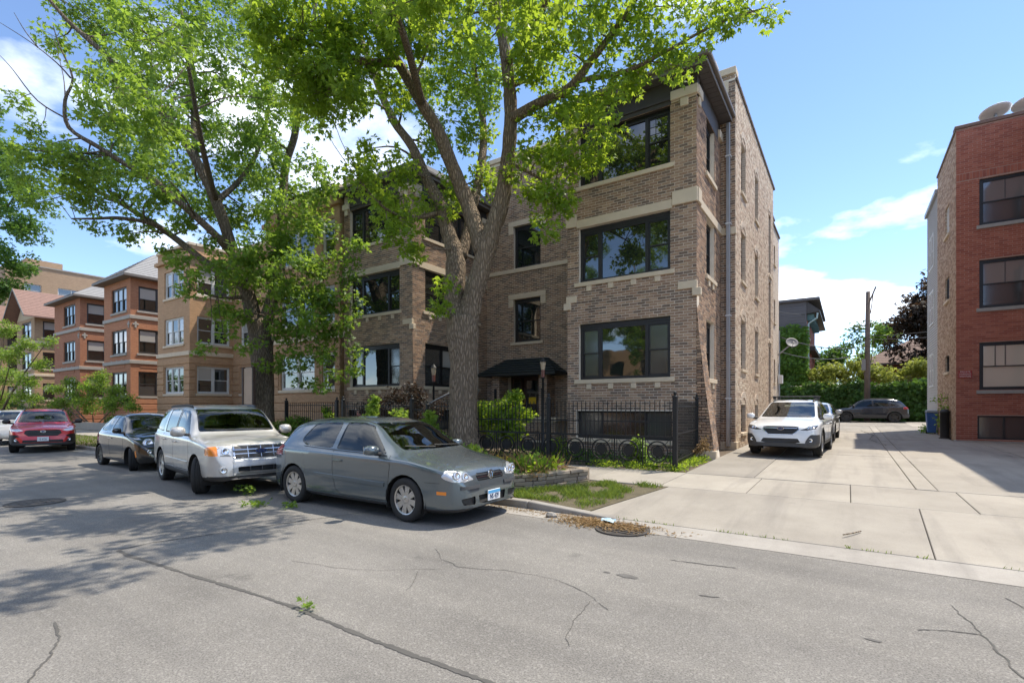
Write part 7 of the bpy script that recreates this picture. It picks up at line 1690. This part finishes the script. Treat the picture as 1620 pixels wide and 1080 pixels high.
while len(gp) < 5200 and tries < 60000:
    tries += 1; x, y = rq.uniform(-5.0, -2.8), rq.uniform(7.05, 9.4)
    if not pip(x, y, GP): continue
    dn = mnoise.noise(Vector((x * 2.2, y * 2.2, 0))); 
    if dn + (.30 if y < 8.3 and x < -3.8 else .02) < rq.uniform(-.1, .45): continue
    gp.append((x, y, gpz(x, y)))
tag(blades(gp, .03, .11, .012, M_GRASSM, 'grass', 5, .45), 'patchy grass and weeds between the planter and the apron', 'grass', None, 'stuff')
gp = []
for k in range(5200): x, y = rq.uniform(-40, -8.6), rq.uniform(7.1, 9.35); gp.append((x, y, zg(y) - .02))
tag(blades(gp, .04, .12, .03, M_GRASSM, 'grass', 6, .45), 'grass strip between kerb and sidewalk behind the parked cars', 'grass', None, 'stuff')
wd = [(rq.uniform(-5.3, -3.2), FY + rq.uniform(-.18, .22), zg(FY)) for _ in range(90)] + [(rq.uniform(-3.42, -3.1), rq.uniform(11.6, 14.2), zg(13)) for _ in range(70)]
ground_leaves('weeds', 'low green weeds growing along the foot of the iron fence', 'weeds', [(x, y, z + .05) for x, y, z in wd], M_MAPLE, 14, .11, .06, 8, 'stuff')
yd = [(rq.uniform(-9, -3.6), rq.uniform(11.8, 14.2), zg(13) + .03) for _ in range(170)]
ground_leaves('yard_plants', 'mixed green ground plants in the yard behind the ring fence', 'ground cover', yd, M_IVY, 16, .16, .08, 9, 'stuff')
jw = [(x + rq.uniform(-.03, .03), 6.92 + rq.uniform(-.01, .02), .03) for x in [rq.uniform(-3.2, 5) for _ in range(260)] if mnoise.noise(Vector((x * 1.5, 0, 0))) > -.1]
tag(blades(jw, .015, .05, .012, M_GRASSM, 'joint_weeds', 7, .5), 'tiny weeds in the joint between gutter and apron', 'weeds', None, 'stuff')
shrub('hosta_plant', 'bright upright leafy plant behind the fence by the basement window', gb(1012, 735, 12.3), pb(12.3, [(1012, 700, 0, .14), (1010, 712, 0, .16), (1014, 722, 0, .16)], .15), M_LIME, 26, .13, .12, 120, 41, 2, None, 'plant')
shrub('fern_plant', 'green leafy plant behind the low ring fence left of the iron post', gb(882, 735, 12.6), pb(12.6, [(880, 700, 0, .2), (888, 712, 0, .22), (876, 718, 0, .2)], .2), M_MAPLE, 26, .13, .15, 60, 42, 2, None, 'plant')
shrub('dry_hydrangea', 'dried tan hydrangea heads by the battered brick pier', gb(1112, 722, 14.0), pb(14.0, [(1108, 698, 0, .16), (1114, 706, 0, .16), (1104, 712, 0, .16)], .15), M_DRY, 30, .07, .13, 90, 43, 3, None, 'plant')
def flat_litter(name, label, pts, per, rad, size, seed):
    r = np.random.default_rng(seed); C = np.repeat(np.asarray(pts, float), per, 0); n = len(C); C[:, :2] += r.normal(0, rad, (n, 2)); C[:, 2] = .008 + C[:, 2] * r.random(n); C[:, 1] = np.minimum(C[:, 1], KY - .012)
    D = r.normal(size=(n, 3)); D[:, 2] *= .25; N = r.normal(size=(n, 3)) * .35; N[:, 2] += 1
    S = size * r.uniform(.3, 1.2, n); sh = OVAL.copy(); sh[:, 1] *= .7
    return tag(link(name, leaf_mesh(name, C, D, N, S, sh), M_DRY), label, 'leaf litter', None, 'stuff')
# litter on the drain, stone, scrap of plastic, twig
lt = []
for k in range(420):
    t = rq.random(); x = sx + rq.gauss(-.15, .34) - (.35 * t); y = sy + rq.gauss(.12, .13); 
    if y > KY - .03: y = KY - .05 - rq.random() * .1
    lt.append((x, y, .012 + rq.random() * .03))
flat_litter('leaf_litter', 'drift of dry brown leaves and twigs around the drain grate', lt, 8, .055, .05, 12)
lt2 = [(rq.uniform(-5.2, -3.0), KY - .05 - abs(rq.gauss(0, .10)), .01) for _ in range(260)]
flat_litter('gutter_litter', 'thin line of dry litter in the gutter along the kerb', lt2, 4, .05, .035, 13)
p = gpx(872, 818); m = MB(); rs_ = random.Random(2); V = []
for zz, sc in ((0, 1), (.04, 1.05), (.075, .6)):
    for k in range(7): V.append((p[0] + math.cos(k * .9) * .085 * sc * rs_.uniform(.8, 1.2), p[1] + math.sin(k * .9) * .06 * sc * rs_.uniform(.8, 1.2), zz))
tag(MB().add(V, [tuple(range(14, 21))] + [(r_ * 7 + k, r_ * 7 + (k + 1) % 7, r_ * 7 + 7 + (k + 1) % 7, r_ * 7 + 7 + k) for r_ in (0, 1) for k in range(7)]).build('loose_stone', M_CURB), 'pale loose stone lying in the gutter by the kerb', 'stone')
p = gpx(962, 829); V = []; F = []
for i in range(5):
    for j in range(5): V.append((p[0] - .09 + i * .045, p[1] - .04 + j * .03, .03 + rs_.uniform(0, .05)))
F = [(i * 5 + j, i * 5 + 5 + j, i * 5 + 6 + j, i * 5 + 1 + j) for i in range(4) for j in range(4)]
tag(MB().add(V, F).build('plastic_scrap', simple('pale_blue_plastic', (.45, .6, .66), .35, var=.15)), 'crumpled pale blue plastic scrap by the drain', 'litter')
tw_ = [Vector(gpx(1334, 857)), Vector(gpx(1350, 854)), Vector(gpx(1362, 851))]; tag(MB().tube([(v.x, v.y, .09) for v in tw_], .008, 5).build('fallen_twig', M_BARK), 'short dark twig on the concrete apron', 'twig')
for i, (x, y, n, R, lab) in enumerate([(405, 800, 22, .15, 'larger patch of fallen green leaves behind the suv'), (390, 783, 22, .13, 'upright sprig of green leaves under the suv bumper'), (458, 803, 14, .11, 'small patch of green leaves by the hatchback rear wheel'), (490, 966, 6, .05, 'little green leaf sprig alone in the middle of the road')]):
    q = gpx(x, y); pts = [(q[0] + rq.gauss(0, R), q[1] + rq.gauss(0, R * .5), .02 + (rq.random() * .15 if i == 1 else .015)) for _ in range(n)]
    ground_leaves('fallen_leaves', lab, 'leaves', pts, M_MAPLE2, 4, .045, .06 if i < 3 else .045, 50 + i, None, 2.5 if i != 1 else 1.2, LQ)
# ================================================================== things by the red building
M_BLUEB = simple('blue_bin_plastic', (.03, .10, .30), .5, var=.15, scale=8)
bx, by = 3.12, 29.4; z0 = zg(by)
bn = empty('recycling_bin', (bx, by, z0), 0, 'blue plastic wheelie bin against the clapboard wall', 'bin')
MB().hexa([(bx - .2, by - .25, z0 + .05), (bx + .2, by - .25, z0 + .05), (bx + .2, by + .25, z0 + .05), (bx - .2, by + .25, z0 + .05)], [(bx - .27, by - .33, z0 + 1.0), (bx + .27, by - .33, z0 + 1.0), (bx + .27, by + .33, z0 + 1.0), (bx - .27, by + .33, z0 + 1.0)]).build('tub', M_BLUEB, bn, bevel=.03)
MB().hexa([(bx - .3, by - .37, z0 + 1.0), (bx + .3, by - .37, z0 + 1.0), (bx + .3, by + .36, z0 + 1.0), (bx - .3, by + .36, z0 + 1.0)], [(bx - .26, by - .33, z0 + 1.09), (bx + .26, by - .33, z0 + 1.09), (bx + .26, by + .34, z0 + 1.12), (bx - .26, by + .34, z0 + 1.12)]).build('lid', simple('bin_lid_grey', (.22, .24, .26), .5), bn, bevel=.02)
for s_ in (-1, 1): MB().lathe([(.0, -.03), (.1, -.03), (.1, .03), (0, .03)], (bx + s_ * .2, by + .28, z0 + .1), (1, 0, 0), 14).build('wheel', M_RUB, bn)
bn.scale = (.72, .75, .95)
cx_, cy_ = 3.18, 26.1; cz = zg(cy_)
ub = empty('black_bollard', (cx_, cy_, cz), 0, 'black upright cylinder bollard against the tan flank of the red building', 'bollard')
MB().lathe([(.15, 0), (.15, 1.05), (.165, 1.05), (.165, 1.10), (.10, 1.18), (0, 1.2)], (cx_, cy_, cz - .03), n=16).build('tube', M_BLKP, ub, smooth=True); MB().lathe([(.19, 0), (.19, .05), (.15, .06)], (cx_, cy_, cz - .02), n=16).build('foot', M_IRON, ub)
shrub('wall_sapling', 'spindly sapling climbing the tan flank of the red building', gb(1494, 690, 26.6), pb(26.6, [(1488, 632, 0, .25), (1494, 645, 0, .25), (1490, 660, 0, .28), (1498, 670, 0, .25), (1496, 685, 0, .2)], .25), M_LIME, 20, .11, .2, 30, 44, 3, None, 'sapling')
shrub('corner_weed', 'clump of weeds at the foot of the clapboard wall', gb(1468, 682, 30), pb(30, [(1468, 680, 0, .3), (1462, 682, 0, .3)], .3), M_MAPLE2, 30, .10, .2, 40, 45, 2, None, 'weeds')
# tall wooden board between the suv and the second maple
M_BOARD = simple('raw_wood_board', (.52, .38, .27), .8, var=.12, scale=3); bp = pxY(392, 640, 10.6)
nb_ = empty('notice_board', (bp.x, bp.y, zg(10.6)), 0, 'blank tan board on brown posts beside the second maple trunk', 'board')
w0, w1 = pxY(386, 640, 10.6).x, pxY(401, 640, 10.6).x
MB().box(w0, w1, bp.y - .02, bp.y + .02, 1.75, 3.15).build('panel', M_BOARD, nb_); 
for x in (w0 - .02, w1 + .02): MB().box(x - .045, x + .045, bp.y - .05, bp.y + .05, .1, 3.2).build('post', simple('brown_post', (.06, .035, .025), .7), nb_)
# ================================================================== ivy, vine and back trees
def scatter_wall(name, label, cat, x0, x1, y, z0_, z1_, n, size, mat, seed, depth_=.25, top=None, kind='stuff', parent=None):
    r = np.random.default_rng(seed); C = []
    while len(C) < n:
        x, z = r.uniform(x0, x1), r.uniform(z0_, z1_)
        lim = top(x) if top else z1_
        if z > lim + r.normal(0, .12): continue
        b = mnoise.noise(Vector((x * .9, z * .9, seed))); C.append((x, y - abs(r.normal(0, depth_ * .5)) - max(0, b) * depth_ * 1.6, z))
    C = np.array(C); D = r.normal(size=(n, 3)) * .5; D[:, 2] -= .8; N = r.normal(size=(n, 3)) * .45; N[:, 1] -= 1.0; N[:, 2] += .45
    o = link(name, leaf_mesh(name, C, D, N, size * r.uniform(.6, 1.25, n), LQ), mat, parent); return tag(o, label, cat, None, kind)
scatter_wall('ivy', 'dense green ivy hanging over the long garden wall', 'ivy', -7.4, 9.0, 44.35, .5, 3.7, 15000, .26, M_IVY, 61, .35, lambda x: 3.35 + .35 * mnoise.noise(Vector((x * .8, 0, 0))))
scatter_wall('ivy', 'bright green ivy sheet climbing the grey clad house', 'ivy', -11, GHX + .15, 45.85, .6, 8.6, 10500, .25, leaf_mat('ivy_sunny', (.06, .14, .02), (.11, .22, .03), (.3, .5, .05), .4), 62, .3, lambda x: 8.1 + .3 * mnoise.noise(Vector((x, 3, 0))))
vb = []
for k in range(34): x = -2.2 + k * .36; vb.append((Vector((x, 45.6 + rr_.uniform(-.6, .6), 4.2 + .9 * mnoise.noise(Vector((x * .5, 1, 0))) + rr_.uniform(-.5, .5))), rr_.uniform(.5, .8)))
for x, z in ((5.0, 2.9), (5.6, 2.4), (6.2, 3.0), (-1.2, 3.2), (.2, 3.2)): vb.append((Vector((x, 44.6, z)), .5))
shrub('grape_vine', 'tangled yellow green vine spilling over the ivy wall', (1.6, 45.4, 3.0), vb, M_VINE, 40, .22, .42, 14, 63, 8, None, 'vine', LQ)
sp_ = [(pxY(x, y, 43.6), R) for x, y, R in ((1345, 530, .35), (1352, 515, .4), (1348, 545, .35), (1362, 520, .3), (1358, 535, .35), (1340, 552, .3), (1385, 513, .3), (1395, 518, .25), (1375, 510, .25), (1360, 560, .4))]
shrub('pole_vine', 'loose creeper tangled in the wires beside the utility pole', (1.1, 43.6, 3.4), sp_, M_DARKLEAF, 14, .2, .35, 24, 64, 3, None, 'vine', LQ)
def back_tree(name, label, X, Y, h_, R, mat, n, seed, per=46, size=.3, cr=.7):
    T = Tree(name, (X, Y, zg(Y)), label); T.limb([(X, Y, 0), (X + .1, Y, h_ * .35), (X - .1, Y, h_ * .6), (X, Y, h_ * .85)], [.28, .22, .15, .05], 8)
    rr = random.Random(seed); bb = []
    for k in range(n):
        t = rr.random(); a = rr.uniform(0, 6.28); z = h_ * (.35 + .65 * t); q = R * math.sin(math.pi * min(1, .18 + .8 * t)) * math.sqrt(rr.random()); bb.append((Vector((X + math.cos(a) * q, Y + math.sin(a) * q, z)), rr.uniform(.8, 1.2)))
    T.foliage(bb, mat, per, size, cr, 5, seed, .8); T.done(M_BARK2)
p = pxY(1478, 640, 56); back_tree('purple_tree', 'dark purple leaved tree rising behind the brown roofed house', p.x, 56, 12.6, 3.3, M_PURPLE, 60, 71)
p = pxY(1400, 640, 70); back_tree('green_tree', 'light green tree beyond the brown roof right of the pole', p.x, 70, 10.4, 3.2, M_LIME, 34, 72)
p = pxY(1320, 640, 58); back_tree('green_tree', 'small green tree right of the grey clad house', p.x - .3, 58, 7.4, 2.0, M_DARKLEAF, 22, 73)
# ================================================================== the other side of the street (seen in window and paint reflections)
def copy_thing(root, loc, rz, label, group, name=None):
    r = root.copy(); COL.objects.link(r); r.location = loc; r.rotation_euler = (0, 0, rz); r['label'] = label; r['group'] = group
    for ch in list(root.children):
        c = ch.copy(); COL.objects.link(c); c.parent = r
    return r
for src, x, y, rz, lab in ((t1, -16, -19, 2.4, 'maple across the street mirrored in the hatchback side glass'), (t2, -3, -21, .6, 'maple across the street mirrored in the bay windows'), (t1, -32, -20, 4.0, 'maple across the street mirrored in the red car'), (t2, 12, -20, 3.6, 'maple across the street mirrored in the white wagon'), (t1, -46, -14, 1.0, 'maple far along the other side of the street')):
    copy_thing(src.root, (x, y, .1), rz, lab, 'street trees on the far side')
op = empty('terrace_building', (-15, -33, 0), 0, 'long tan brick terrace across the street seen only in reflections', 'apartment building')
OF = Pl(40, -30, -1, 0); holes = [(a, a + 1.8, t, t + 1.7) for t in (2.4, 5.5) for a in range(3, 96, 5)]
backing(OF, 0, 100, .1, 8.6, holes, M_TANB2, op, 'front_wall')
for h in holes: OF.wbox('pane', M_PANE, op, h[0], h[1], h[2], h[3], -.2, -.15)
MB().box(-60, 40, -40, -30.3, 8.4, 8.6).build('roof', M_SHING, op)
plain_structure('far_sidewalk', MB().box(-160, 70, -29.9, -9, -.05, .12), M_CONC)
